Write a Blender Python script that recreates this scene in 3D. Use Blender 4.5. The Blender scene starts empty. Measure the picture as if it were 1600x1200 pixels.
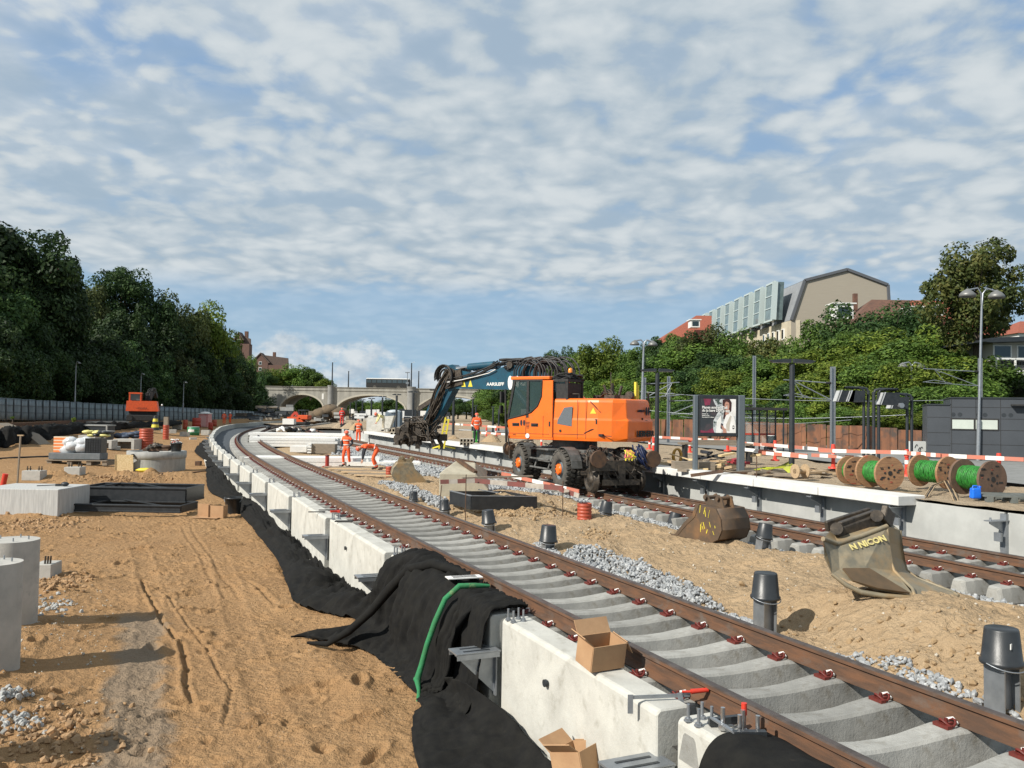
import bpy, math, random
import numpy as np
from mathutils import Vector, Matrix
random.seed(7); RNG = np.random.default_rng(11)
S = bpy.context.scene
PI = math.pi
# ------------------------------------------------------------------ camera
FPX, PIT, ROL, CH = 1319.2, math.radians(1.99), math.radians(.89), 2.231
_cr, _sr, _cp, _sp = math.cos(ROL), math.sin(ROL), math.cos(PIT), math.sin(PIT)
cd = bpy.data.cameras.new('camera'); cam = bpy.data.objects.new('camera', cd); S.collection.objects.link(cam)
cd.sensor_width = 36; cd.lens = 36 * FPX / 1600; cd.clip_end = 6000; cd.clip_start = .05
R0 = Vector((1, 0, 0)); U0 = Vector((0, -_sp, _cp)); B0 = Vector((0, -_cp, -_sp))
Rv = R0 * _cr + U0 * _sr; Uv = -R0 * _sr + U0 * _cr
cam.matrix_world = Matrix(((Rv.x, Uv.x, B0.x, 0), (Rv.y, Uv.y, B0.y, 0), (Rv.z, Uv.z, B0.z, CH), (0, 0, 0, 1)))
S.camera = cam
S.view_settings.view_transform = 'Standard'; S.view_settings.look = 'None'
S.view_settings.exposure = 0.25; S.view_settings.gamma = 1
# ------------------------------------------------------------------ sun and sky
SUN_EL = math.radians(37); sun_h = Vector((-.82, -.57)).normalized()
ld = bpy.data.lights.new('sun', 'SUN'); ld.energy = 5.0; ld.angle = math.radians(.5); ld.color = (1, .95, .86)
sun = bpy.data.objects.new('sun', ld); S.collection.objects.link(sun)
sd = Vector((sun_h.x * math.cos(SUN_EL), sun_h.y * math.cos(SUN_EL), math.sin(SUN_EL)))
sun.rotation_euler = sd.to_track_quat('Z', 'Y').to_euler(); sun.location = sd * 200

def world():
    w = bpy.data.worlds.new('World'); S.world = w; w.use_nodes = True
    N, L = w.node_tree.nodes, w.node_tree.links
    for n in list(N): N.remove(n)
    def nd(t, **k):
        n = N.new(t)
        for a, b in k.items(): setattr(n, a, b)
        return n
    def mth(op, a, b=None, c=None, clamp=False):
        n = nd('ShaderNodeMath', operation=op, use_clamp=clamp)
        for i, v in enumerate((a, b, c)):
            if v is None: continue
            if isinstance(v, (int, float)): n.inputs[i].default_value = v
            else: L.new(v, n.inputs[i])
        return n.outputs[0]
    out = nd('ShaderNodeOutputWorld'); bg = nd('ShaderNodeBackground'); bg.inputs[1].default_value = .1
    L.new(bg.outputs[0], out.inputs[0])
    sky = nd('ShaderNodeTexSky', sky_type='NISHITA', sun_disc=False, sun_elevation=SUN_EL,
             sun_rotation=math.atan2(sun_h.x, sun_h.y), air_density=1.0, dust_density=.8, ozone_density=2.2)
    tc = nd('ShaderNodeTexCoord'); sp = nd('ShaderNodeSeparateXYZ'); L.new(tc.outputs['Generated'], sp.inputs[0])
    x, y, z = sp.outputs
    zc = mth('MAXIMUM', z, .004)
    den = mth('ADD', zc, .19)
    cb = nd('ShaderNodeCombineXYZ'); L.new(mth('DIVIDE', x, den), cb.inputs[0]); L.new(mth('DIVIDE', y, den), cb.inputs[1])
    def noise(vec, sc, det, ro=.55, off=(0, 0, 0), dist=0.):
        mp = nd('ShaderNodeMapping'); L.new(vec, mp.inputs[0]); mp.inputs['Location'].default_value = off
        n = nd('ShaderNodeTexNoise'); L.new(mp.outputs[0], n.inputs['Vector'])
        n.inputs['Scale'].default_value = sc; n.inputs['Detail'].default_value = det
        n.inputs['Roughness'].default_value = ro; n.inputs['Distortion'].default_value = dist
        return n.outputs['Fac']
    def ramp(v, a, b, smooth=True):
        n = nd('ShaderNodeMapRange', interpolation_type='SMOOTHSTEP' if smooth else 'LINEAR')
        L.new(v, n.inputs[0]); n.inputs[1].default_value = a; n.inputs[2].default_value = b
        return n.outputs[0]
    v = cb.outputs[0]
    big = noise(v, 1.1, 4, .5, (3.1, 1.7, 0)); med = noise(v, 6.0, 7, .55, (7.3, 2.2, 0), .25)
    vo = nd('ShaderNodeTexVoronoi', feature='SMOOTH_F1'); vo.inputs['Scale'].default_value = 14
    vo.inputs['Smoothness'].default_value = .8
    wob = nd('ShaderNodeVectorMath', operation='ADD'); nz = nd('ShaderNodeTexNoise'); nz.inputs['Scale'].default_value = 3.
    L.new(v, nz.inputs['Vector'])
    sc_ = nd('ShaderNodeVectorMath', operation='SCALE'); sc_.inputs[3].default_value = .28; L.new(nz.outputs['Color'], sc_.inputs[0])
    L.new(v, wob.inputs[0]); L.new(sc_.outputs[0], wob.inputs[1]); L.new(wob.outputs[0], vo.inputs['Vector'])
    cell = mth('SUBTRACT', 1., vo.outputs['Distance'])
    d = mth('ADD', mth('MULTIPLY', big, .55), mth('ADD', mth('MULTIPLY', med, .60), mth('MULTIPLY', cell, .30)))
    cover = ramp(d, .47, .76)
    # the layer ends in a clear strip above the horizon
    edge = ramp(mth('ADD', z, mth('MULTIPLY', mth('SUBTRACT', big, .5), .05)), .11, .165)
    veil = mth('MULTIPLY', ramp(noise(v, 1.1, 3, .5, (1, 5, 0)), .35, .75), .25)
    cover = mth('MULTIPLY', mth('MAXIMUM', cover, mth('MULTIPLY', edge, mth('ADD', .40, mth('MULTIPLY', ramp(noise(v, 1.5, 4, .55, (5, 3, 0)), .36, .50), .44)))), edge)
    thin = mth('MULTIPLY', ramp(noise(v, .22, 4, .6, (9, 4, 0)), .46, .66), .30)
    cover = mth('MAXIMUM', cover, mth('MULTIPLY', thin, ramp(z, .02, .06)))
    # brightness inside the clouds: grey bases, bright shoulders
    lit = ramp(mth('ADD', mth('MULTIPLY', med, .55), mth('ADD', mth('MULTIPLY', noise(v, 2.2, 4, .6, (2, 8, 0)), .25), mth('MULTIPLY', cell, .2))), .38, .66)
    cc = nd('ShaderNodeMix', data_type='RGBA'); L.new(lit, cc.inputs[0])
    cc.inputs[6].default_value = (3.35, 4.15, 4.85, 1); cc.inputs[7].default_value = (5.5, 5.95, 6.2, 1)
    # low cumulus along the horizon
    cyl = nd('ShaderNodeCombineXYZ'); L.new(mth('ARCTAN2', x, y), cyl.inputs[0]); L.new(mth('MULTIPLY', z, 1.5), cyl.inputs[1])
    cu = noise(cyl.outputs[0], 13, 7, .6, (4.4, 0, 0)); cub = noise(cyl.outputs[0], 3.2, 2, .5, (1.3, 0, 0))
    hgt = mth('MULTIPLY', ramp(z, .01, .10, False), .34)
    azm = mth('SUBTRACT', 1., ramp(mth('ABSOLUTE', mth('ADD', mth('ARCTAN2', x, y), .15)), .12, .30))
    cumu = mth('MULTIPLY', ramp(mth('SUBTRACT', mth('ADD', mth('MULTIPLY', cu, .7), mth('MULTIPLY', cub, .35)), hgt), .31, .41), mth('MULTIPLY', azm, .9))
    cuc = nd('ShaderNodeMix', data_type='RGBA'); L.new(ramp(noise(cyl.outputs[0], 20, 5, .6, (4.3, -.02, 0)), .35, .65), cuc.inputs[0])
    cuc.inputs[6].default_value = (3.6, 4.4, 5.2, 1); cuc.inputs[7].default_value = (6.6, 6.9, 7.0, 1)
    # blue of the gaps, paler towards the horizon
    blu = nd('ShaderNodeMix', data_type='RGBA'); L.new(ramp(z, .0, .42, False), blu.inputs[0])
    blu.inputs[6].default_value = (3.0, 4.6, 5.9, 1); blu.inputs[7].default_value = (1.35, 2.85, 5.5, 1)
    s0 = nd('ShaderNodeMix', data_type='RGBA'); s0.inputs[0].default_value = .93
    L.new(sky.outputs[0], s0.inputs[6]); L.new(blu.outputs[2], s0.inputs[7])
    m1 = nd('ShaderNodeMix', data_type='RGBA'); L.new(cumu, m1.inputs[0]); L.new(s0.outputs[2], m1.inputs[6]); L.new(cuc.outputs[2], m1.inputs[7])
    m2 = nd('ShaderNodeMix', data_type='RGBA'); L.new(cover, m2.inputs[0]); L.new(m1.outputs[2], m2.inputs[6]); L.new(cc.outputs[2], m2.inputs[7])
    L.new(m2.outputs[2], bg.inputs[0])
world()
# ------------------------------------------------------------------ pixel -> world helpers (photo pixels, 1600x1200)
def ray(px, py):
    a, b = px - 800, py - 600
    u = a * _cr + b * _sr; w = -a * _sr + b * _cr
    v = -w / FPX
    return Vector((u / FPX, _cp - v * _sp, _sp + v * _cp))
def P(px, py, z=0.):
    r = ray(px, py); t = (z - CH) / r.z
    return Vector((r.x * t, r.y * t, z))
def PD(px, py, D):
    r = ray(px, py); t = D / r.y
    return Vector((r.x * t, D, CH + r.z * t))
def PG(px, py, fn):
    z = 0.
    for _ in range(40):
        p = P(px, py, z); z = .5 * z + .5 * float(fn(p.x, p.y))
    return P(px, py, z)
def ppm(D): return FPX / D
# ------------------------------------------------------------------ mesh builder
class MB:
    def __init__(s): s.v = []; s.f = []; s.m = []; s.s = []
    def add(s, vs, fs, mat=0, sm=False):
        o = len(s.v); s.v.extend([tuple(v) for v in vs])
        for f in fs: s.f.append(tuple(i + o for i in f)); s.m.append(mat); s.s.append(sm)
        return s
    def box(s, c, d, rz=0., mat=0, R=None, tp=(1, 1)):
        c = Vector(c); M = R or Matrix.Rotation(rz, 3, 'Z')
        vs = []
        for k in (-1, 1):
            tx, ty = (tp if k > 0 else (1, 1))
            for i, j in ((-1, -1), (1, -1), (1, 1), (-1, 1)):
                vs.append(c + M @ Vector((i * d[0] / 2 * tx, j * d[1] / 2 * ty, k * d[2] / 2)))
        return s.add(vs, [(3, 2, 1, 0), (4, 5, 6, 7), (0, 1, 5, 4), (1, 2, 6, 5), (2, 3, 7, 6), (3, 0, 4, 7)], mat)
    def bar(s, a, b, w, h, mat=0):
        a, b = Vector(a), Vector(b); d = b - a; L = d.length
        if L < 1e-6: return s
        x = d / L; up = Vector((0, 0, 1)) if abs(x.z) < .95 else Vector((1, 0, 0))
        y = up.cross(x).normalized(); z = x.cross(y)
        return s.box((a + b) / 2, (L, w, h), R=Matrix((x, y, z)).transposed(), mat=mat)
    def cyl(s, a, b, r0, r1=None, n=12, mat=0, caps=True, sm=True):
        a, b = Vector(a), Vector(b); r1 = r0 if r1 is None else r1
        x = (b - a).normalized(); up = Vector((0, 0, 1)) if abs(x.z) < .95 else Vector((1, 0, 0))
        u = up.cross(x).normalized(); w = x.cross(u); vs = []
        for c, r in ((a, r0), (b, r1)):
            for i in range(n):
                t = 2 * PI * i / n; vs.append(c + u * math.cos(t) * r + w * math.sin(t) * r)
        s.add(vs, [(i, (i + 1) % n, n + (i + 1) % n, n + i) for i in range(n)], mat, sm)
        if caps: s.add(vs[:n], [tuple(reversed(range(n)))], mat); s.add(vs[n:], [tuple(range(n))], mat)
        return s
    def tube(s, pts, r, n=6, mat=0, caps=True):
        pts = [Vector(p) for p in pts]; rs = r if isinstance(r, (list, tuple)) else [r] * len(pts); vs = []
        pu = None
        for i, p in enumerate(pts):
            d = (pts[min(i + 1, len(pts) - 1)] - pts[max(i - 1, 0)]).normalized()
            if pu is None: pu = (Vector((0, 0, 1)) if abs(d.z) < .9 else Vector((1, 0, 0)))
            u = (pu - d * pu.dot(d)); u = u.normalized() if u.length > 1e-5 else d.orthogonal().normalized()
            w = d.cross(u); pu = u
            for k in range(n):
                t = 2 * PI * k / n; vs.append(p + (u * math.cos(t) + w * math.sin(t)) * rs[i])
        m = len(pts)
        fs = [(i * n + k, i * n + (k + 1) % n, (i + 1) * n + (k + 1) % n, (i + 1) * n + k) for i in range(m - 1) for k in range(n)]
        s.add(vs, fs, mat, True)
        if caps: s.add(vs[:n], [tuple(reversed(range(n)))], mat); s.add(vs[-n:], [tuple(range(n))], mat)
        return s
    def prism(s, poly, y0, y1, mat=0, frame=None, sm=False, capmat=None):
        """poly: (x, z) outline, extruded along y between y0 and y1; frame: 4x4 matrix"""
        n = len(poly); vs = [Vector((x, y0, z)) for x, z in poly] + [Vector((x, y1, z)) for x, z in poly]
        if frame: vs = [frame @ v for v in vs]
        cm = mat if capmat is None else capmat
        s.add(vs, [(i, (i + 1) % n, n + (i + 1) % n, n + i) for i in range(n)], mat, sm)
        s.add(vs[:n], [tuple(reversed(range(n)))], cm); s.add(vs[n:], [tuple(range(n))], cm)
        return s
    def lathe(s, prof, c=(0, 0, 0), n=20, mat=0, sm=True, arc=(0, 2 * PI)):
        c = Vector(c); full = abs(arc[1] - arc[0] - 2 * PI) < 1e-6; k = n if full else n + 1; vs = []
        for r, z in prof:
            for i in range(k):
                t = arc[0] + (arc[1] - arc[0]) * i / n; vs.append(c + Vector((r * math.cos(t), r * math.sin(t), z)))
        fs = []
        for j in range(len(prof) - 1):
            for i in range(n):
                a, b = i, ((i + 1) % k)
                fs.append((j * k + a, j * k + b, (j + 1) * k + b, (j + 1) * k + a))
        s.add(vs, fs, mat, sm)
        return s
    def ell(s, c, r, n=10, m=7, mat=0, R=None, jit=0.):
        c = Vector(c); vs = []; fs = []
        if isinstance(r, (int, float)): r = (r, r, r)
        for j in range(m + 1):
            ph = PI * j / m
            for i in range(n):
                t = 2 * PI * i / n
                q = 1 + (random.uniform(-jit, jit) if jit else 0)
                v = Vector((r[0] * math.sin(ph) * math.cos(t) * q, r[1] * math.sin(ph) * math.sin(t) * q, r[2] * math.cos(ph) * q))
                vs.append(c + (R @ v if R else v))
        for j in range(m):
            for i in range(n):
                fs.append((j * n + i, (j + 1) * n + i, (j + 1) * n + (i + 1) % n, j * n + (i + 1) % n))
        return s.add(vs, fs, mat, True)
    def obj(s, name, mats, parent=None, bevel=0., loc=None, seg=1):
        me = bpy.data.meshes.new(name); me.from_pydata(s.v, [], s.f)
        if not isinstance(mats, (list, tuple)): mats = [mats]
        for m in mats: me.materials.append(m)
        me.polygons.foreach_set('material_index', s.m); me.polygons.foreach_set('use_smooth', s.s)
        me.update(); o = bpy.data.objects.new(name, me); S.collection.objects.link(o)
        if parent: o.parent = parent
        if loc is not None: o.location = loc
        if bevel:
            b = o.modifiers.new('bevel', 'BEVEL'); b.width = bevel; b.segments = seg; b.limit_method = 'ANGLE'; b.angle_limit = .6
        return o
def tag(o, label=None, cat=None, group=None, kind=None):
    if label: o['label'] = label
    if cat: o['category'] = cat
    if group: o['group'] = group
    if kind: o['kind'] = kind
    return o
def thing(name, label, cat, loc=(0, 0, 0), rz=0., group=None, sc=1.):
    o = bpy.data.objects.new(name, None); S.collection.objects.link(o); o.empty_display_size = .2
    o.location = loc; o.rotation_euler = (0, 0, rz); o.scale = (sc, sc, sc) if isinstance(sc, (int, float)) else sc
    return tag(o, label, cat, group)
KIDS = {}
def kids(o): return [c for c in S.collection.objects if c.parent == o]
def dup(o, loc=None, rz=None, label=None, group=None, sc=None, ks=None):
    r = o.copy(); S.collection.objects.link(r)
    if loc is not None: r.location = loc
    if rz is not None: r.rotation_euler = (0, 0, rz)
    if sc is not None: r.scale = (sc, sc, sc) if isinstance(sc, (int, float)) else sc
    if label: r['label'] = label
    if group: r['group'] = group
    for ch, gg in (ks if ks is not None else [(c, kids(c)) for c in kids(o)]):
        c = ch.copy(); S.collection.objects.link(c); c.parent = r
        for g in gg:
            d = g.copy(); S.collection.objects.link(d); d.parent = c
    return r
def text(body, size, mat, frame, parent=None, name='lettering', depth=.004, bold=0., shear=0., sx=1., align='CENTER'):
    cu = bpy.data.curves.new('t', 'FONT'); cu.body = body; cu.size = size; cu.align_x = align; cu.align_y = 'CENTER'
    cu.extrude = depth / 2; cu.offset = bold; cu.shear = shear; cu.resolution_u = 2
    t = bpy.data.objects.new('t', cu); S.collection.objects.link(t)
    bpy.context.view_layer.update()
    me = bpy.data.meshes.new_from_object(t.evaluated_get(bpy.context.evaluated_depsgraph_get()))
    bpy.data.objects.remove(t); bpy.data.curves.remove(cu)
    me.transform(frame @ Matrix.Diagonal((sx, 1, 1, 1))); me.materials.clear(); me.materials.append(mat); me.name = name
    o = bpy.data.objects.new(name, me); S.collection.objects.link(o)
    if parent: o.parent = parent
    return o
def frame(o, x, y):
    x = Vector(x).normalized(); y = Vector(y); z = x.cross(y).normalized(); y = z.cross(x)
    M = Matrix((x, y, z)).transposed().to_4x4(); M.translation = Vector(o); return M
# ------------------------------------------------------------------ materials
MATS = {}
def mat(name, col, rough=.7, col2=None, sc=4., metal=0., bump=0., bsc=None, det=6., spec=.5, lo=.35, hi=.65, col3=None, sc3=.6, lo3=.5, hi3=.7,
        emit=None, trans=0., alpha=1., strk=None, coat=0., obinfo=0.):
    if name in MATS: return MATS[name]
    m = bpy.data.materials.new(name); MATS[name] = m; m.use_nodes = True
    N, L = m.node_tree.nodes, m.node_tree.links; b = N['Principled BSDF']
    b.inputs['Roughness'].default_value = rough; b.inputs['Metallic'].default_value = metal
    b.inputs['Specular IOR Level'].default_value = spec
    b.inputs['Base Color'].default_value = (*col, 1)
    if coat: b.inputs['Coat Weight'].default_value = coat
    if trans: b.inputs['Transmission Weight'].default_value = trans
    if alpha < 1: b.inputs['Alpha'].default_value = alpha
    tc = N.new('ShaderNodeTexCoord'); vec = tc.outputs['Object']
    if strk:
        mp = N.new('ShaderNodeMapping'); mp.inputs['Scale'].default_value = strk; L.new(vec, mp.inputs[0]); svec = mp.outputs[0]
    else: svec = vec
    def noise(s_, v_=None, d_=det, r_=.6):
        n = N.new('ShaderNodeTexNoise'); n.inputs['Scale'].default_value = s_; n.inputs['Detail'].default_value = d_; n.inputs['Roughness'].default_value = r_
        L.new(v_ or vec, n.inputs['Vector']); return n.outputs['Fac']
    def mr(v, a, c_):
        n = N.new('ShaderNodeMapRange'); n.inputs[1].default_value = a; n.inputs[2].default_value = c_; L.new(v, n.inputs[0]); return n.outputs[0]
    cur = None
    if col2:
        mx = N.new('ShaderNodeMix'); mx.data_type = 'RGBA'; L.new(mr(noise(sc, svec), lo, hi), mx.inputs[0])
        mx.inputs[6].default_value = (*col, 1); mx.inputs[7].default_value = (*col2, 1); cur = mx.outputs[2]
    if col3:
        mx = N.new('ShaderNodeMix'); mx.data_type = 'RGBA'; L.new(mr(noise(sc3), lo3, hi3), mx.inputs[0])
        if cur: L.new(cur, mx.inputs[6])
        else: mx.inputs[6].default_value = (*col, 1)
        mx.inputs[7].default_value = (*col3, 1); cur = mx.outputs[2]
    if obinfo:
        oi = N.new('ShaderNodeObjectInfo'); hs = N.new('ShaderNodeHueSaturation')
        L.new(mr(oi.outputs['Random'], 0, 1), hs.inputs['Value'])
        n = hs.inputs['Value'].links[0].from_node; n.inputs[3].default_value = 1 - obinfo; n.inputs[4].default_value = 1 + obinfo
        if cur: L.new(cur, hs.inputs['Color'])
        else: hs.inputs['Color'].default_value = (*col, 1)
        cur = hs.outputs[0]
    if cur: L.new(cur, b.inputs['Base Color'])
    if bump:
        bp = N.new('ShaderNodeBump'); bp.inputs['Strength'].default_value = 1; bp.inputs['Distance'].default_value = bump
        L.new(noise(bsc or sc * 3, None, 8, .65), bp.inputs['Height']); L.new(bp.outputs[0], b.inputs['Normal'])
    if emit:
        b.inputs['Emission Color'].default_value = (*emit[:3], 1); b.inputs['Emission Strength'].default_value = emit[3]
    return m
C_CONC = mat('concrete', (.46, .44, .40), .9, (.36, .35, .32), 3.5, bump=.004, bsc=40, col3=(.28, .28, .26), sc3=9, lo3=.6, hi3=.8)
C_CONCW = mat('pale_concrete', (.54, .53, .48), .88, (.43, .42, .38), 2.6, bump=.004, bsc=30, col3=(.30, .285, .24), sc3=6, lo3=.55, hi3=.80)
C_SLAB = mat('white_concrete', (.68, .67, .64), .85, (.58, .57, .54), 3, bump=.002, bsc=60)
C_GREY = mat('grey_concrete', (.33, .33, .31), .9, (.25, .25, .24), 4, bump=.004, bsc=35, strk=(1, 1, .3), col3=(.18, .18, .17), sc3=6, lo3=.58, hi3=.8)
C_SLEEP = mat('sleeper_concrete', (.33, .325, .30), .92, (.25, .245, .225), 6, bump=.005, bsc=45, col3=(.19, .175, .145), sc3=9, lo3=.54, hi3=.76, obinfo=.2)
M_RUST = mat('rail_rust', (.085, .048, .030), .8, (.145, .070, .036), 5, bump=.002, bsc=50, strk=(.6, .6, 5), lo=.4, hi=.62, col3=(.12, .095, .078), sc3=3, lo3=.55, hi3=.7)
M_HEAD = mat('rail_head', (.13, .10, .085), .42, (.085, .062, .05), 8, metal=.55, lo=.4, hi=.6)
M_RUSTD = mat('dark_rust_steel', (.07, .045, .032), .75, (.14, .075, .04), 6, metal=.2, bump=.003, bsc=30)
M_PILE = mat('rusty_sheet_pile', (.13, .06, .035), .85, (.23, .10, .05), 1.6, strk=(1, 1, .35), bump=.006, bsc=14, col3=(.07, .05, .04), sc3=1.2, lo3=.5, hi3=.65)
M_GALV = mat('galvanised_steel', (.36, .38, .40), .42, (.26, .28, .30), 9, metal=.65, lo=.3, hi=.7)
M_STEELD = mat('anthracite_paint', (.018, .023, .028), .5, (.027, .032, .037), 5)
M_BLACK = mat('black_plastic', (.018, .021, .024), .38, (.03, .033, .036), 7, bump=.001, bsc=90)
M_BLKM = mat('matt_black', (.012, .012, .013), .75, (.03, .029, .027), 9)
M_CLOTH = mat('black_geotextile', (.009, .009, .009), .9, (.015, .0145, .013), 8, spec=.15, bump=.003, bsc=60, col3=(.10, .075, .05), sc3=5, lo3=.68, hi3=.9)
M_RED = mat('red_plastic', (.62, .04, .02), .45, (.50, .04, .02), 6)
M_REDW = mat('red_paint', (.50, .06, .03), .55, (.36, .05, .03), 8)
M_WHITE = mat('white_paint', (.80, .79, .76), .6, (.68, .67, .63), 12)
M_ORJ = mat('workwear_orange', (.92, .13, .035), .8, (.75, .09, .02), 9, bump=.01, bsc=14)
M_ORANGE = mat('orange_paint', (.86, .165, .012), .38, (.76, .14, .010), 2.2, coat=.2, col3=(.40, .15, .05), sc3=6, lo3=.58, hi3=.95)
M_ORD = mat('red_orange_paint', (.72, .10, .02), .5, (.55, .08, .02), 4)
M_TEAL = mat('petrol_paint', (.006, .075, .12), .38, (.01, .05, .085), 3, coat=.2, col3=(.03, .03, .03), sc3=6, lo3=.6, hi3=.85)
M_TYRE = mat('tyre_rubber', (.055, .052, .047), .85, (.10, .09, .075), 7, bump=.004, bsc=40)
M_HOSE = mat('rubber_hose', (.014, .014, .015), .5, (.035, .033, .03), 12)
M_GREASE = mat('greasy_steel', (.035, .03, .026), .5, (.10, .08, .06), 12, metal=.4, bump=.004, bsc=30)
M_GLASS = mat('dark_glass', (.02, .03, .028), .06, spec=.8)
M_CARD = mat('cardboard', (.42, .255, .135), .85, (.36, .21, .11), 5, bump=.002, bsc=25)
M_WOOD = mat('raw_timber', (.45, .33, .20), .8, (.34, .24, .14), 3, strk=(1, 8, 8), bump=.002, bsc=40)
M_WOODG = mat('weathered_timber', (.27, .22, .165), .85, (.18, .15, .115), 4, strk=(1, 8, 8))
M_OSB = mat('pale_board', (.66, .52, .30), .8, (.52, .38, .19), 16, lo=.4, hi=.6)
M_GREEN = mat('green_cable', (.025, .21, .025), .6, (.015, .12, .015), 14, lo=.45, hi=.55)
M_GREENM = mat('green_paint', (.02, .16, .07), .5, (.03, .22, .10), 9)
M_BLUE = mat('blue_plastic', (.01, .16, .75), .35, (.01, .12, .6), 4)
M_YEL = mat('yellow_plastic', (.75, .62, .05), .5, (.6, .5, .05), 9)
M_YELD = mat('ochre_paint', (.55, .30, .03), .5, (.45, .24, .03), 9)
M_PIPE = mat('terracotta_pipe', (.42, .075, .035), .5, (.34, .06, .03), 8)
M_TAN = mat('bucket_steel', (.27, .225, .15), .6, (.17, .155, .115), 5, metal=.1, bump=.003, bsc=26, lo=.4, hi=.6, col3=(.30, .21, .11), sc3=2.2, lo3=.45, hi3=.6)
M_BROWNST = mat('rusty_brown_steel', (.115, .075, .045), .6, (.075, .055, .04), 4, metal=.15, bump=.003, bsc=22, col3=(.19, .105, .05), sc3=2, lo3=.5, hi3=.65)
M_SKIN = mat('skin', (.50, .28, .19), .6)
M_NAVY = mat('dark_workwear', (.02, .022, .03), .85)
M_BARK = mat('bark', (.10, .075, .055), .9, (.06, .045, .035), 6, bump=.02, bsc=8)
# ------------------------------------------------------------------ numpy noise
def _h(ix, iy, sd):
    n = (ix * 374761393 + iy * 668265263 + sd * 1442695041) & 0xffffffff
    n = ((n ^ (n >> 13)) * 1274126177) & 0xffffffff
    return ((n ^ (n >> 16)) & 0xffff) / 65535.0
def vnoise(x, y, sd=0):
    x = np.asarray(x, float); y = np.asarray(y, float)
    ix = np.floor(x).astype(np.int64); iy = np.floor(y).astype(np.int64); fx = x - ix; fy = y - iy
    fx = fx * fx * (3 - 2 * fx); fy = fy * fy * (3 - 2 * fy)
    a = _h(ix, iy, sd); b = _h(ix + 1, iy, sd); c = _h(ix, iy + 1, sd); d = _h(ix + 1, iy + 1, sd)
    return (a + (b - a) * fx) * (1 - fy) + (c + (d - c) * fx) * fy - .5
def fbm(x, y, o=4, sd=0, g=.5):
    s = 0; a = 1
    for k in range(o): s = s + a * vnoise(x * 2 ** k, y * 2 ** k, sd + k); a *= g
    return s
def sst(a, b, x):
    t = np.clip((x - a) / (b - a), 0, 1); return t * t * (3 - 2 * t)
# ------------------------------------------------------------------ the two tracks
PC1 = [36.15517705696617, -111.53821094354485, 123.20079381092664, -50.156723404791734, 12.35785515639019, -44.21441690613577, 5.2741927225341785]
PC2 = [-56.434032650001726, 150.45688306387063, -137.7177083312231, 56.77245734647704, -51.13886418632214, 14.056622745721661]
def _pc(c, y, lo, hi):
    y = np.asarray(y, float); yc = np.clip(y, lo, hi); d = np.polyder(c)
    return np.polyval(c, yc / 100) + (y - yc) * np.polyval(d, yc / 100) / 100
def tx1(y): return _pc(PC1, y, 5.0, 110)
def tx2(y): return _pc(PC2, y, 6.0, 103)
def wallx(y):
    y = np.asarray(y, float)
    return np.where(y > 122, np.interp(y, [122, 138, 152, 180], [float(tx1(122)) - 8.9, -42.8, -44.6, -45.6]), 0) + np.where(y > 122, 0, 1) * _wx(y)
def _wx(y):
    return tx1(y) + np.interp(y, [3, 6.4, 9, 13.2, 17.2, 21.5, 29, 36, 44, 55.5, 77.7, 96, 122, 150],
                              [-1.36, -1.36, -1.43, -1.48, -1.56, -1.64, -1.78, -1.95, -2.12, -2.5, -3.6, -5.2, -8.9, -14])
def path(fx, y0, y1, step):
    ys = np.linspace(y0, y1, 6000); xs = fx(ys); s = np.concatenate([[0], np.cumsum(np.hypot(np.diff(xs), np.diff(ys)))])
    n = int(s[-1] / step); t = np.arange(n + 1) * step
    X = np.interp(t, s, xs); Y = np.interp(t, s, ys)
    dx = np.gradient(X); dy = np.gradient(Y); l = np.hypot(dx, dy)
    return [(X[i], Y[i], dx[i] / l[i], dy[i] / l[i]) for i in range(n + 1)]
Z2 = -.176
# ------------------------------------------------------------------ ground heights
def zleft(x, y):
    x = np.asarray(x, float); y = np.asarray(y, float)
    t = wallx(y) - x
    z = -1.15 + 1.15 * sst(20, 75, y) * sst(2, 14, t)
    # raised old track bed along the far left, held by black sheeting
    lip = np.interp(y, [40, 54, 65, 80, 92, 118, 140], [-31, -34, -36.5, -40, -43, -48, -52])
    z = z + np.where(y > 30, sst(0.2, 1.6, lip - x) * (.28 - z), 0)
    z = z + sst(6, 40, lip - x) * .55
    return z
def zmed(x, y):
    x = np.asarray(x, float); y = np.asarray(y, float)
    a = tx1(y) + 1.45; b = tx2(y) - 1.35; u = np.clip((x - a) / np.maximum(b - a, .5), -.2, 1.2)
    z = -.30 + .10 * np.sin(np.clip(u, 0, 1) * PI) + .06 * u
    z = z + .42 * np.exp(-(((x - 4.55) / 1.5) ** 2 + ((y - 8.6) / 2.6) ** 2)) * sst(.02, .3, u)
    z = z + .10 * np.exp(-(((x - 4.7) / 1.1) ** 2 + ((y - 12.6) / 1.8) ** 2))
    z = z + .35 * np.exp(-(((x + .3) / 1.9) ** 2 + ((y - 22.6) / 1.3) ** 2))
    z = z - .12 * sst(26, 40, y); return z - (z + .30) * sst(.86, 1., u) * (z > -.30)
ZPL = .60
def zplat(x, y): return ZPL
ZFAR = .30
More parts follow.
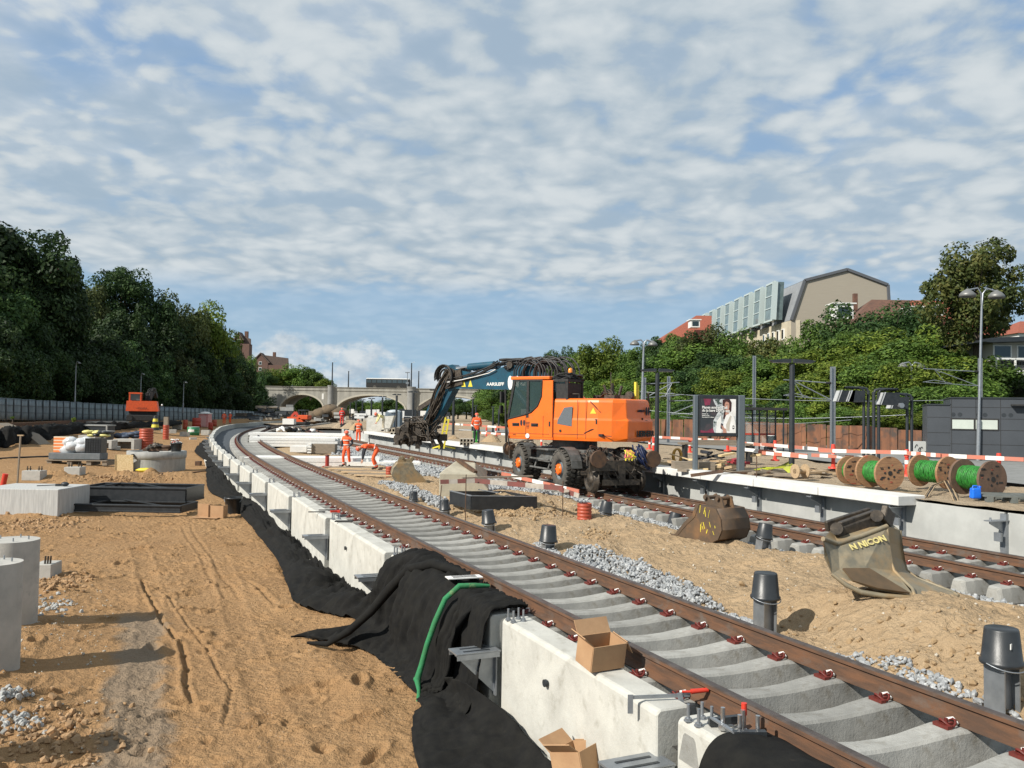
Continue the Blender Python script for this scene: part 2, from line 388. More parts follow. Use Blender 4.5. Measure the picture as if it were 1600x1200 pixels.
# ------------------------------------------------------------------ ground sheets
def grid_mesh(name, X, Y, Z, m, smooth=True):
    r, c = X.shape; vs = np.stack([X, Y, Z], -1).reshape(-1, 3)
    i = np.arange(r * c).reshape(r, c)
    f = np.stack([i[:-1, :-1], i[:-1, 1:], i[1:, 1:], i[1:, :-1]], -1).reshape(-1, 4)
    me = bpy.data.meshes.new(name); me.vertices.add(len(vs)); me.vertices.foreach_set('co', vs.ravel().astype(np.float32))
    me.loops.add(f.size); me.loops.foreach_set('vertex_index', f.ravel().astype(np.int32))
    me.polygons.add(len(f)); me.polygons.foreach_set('loop_start', np.arange(0, f.size, 4, dtype=np.int32))
    me.polygons.foreach_set('loop_total', np.full(len(f), 4, dtype=np.int32)); me.polygons.foreach_set('use_smooth', np.full(len(f), smooth))
    me.update(calc_edges=True); me.validate(); me.materials.append(m)
    o = bpy.data.objects.new(name, me); S.collection.objects.link(o); return o
def sand_mat(name, dk, lt, wet, gravelly=0., patch=None):
    m = bpy.data.materials.new(name); m.use_nodes = True; N, L = m.node_tree.nodes, m.node_tree.links; b = N['Principled BSDF']
    b.inputs['Roughness'].default_value = .95; b.inputs['Specular IOR Level'].default_value = .15
    g = N.new('ShaderNodeNewGeometry'); pos = g.outputs['Position']
    def noise(s, d=6, r=.6, sc=None):
        v = pos
        if sc:
            mp = N.new('ShaderNodeMapping'); mp.inputs['Scale'].default_value = sc; mp.inputs['Rotation'].default_value = (0, 0, .4); L.new(pos, mp.inputs[0]); v = mp.outputs[0]
        n = N.new('ShaderNodeTexNoise'); n.inputs['Scale'].default_value = s; n.inputs['Detail'].default_value = d; n.inputs['Roughness'].default_value = r; L.new(v, n.inputs['Vector']); return n.outputs['Fac']
    def mr(v, a, c): n = N.new('ShaderNodeMapRange'); n.inputs[1].default_value = a; n.inputs[2].default_value = c; L.new(v, n.inputs[0]); return n.outputs[0]
    def mix(f, a, c):
        n = N.new('ShaderNodeMix'); n.data_type = 'RGBA'; L.new(f, n.inputs[0])
        for k, q in ((6, a), (7, c)):
            if isinstance(q, tuple): n.inputs[k].default_value = (*q, 1)
            else: L.new(q, n.inputs[k])
        return n.outputs[2]
    c = mix(mr(noise(.45), .35, .65), dk, lt)
    c = mix(mr(noise(5, 8, .7), .38, .7), c, tuple(a * .8 for a in dk))
    c = mix(mr(noise(1.1, 7, .65, (1, .35, 1)), .54, .70), c, wet)
    vo = N.new('ShaderNodeTexVoronoi'); vo.inputs['Scale'].default_value = 26; L.new(pos, vo.inputs['Vector'])
    sel = N.new('ShaderNodeMath'); sel.operation = 'MULTIPLY'; L.new(mr(vo.outputs['Distance'], .20, .12), sel.inputs[0]); L.new(mr(noise(2.2, 3), .52 - gravelly * .15, .60), sel.inputs[1])
    c = mix(sel.outputs[0], c, (.50, .45, .38))
    c = mix(mr(noise(70, 3, .7), .3, .75), tuple(a * .72 for a in dk), c)
    if patch:   # damp grey-brown strip of crushed stone
        sp = N.new('ShaderNodeSeparateXYZ'); L.new(pos, sp.inputs[0])
        px, py, wx, y0, y1 = patch
        t = N.new('ShaderNodeMath'); t.operation = 'MULTIPLY_ADD'; L.new(sp.outputs[1], t.inputs[0]); t.inputs[1].default_value = .42; L.new(sp.outputs[0], t.inputs[2])
        q = N.new('ShaderNodeMath'); q.operation = 'MULTIPLY_ADD'; L.new(noise(1.6, 5), q.inputs[0]); q.inputs[1].default_value = 1.0; L.new(t.outputs[0], q.inputs[2])
        q2 = N.new('ShaderNodeMath'); q2.operation = 'SUBTRACT'; L.new(q.outputs[0], q2.inputs[0]); q2.inputs[1].default_value = px + .42 * py + .5
        q3 = N.new('ShaderNodeMath'); q3.operation = 'ABSOLUTE'; L.new(q2.outputs[0], q3.inputs[0])
        f = N.new('ShaderNodeMath'); f.operation = 'MULTIPLY'; L.new(mr(q3.outputs[0], wx, wx * .6), f.inputs[0]); L.new(mr(sp.outputs[1], y1, y1 - .8), f.inputs[1])
        c = mix(f.outputs[0], c, (.25, .185, .125))
    L.new(c, b.inputs['Base Color'])
    bp = N.new('ShaderNodeBump'); bp.inputs['Distance'].default_value = .06; bp.inputs['Strength'].default_value = 1
    h = N.new('ShaderNodeMath'); h.operation = 'MULTIPLY_ADD'; L.new(noise(9, 7, .58), h.inputs[0]); h.inputs[1].default_value = 1.6; fn_ = N.new('ShaderNodeMath'); fn_.operation = 'MULTIPLY'; L.new(noise(60, 3, .6), fn_.inputs[0]); fn_.inputs[1].default_value = .3; L.new(fn_.outputs[0], h.inputs[2])
    L.new(h.outputs[0], bp.inputs['Height']); L.new(bp.outputs[0], b.inputs['Normal']); return m
M_SAND = sand_mat('orange_sand', (.405, .24, .115), (.475, .30, .155), (.315, .18, .085), 0, (P(215, 1060, -1.1).x, P(215, 1060, -1.1).y, .42, 0, 14.2))
M_SAND2 = sand_mat('stony_sand', (.47, .335, .20), (.55, .415, .265), (.38, .265, .155), .6)
M_SAND3 = sand_mat('platform_sand', (.44, .34, .23), (.50, .40, .28), (.30, .235, .17), .8)
M_EARTH = sand_mat('dark_earth', (.06, .055, .03), (.10, .085, .045), (.04, .04, .02), .1)
M_BED = mat('dark_trackbed', (.055, .052, .048), .95, (.035, .033, .03), 6, bump=.01, bsc=20)

def dents(X, Y, Z, pts):
    for (cx, cy, a, rx, ry, dz) in pts:
        k = (np.abs(X - cx) < 3 * max(rx, ry)) & (np.abs(Y - cy) < 3 * max(rx, ry))
        if not k.any(): continue
        x = X[k] - cx; y = Y[k] - cy; u = x * math.cos(a) + y * math.sin(a); v = -x * math.sin(a) + y * math.cos(a)
        r2 = (u / rx) ** 2 + (v / ry) ** 2
        Z[k] += -dz * np.exp(-r2 * 1.2) + dz * .85 * np.exp(-((np.sqrt(r2) - 1.5) ** 2) * 5)
def groove(X, Y, Z, line, w, dz, rim):
    for (a, b) in zip(line[:-1], line[1:]):
        ax, ay = a; bx, by = b; L2 = (bx - ax) ** 2 + (by - ay) ** 2; L = math.sqrt(L2)
        t = np.clip(((X - ax) * (bx - ax) + (Y - ay) * (by - ay)) / L2, 0, 1)
        d = np.hypot(X - ax - t * (bx - ax), Y - ay - t * (by - ay))
        s = ((X - ax) * (by - ay) - (Y - ay) * (bx - ax)) / L
        k = d < w * 4
        Z[k] += (-dz * np.exp(-(d[k] / w) ** 2) + rim * np.exp(-((d[k] - w * 1.6) / (w * .7)) ** 2) * np.where(s[k] > 0, 1., .4))
def build_ground():
    # left working area
    y = np.concatenate([3.2 * (30 / 3.2) ** np.linspace(0, 1, 1000), 30 * (230 / 30) ** np.linspace(0, 1, 170)[1:]])
    t = np.concatenate([np.linspace(.0, 9, 330), 9 * (120 / 9) ** np.linspace(0, 1, 150)[1:]])
    Y, T = np.meshgrid(y, t, indexing='ij'); X = wallx(Y) + .28 - T
    Z = zleft(X, Y)
    near = 1 - sst(25, 60, Y)
    Z = Z + .10 * fbm(X * .5, Y * .5, 3, 3) + (.05 * fbm(X * 2.2, Y * 2.2, 4, 9) + .030 * np.abs(fbm(X * 7, Y * 7, 4, 21)) + .010 * fbm(X * 26, Y * 26, 2, 23)) * near * (.25 + .75 * sst(-.15, .2, fbm(X * .6 + 3, Y * .45, 3, 61)))
    Z += .17 * np.exp(-((T - .28) / .8) ** 2) * (1 - sst(13.0, 15.5, Y)) * sst(8.8, 9.8, Y) + .10 * np.exp(-((T - 1.5) / .3) ** 2) * np.exp(-((Y - 10.5) / 1.6) ** 2)
    # softer lumps right by the wall, slope up against columns at the left
    Z += .22 * np.exp(-((T - 6.8) / 1.6) ** 2) * (1 - sst(12, 16, Y)) * 1.0
    Z += .16 * np.abs(fbm(X * 1.6, Y * 1.6, 4, 31)) * sst(4.5, 7, T) * (1 - sst(15, 19, Y))
    ds = []
    for i in range(900):
        yy = 5 * 6 ** random.random(); tt = random.uniform(.7, 10); xx = float(wallx(yy)) - tt
        ds.append((xx, yy, random.uniform(0, 3), random.uniform(.035, .09), random.uniform(.07, .19), random.choice((.012, .02, .03, .055))))
    for tc, ph in ((2.3, 0), (4.1, 1.3)):      # wheel tracks pressed into the sand, with tread marks
        tt = T - tc - .35 * np.sin(Y * .21 + ph) - .02 * (Y - 9); w = np.exp(-(tt / .17) ** 4) * sst(6.5, 8, Y) * (1 - sst(18, 25, Y)) * (.35 + .65 * sst(-.1, .15, fbm(X * .5, Y * .5, 2, 66)))
        Z = Z - w * (.022 + .007 * np.sin((Y + np.abs(tt) * .8) * 52)) + .012 * np.exp(-((np.abs(tt) - .24) / .05) ** 2) * (w.max() * 0 + 1) * sst(6.5, 8, Y) * (1 - sst(18, 25, Y))
    dents(X, Y, Z, ds)
    g = lambda l: [tuple(P(a, b, -1.12)[:2]) for a, b in l]
    groove(X, Y, Z, g([(222, 905), (232, 932), (245, 950), (252, 972), (262, 985), (276, 1002)]), .035, .05, .035)
    groove(X, Y, Z, g([(283, 1005), (287, 1024), (292, 1045), (290, 1068), (300, 1095)]), .04, .05, .035)
    groove(X, Y, Z, g([(252, 922), (268, 938), (285, 960), (301, 988), (325, 1015), (340, 1048), (362, 1075), (350, 1130)]), .03, .022, .02)
    groove(X, Y, Z, g([(385, 905), (430, 940)]), .05, .03, .02)
    for k in (0, .25):
        groove(X, Y, Z, [(-9.2 - k, 24.5), (-8.1 - k, 22), (-6.6 - k, 19), (-5.9 - k, 17.4), (-4.8 - k, 15.2)], .045, .015, .012)
    for cx, cy, a, r in ((-17.5, 39, .40, 1.5), (-15.6, 40, .3, 1.2), (-20.2, 38, .35, 1.3), (-19, 36.5, .2, 1), (-14.3, 25.9, .16, 1.1), (-16.2, 25.2, .2, 1)):
        k = np.exp(-(((X - cx) / r) ** 2 + ((Y - cy) / (r * .7)) ** 2)); Z += a * k * (1 + .6 * fbm(X * 3, Y * 3, 3, 5))
    o = grid_mesh('sand_ground', X, Y, Z, M_SAND); tag(o, kind='structure')
    global Zn; Zn = (X, Y, Z)
    # median between the tracks
    y = np.concatenate([4.0 * (32 / 4.) ** np.linspace(0, 1, 800), 32 * (140 / 32) ** np.linspace(0, 1, 120)[1:]]); u = np.linspace(0, 1, 260)
    Y, U = np.meshgrid(y, u, indexing='ij'); a = tx1(Y) + .9; b = tx2(Y) - 1.24; X = a + (b - a) * U
    Z = zmed(X, Y) - .16 * sst(.80, .98, U); near = 1 - sst(20, 50, Y); e = sst(.02, .16, U) * sst(.0, .12, 1 - U)
    Z = Z + e * (.16 * fbm(X * .7, Y * .7, 3, 43) + .09 * fbm(X * 2.4, Y * 2.4, 4, 49) * near + .045 * np.abs(fbm(X * 6, Y * 6, 4, 55)) * near + .016 * fbm(X * 24, Y * 24, 2, 57) * near)
    ds = [(random.uniform(1, 7), random.uniform(8, 24), random.uniform(0, 3), .07, .13, random.uniform(.01, .03)) for _ in range(120)]
    dents(X, Y, Z, ds)
    q = P(1262, 985, -.25); k = np.exp(-(((X - q.x) / .35) ** 2 + ((Y - q.y) / .6) ** 2)); Z -= .16 * k
    o = grid_mesh('median_ground', X, Y, Z, M_SAND2); tag(o, kind='structure')
    global Zm; Zm = (X, Y, Z)
    # track beds
    for nm, fx, z0, lo, hi, w0, w1 in (('track_bed', tx1, -.235, 2, 168, -1.15, 1.05), ('second_track_bed', tx2, Z2 - .235, 3, 125, -1.3, 2.1)):
        pts = path(fx, lo, hi, .8); X = np.array([[p[0] + p[3] * w, ] for p in pts for w in (w0, w1)]).reshape(-1, 2); Y = np.array([[p[1] - p[2] * w] for p in pts for w in (w0, w1)]).reshape(-1, 2)
        o = grid_mesh(nm, X, Y, np.full_like(X, z0), M_BED); tag(o, kind='structure')
    # trench floor between far wall and track, its shade painted in as dark blue-grey
    y = np.linspace(30, 180, 100); X = np.stack([wallx(y) + .25, tx1(y) - 1.1], 1); Y = np.stack([y, y], 1)
    tag(grid_mesh('trench_floor', X, Y, np.full_like(X, -.55), mat('shaded_trench_floor', (.045, .055, .065), .8, (.06, .07, .08), 1.5)), kind='structure')
    # base sheet to the horizon
    m = MB(); m.add([(-2500, -60, -2.2), (2500, -60, -2.2), (2500, 4500, -1.6), (-2500, 4500, -1.6)], [(0, 1, 2, 3)]); tag(m.obj('ground', M_EARTH), kind='structure')
    m = MB(); m.add([(-29, 118, -.30), (60, 118, -.30), (220, 620, .2), (-260, 620, .2)], [(0, 1, 2, 3)]); tag(m.obj('far_ground', M_SAND3), kind='structure')
    # platform fill behind the slab
    y = 10 * (75 / 10) ** np.linspace(0, 1, 240); W = np.linspace(0, 1, 110)
    Y, U = np.meshgrid(y, W, indexing='ij'); a = tx2(Y) + 2.12
    b = np.maximum(np.interp(Y, [10, 23.4, 39.5, 53.8, 70, 80], [15.2, 12.3, 10.4, 6.6, -1, -6]), a + 3)
    X = a + (b - a) * U; Z = ZPL + .10 * fbm(X * .8, Y * .8, 3, 71) * sst(.03, .2, U) + .03 * fbm(X * 4, Y * 4, 3, 77) - .0
    o = grid_mesh('platform_ground', X, Y, Z, M_SAND3); tag(o, kind='structure')
    X = np.stack([b[:, 0], b[:, 0]], 1); Y2 = np.stack([y, y], 1); Z = np.stack([Z[:, -1], np.full(len(y), -.6)], 1)
    # far side: dark trough, then the other platform
    y = np.linspace(8, 118, 60); X = np.stack([tx2(y) + 2.0, tx2(y) + 75], 1); Y = np.stack([y, y], 1); tag(grid_mesh('trough_ground', X, Y, np.full_like(X, -.55), M_BED), kind='structure')
build_ground()
def zat(G, x, y):
    X, Y, Z = G; i = int(np.clip(np.searchsorted(Y[:, 0], y), 0, len(Y) - 1)); j = int(np.argmin(np.abs(X[i] - x))); return float(Z[i, j])
def ZL(x, y): return zat(Zn, x, y)
def ZM(x, y): return zat(Zm, x, y)
def PL(px, py): return PG(px, py, ZL)
def PM(px, py): return PG(px, py, ZM)
def PPl(px, py): return P(px, py, ZPL + .02)
# ------------------------------------------------------------------ rails and sleepers
def rail(fx, lo, hi, off, z0, name, label, group):
    pts = path(fx, lo, hi, .5)
    prof = [(-.075, 0, 0), (-.075, .012, 0), (-.012, .03, 0), (-.010, .118, 0), (-.036, .13, 0), (-.036, .158, 1), (-.028, .168, 1), (.028, .168, 0), (.036, .158, 0), (.036, .13, 0), (.010, .118, 0), (.012, .03, 0), (.075, .012, 0), (.075, 0, 0)]
    m = MB(); n = len(prof); vs = []
    for x, y, dx, dy in pts:
        for a, z, _ in prof: vs.append((x + dy * (off + a), y - dx * (off + a), z0 + z))
    o = 0
    for k in range(n):
        k2 = (k + 1) % n; mt = 1 if k in (5, 6, 7) else 0
        m.add([], [], 0)
        m.f += [(i * n + k, (i + 1) * n + k, (i + 1) * n + k2, i * n + k2) for i in range(len(pts) - 1)]
        m.m += [mt] * (len(pts) - 1); m.s += [False] * (len(pts) - 1)
    m.v = vs; m.f += [tuple(range(n))]; m.m += [0]; m.s += [False]
    return tag(m.obj(name, [M_RUST, M_HEAD]), label, 'rail', group)
rail(tx1, 2.6, 165, -.7535, .004, 'rail', 'left rail of the near curved track, next to the pale retaining wall', 'rails of the near curved track')
rail(tx1, 2.6, 165, .7535, .004, 'rail', 'right rail of the near curved track, beside the median sand', 'rails of the near curved track')
rail(tx2, 6.0, 122, -.7535, Z2 + .004, 'rail', 'rail of the second track on the median side, under the orange excavator', 'rails of the second track')
rail(tx2, 6.0, 122, .7535, Z2 + .004, 'rail', 'rail of the second track on the platform side, beside the platform wall', 'rails of the second track')
M_CLIP = mat('red_brown_clip', (.16, .022, .015), .5, (.10, .02, .015), 20)
def sleeper_mesh():
    m = MB(); secs = []
    for x, w, z in ((-1.22, .13, -.035), (-1.16, .20, -.012), (-1.0, .23, 0), (-.55, .23, 0), (-.42, .22, -.012), (-.2, .19, -.03), (0, .18, -.036), (.2, .19, -.03), (.42, .22, -.012), (.55, .23, 0), (1.0, .23, 0), (1.16, .20, -.012), (1.22, .13, -.035)):
        bw = w + .10 if abs(x) < 1.2 else w + .12; zb = -.24; h = .02
        secs.append([(x, -bw / 2, zb), (x, -w / 2 - .008, z - h), (x, -w / 2 + .012, z), (x, w / 2 - .012, z), (x, w / 2 + .008, z - h), (x, bw / 2, zb)])
    n = 6
    for s_ in secs: m.v += s_
    for i in range(len(secs) - 1):
        for k in range(5): m.f.append((i * n + k, (i + 1) * n + k, (i + 1) * n + k + 1, i * n + k + 1)); m.m.append(0); m.s.append(False)
    m.f += [tuple(range(n)), tuple(reversed([(len(secs) - 1) * n + k for k in range(n)]))]; m.m += [0, 0]; m.s += [False, False]
    return m
def clip_mesh(side):
    m = MB(); x = .012 * side
    pts = []
    for k in range(15):
        t = k / 14 * 2 * PI * 1.15 - .4
        pts.append((x + .050 * side * math.cos(t) + .012 * side, .055 * math.sin(t), .032 + .018 * math.sin(t * 2 + 1)))
    m.tube(pts, .0095, 5, 0)
    m.box((.075 * side, 0, .012), (.05, .13, .024), mat=0); m.box((.02 * side, 0, .016), (.06, .05, .032), mat=0)
    m.tube([(x - .03 * side, -.05, .03), (x - .045 * side, 0, .052), (x - .02 * side, .05, .03)], .011, 5, 1)
    m.cyl((.04 * side, 0, .0), (.04 * side, 0, .06), .014, n=6, mat=0)
    return m
M_CLIPW = mat('pale_insulator', (.72, .70, .66), .6)
def sleepers(fx, lo, hi, z0, label, group, s0, nmax, ndet):
    pts = path(fx, lo, hi, .6); first = None; rest = MB(); base = sleeper_mesh()
    if s0: pts = pts[s0:]
    bm = base
    cl = {-1: clip_mesh(-1), 1: clip_mesh(1)}; cache = {}
    for i, (x, y, dx, dy) in enumerate(pts):
        a = math.atan2(-dx, dy)      # local +x = right of travel
        if i < nmax:
            if 'b' not in cache:
                t = thing('concrete_sleeper', label, 'sleeper', (x, y, z0), a, group)
                b = bm.obj('sleeper_body', C_SLEEP, t); cache['b'] = b
                for xx, sd_ in ((-.87, -1), (-.635, 1), (.635, -1), (.87, 1)):
                    c = cl[sd_].obj('rail_clip', [M_CLIP, M_CLIPW], t, loc=(xx, 0, 0)); cache.setdefault('c', []).append(c)
                far = MB()
                for xx in (-.87, -.635, .635, .87): far.box((xx, 0, .02), (.09, .11, .045), mat=1)
                for v, f in ((base, 0),): far.add(v.v, v.f, 0)
                fo = far.obj('concrete_sleeper', [C_SLEEP, M_CLIP]); cache['far'] = fo.data; bpy.data.objects.remove(fo)
                cache['t'] = t
            elif i < ndet:
                dup(cache['t'], (x, y, z0 + random.uniform(-.003, .003)), a + random.uniform(-.006, .006), ks=[(cache['b'], [])] + [(c, []) for c in cache['c']])
            else:
                o = bpy.data.objects.new('concrete_sleeper', cache['far']); S.collection.objects.link(o); o.location = (x, y, z0); o.rotation_euler = (0, 0, a)
                tag(o, label, 'sleeper', group)
        else:
            M = Matrix.Translation((x, y, z0)) @ Matrix.Rotation(a, 4, 'Z'); rest.add([M @ Vector(v) for v in base.v], base.f, 0)
    if rest.v: tag(rest.obj('distant_sleepers', C_SLEEP), label.replace('sleeper', 'sleepers') + ', far end towards the bridge', 'sleepers', None, 'stuff')
sleepers(tx1, 4.35, 160, 0, 'pale concrete sleeper lying under the rails of the near curved track', 'sleepers of the near curved track', 0, 170, 62)
sleepers(tx2, 9.0, 120, Z2, 'grey concrete sleeper lying under the rails of the second track by the platform', 'sleepers of the second track', 0, 130, 62)
# ------------------------------------------------------------------ retaining wall blocks with steel brackets
def bolt(m, x, y, z, h=.11, mt=0):
    m.cyl((x, y, z), (x, y, z + h), .012, n=8, mat=mt); m.cyl((x, y, z), (x, y, z + .022), .026, n=6, mat=mt, sm=False)
    m.cyl((x, y, z), (x, y, z + .006), .034, n=10, mat=mt)
def bracket(t, x, y, z, far=False):
    """cantilever bracket bolted to the block end, sticking out to the left (-x)"""
    m = MB(); m.box((x - .24, y, z), (.50, .26, .016)); m.box((x - .24, y + .05, z + .0105), (.30, .028, .004), mat=1); m.box((x - .24, y - .06, z + .0105), (.30, .028, .004), mat=1)
    m.prism([(x - .46, z - .008), (x - .46, z - .04), (x - .02, z - .46), (x - .01, z - .46), (x - .01, z - .008)], y - .008, y + .008)
    m.box((x - .008, y, z - .24), (.016, .13, .5))
    m.box((x - .24, y - .125, z - .03), (.48, .010, .06)); m.box((x - .24, y + .125, z - .03), (.48, .010, .06))
    return m.obj('steel_bracket', [M_GALV, M_STEELD], t)
def wall():
    js = [3.2, 6.28, 9.15, 13.15, 17.25, 21.5, 25.6, 29.4, 33.2, 37.2, 41.5, 46, 51, 56.5, 62.5, 69, 76, 84, 93, 103, 114, 126, 138, 150, 163, 176]
    adj = ['with a cardboard box on top', 'with the black sheet hanging over it', 'long, second beyond the black drape', '', '']
    for i, (a, b) in enumerate(zip(js[:-1], js[1:])):
        xa, xb = float(wallx(a)) + .0, float(wallx(b)) + .0
        d = Vector((xb - xa, b - a, 0)); L = d.length - .16; rz = math.atan2(-d.x, d.y)
        lab = {0: 'nearest pale concrete wall block at the bottom edge, carrying a clamp and four anchor bolts', 1: 'big pale concrete wall block with a cardboard box and a clamp on its top',
               2: 'concrete wall block mostly covered by the hanging black sheet', 3: 'long pale concrete wall block just beyond the hanging black sheet',
               4: 'long pale concrete wall block with black wrenches lying on its top'}.get(i, 'small pale concrete wall block in the far curve of the retaining wall')
        grp = None if i < 5 else 'distant blocks of the curved retaining wall'
        c = Vector((xa, a, 0)) + d * .5
        t = thing('retaining_wall_block', lab, 'wall block', (c.x, c.y, 0), rz, grp)
        nx = .05     # near end stands slightly proud of the far end of the next one
        m = MB(); w = .30; zt = .045
        def pt(u, v, z): return ((-w / 2 + .15) + u * w + (-.07 * (.5 - v)) - 0., (v - .5) * L, z)
        prof = lambda v: [pt(0, v, -.98), pt(0, v, zt - .03), pt(.10, v, zt), pt(1, v, zt), pt(1, v, -.98)]
        secs = [prof(0), prof(1)]; vs = secs[0] + secs[1]
        m.add(vs, [(4, 3, 2, 1, 0), (5, 6, 7, 8, 9), (0, 1, 6, 5), (1, 2, 7, 6), (2, 3, 8, 7), (3, 4, 9, 8), (4, 0, 5, 9)])
        m.obj('wall_stem', C_CONCW, t, bevel=.012)
        f = MB(); f.prism([(-.42, -1.22), (-.42, -1.10), (-.001, -.9805), (.33, -.9805), (.33, -1.22)], -L / 2 - .07, L / 2 + .07); f.obj('footing', C_CONCW, t)
        bk = bracket(t, -.02 + .035, -L / 2 - .03, -.30)
        bl = MB()
        for u, v in ((.06, .10), (.18, .10), (.07, .21), (.19, .20)): bolt(bl, u, L / 2 - v, zt, .12)
        bl.obj('anchor_bolts', M_GALV, t)
        if i in (1, 3): 
            h = MB(); h.cyl((-.034 + .0, .12 * L, -.30), (-.008, .12 * L, -.30), .035, n=14); h.obj('lifting_recess', M_STEELD, t)
wall()
def wz(): return .045
# ------------------------------------------------------------------ sheets of black geotextile
def patch_cloth(name, rows, label, group=None, amp=.03, res=10, seed=0, th=.006, cat='ground sheet', m_=None, fold=.0, nf=1.):
    """rows: list of rows of 3-D control points (same length), smoothed and wrinkled"""
    A = np.array([[tuple(p) for p in r] for r in rows]); nr, nc, _ = A.shape
    def cr(A, n):
        out = []
        for i in range(len(A) - 1):
            p0, p1, p2, p3 = A[max(i - 1, 0)], A[i], A[i + 1], A[min(i + 2, len(A) - 1)]
            for k in range(n):
                t = k / n; out.append(.5 * ((2 * p1) + (p2 - p0) * t + (2 * p0 - 5 * p1 + 4 * p2 - p3) * t * t + (3 * p1 - p0 - 3 * p2 + p3) * t ** 3))
        out.append(A[-1]); return np.array(out)
    B = cr(A, res); B = cr(B.transpose(1, 0, 2), res).transpose(1, 0, 2)
    u = np.linspace(0, 1, B.shape[0])[:, None] * nr; v = np.linspace(0, 1, B.shape[1])[None, :] * nc
    du = np.gradient(B, axis=0); dv = np.gradient(B, axis=1); n = np.cross(du, dv); n /= np.maximum(np.linalg.norm(n, axis=-1, keepdims=True), 1e-9)
    w = amp * (1.6 * fbm(B[..., 0] * 2.0 + B[..., 2] * 1.3, B[..., 1] * 1.1, 3, 80 + seed) + 1.5 * (np.abs(fbm(B[..., 0] * 4 + B[..., 2] * 2 + 3, B[..., 1] * 2.2, 3, 90 + seed)) - .2))
    ph = u * nf + .8 * fbm(u * .9 + 0 * v, v * .5 + 0 * u, 3, 70 + seed) * 2
    w = w + fold * (np.abs(((ph + .15 * v) % 1.) * 2 - 1) - .5) * (.35 + 1.3 * np.abs(fbm(u * .7 + 5, v * .6, 2, 33 + seed)) * 2)
    B = B + n * w[..., None]
    o = grid_mesh(name, B[..., 0], B[..., 1], B[..., 2], m_ or M_CLOTH)
    s = o.modifiers.new('thickness', 'SOLIDIFY'); s.thickness = th; s.offset = 0
    return tag(o, label, cat, group)
def rowpix(pts): return [P(*p) if len(p) == 3 else PD(*p) for p in pts]
def strip():
    L_ = [(316, 690), (304, 705), (320, 722), (322, 745), (326, 768), (352, 784), (386, 818), (412, 850), (434, 880), (449, 918), (462, 946), (512, 962), (560, 972), (600, 978)]
    R_ = [(331, 689), (345, 710), (352, 730), (368, 757), (400, 783), (432, 802), (458, 838), (482, 862), (506, 882), (534, 904), (556, 916), (578, 926), (612, 925), (640, 930)]
    rows = []
    for k, (a, b) in enumerate(zip(L_, R_)):
        A = PL(*a); B = P(b[0], b[1], -.92 if k < 11 else -.80)
        row = []
        for u in (0, .3, .6, .85, 1):
            p = A.lerp(B, u); g = ZL(p.x, p.y) if p.x < float(wallx(p.y)) else -1.
            if u < 1: p.z = g + .13 + .18 * math.sin(u * PI) * (1 if k % 2 else .5)
            if p.x > float(wallx(p.y)) - .66: p.z = max(p.z, -.93)
            if u == 0: p.z = g + .05
            row.append(p)
        rows.append(row)
    patch_cloth('geotextile_sheet', rows, 'long crumpled black geotextile strip lying along the foot of the retaining wall', amp=.06, res=12, seed=1, fold=.12, nf=2.9)
strip()
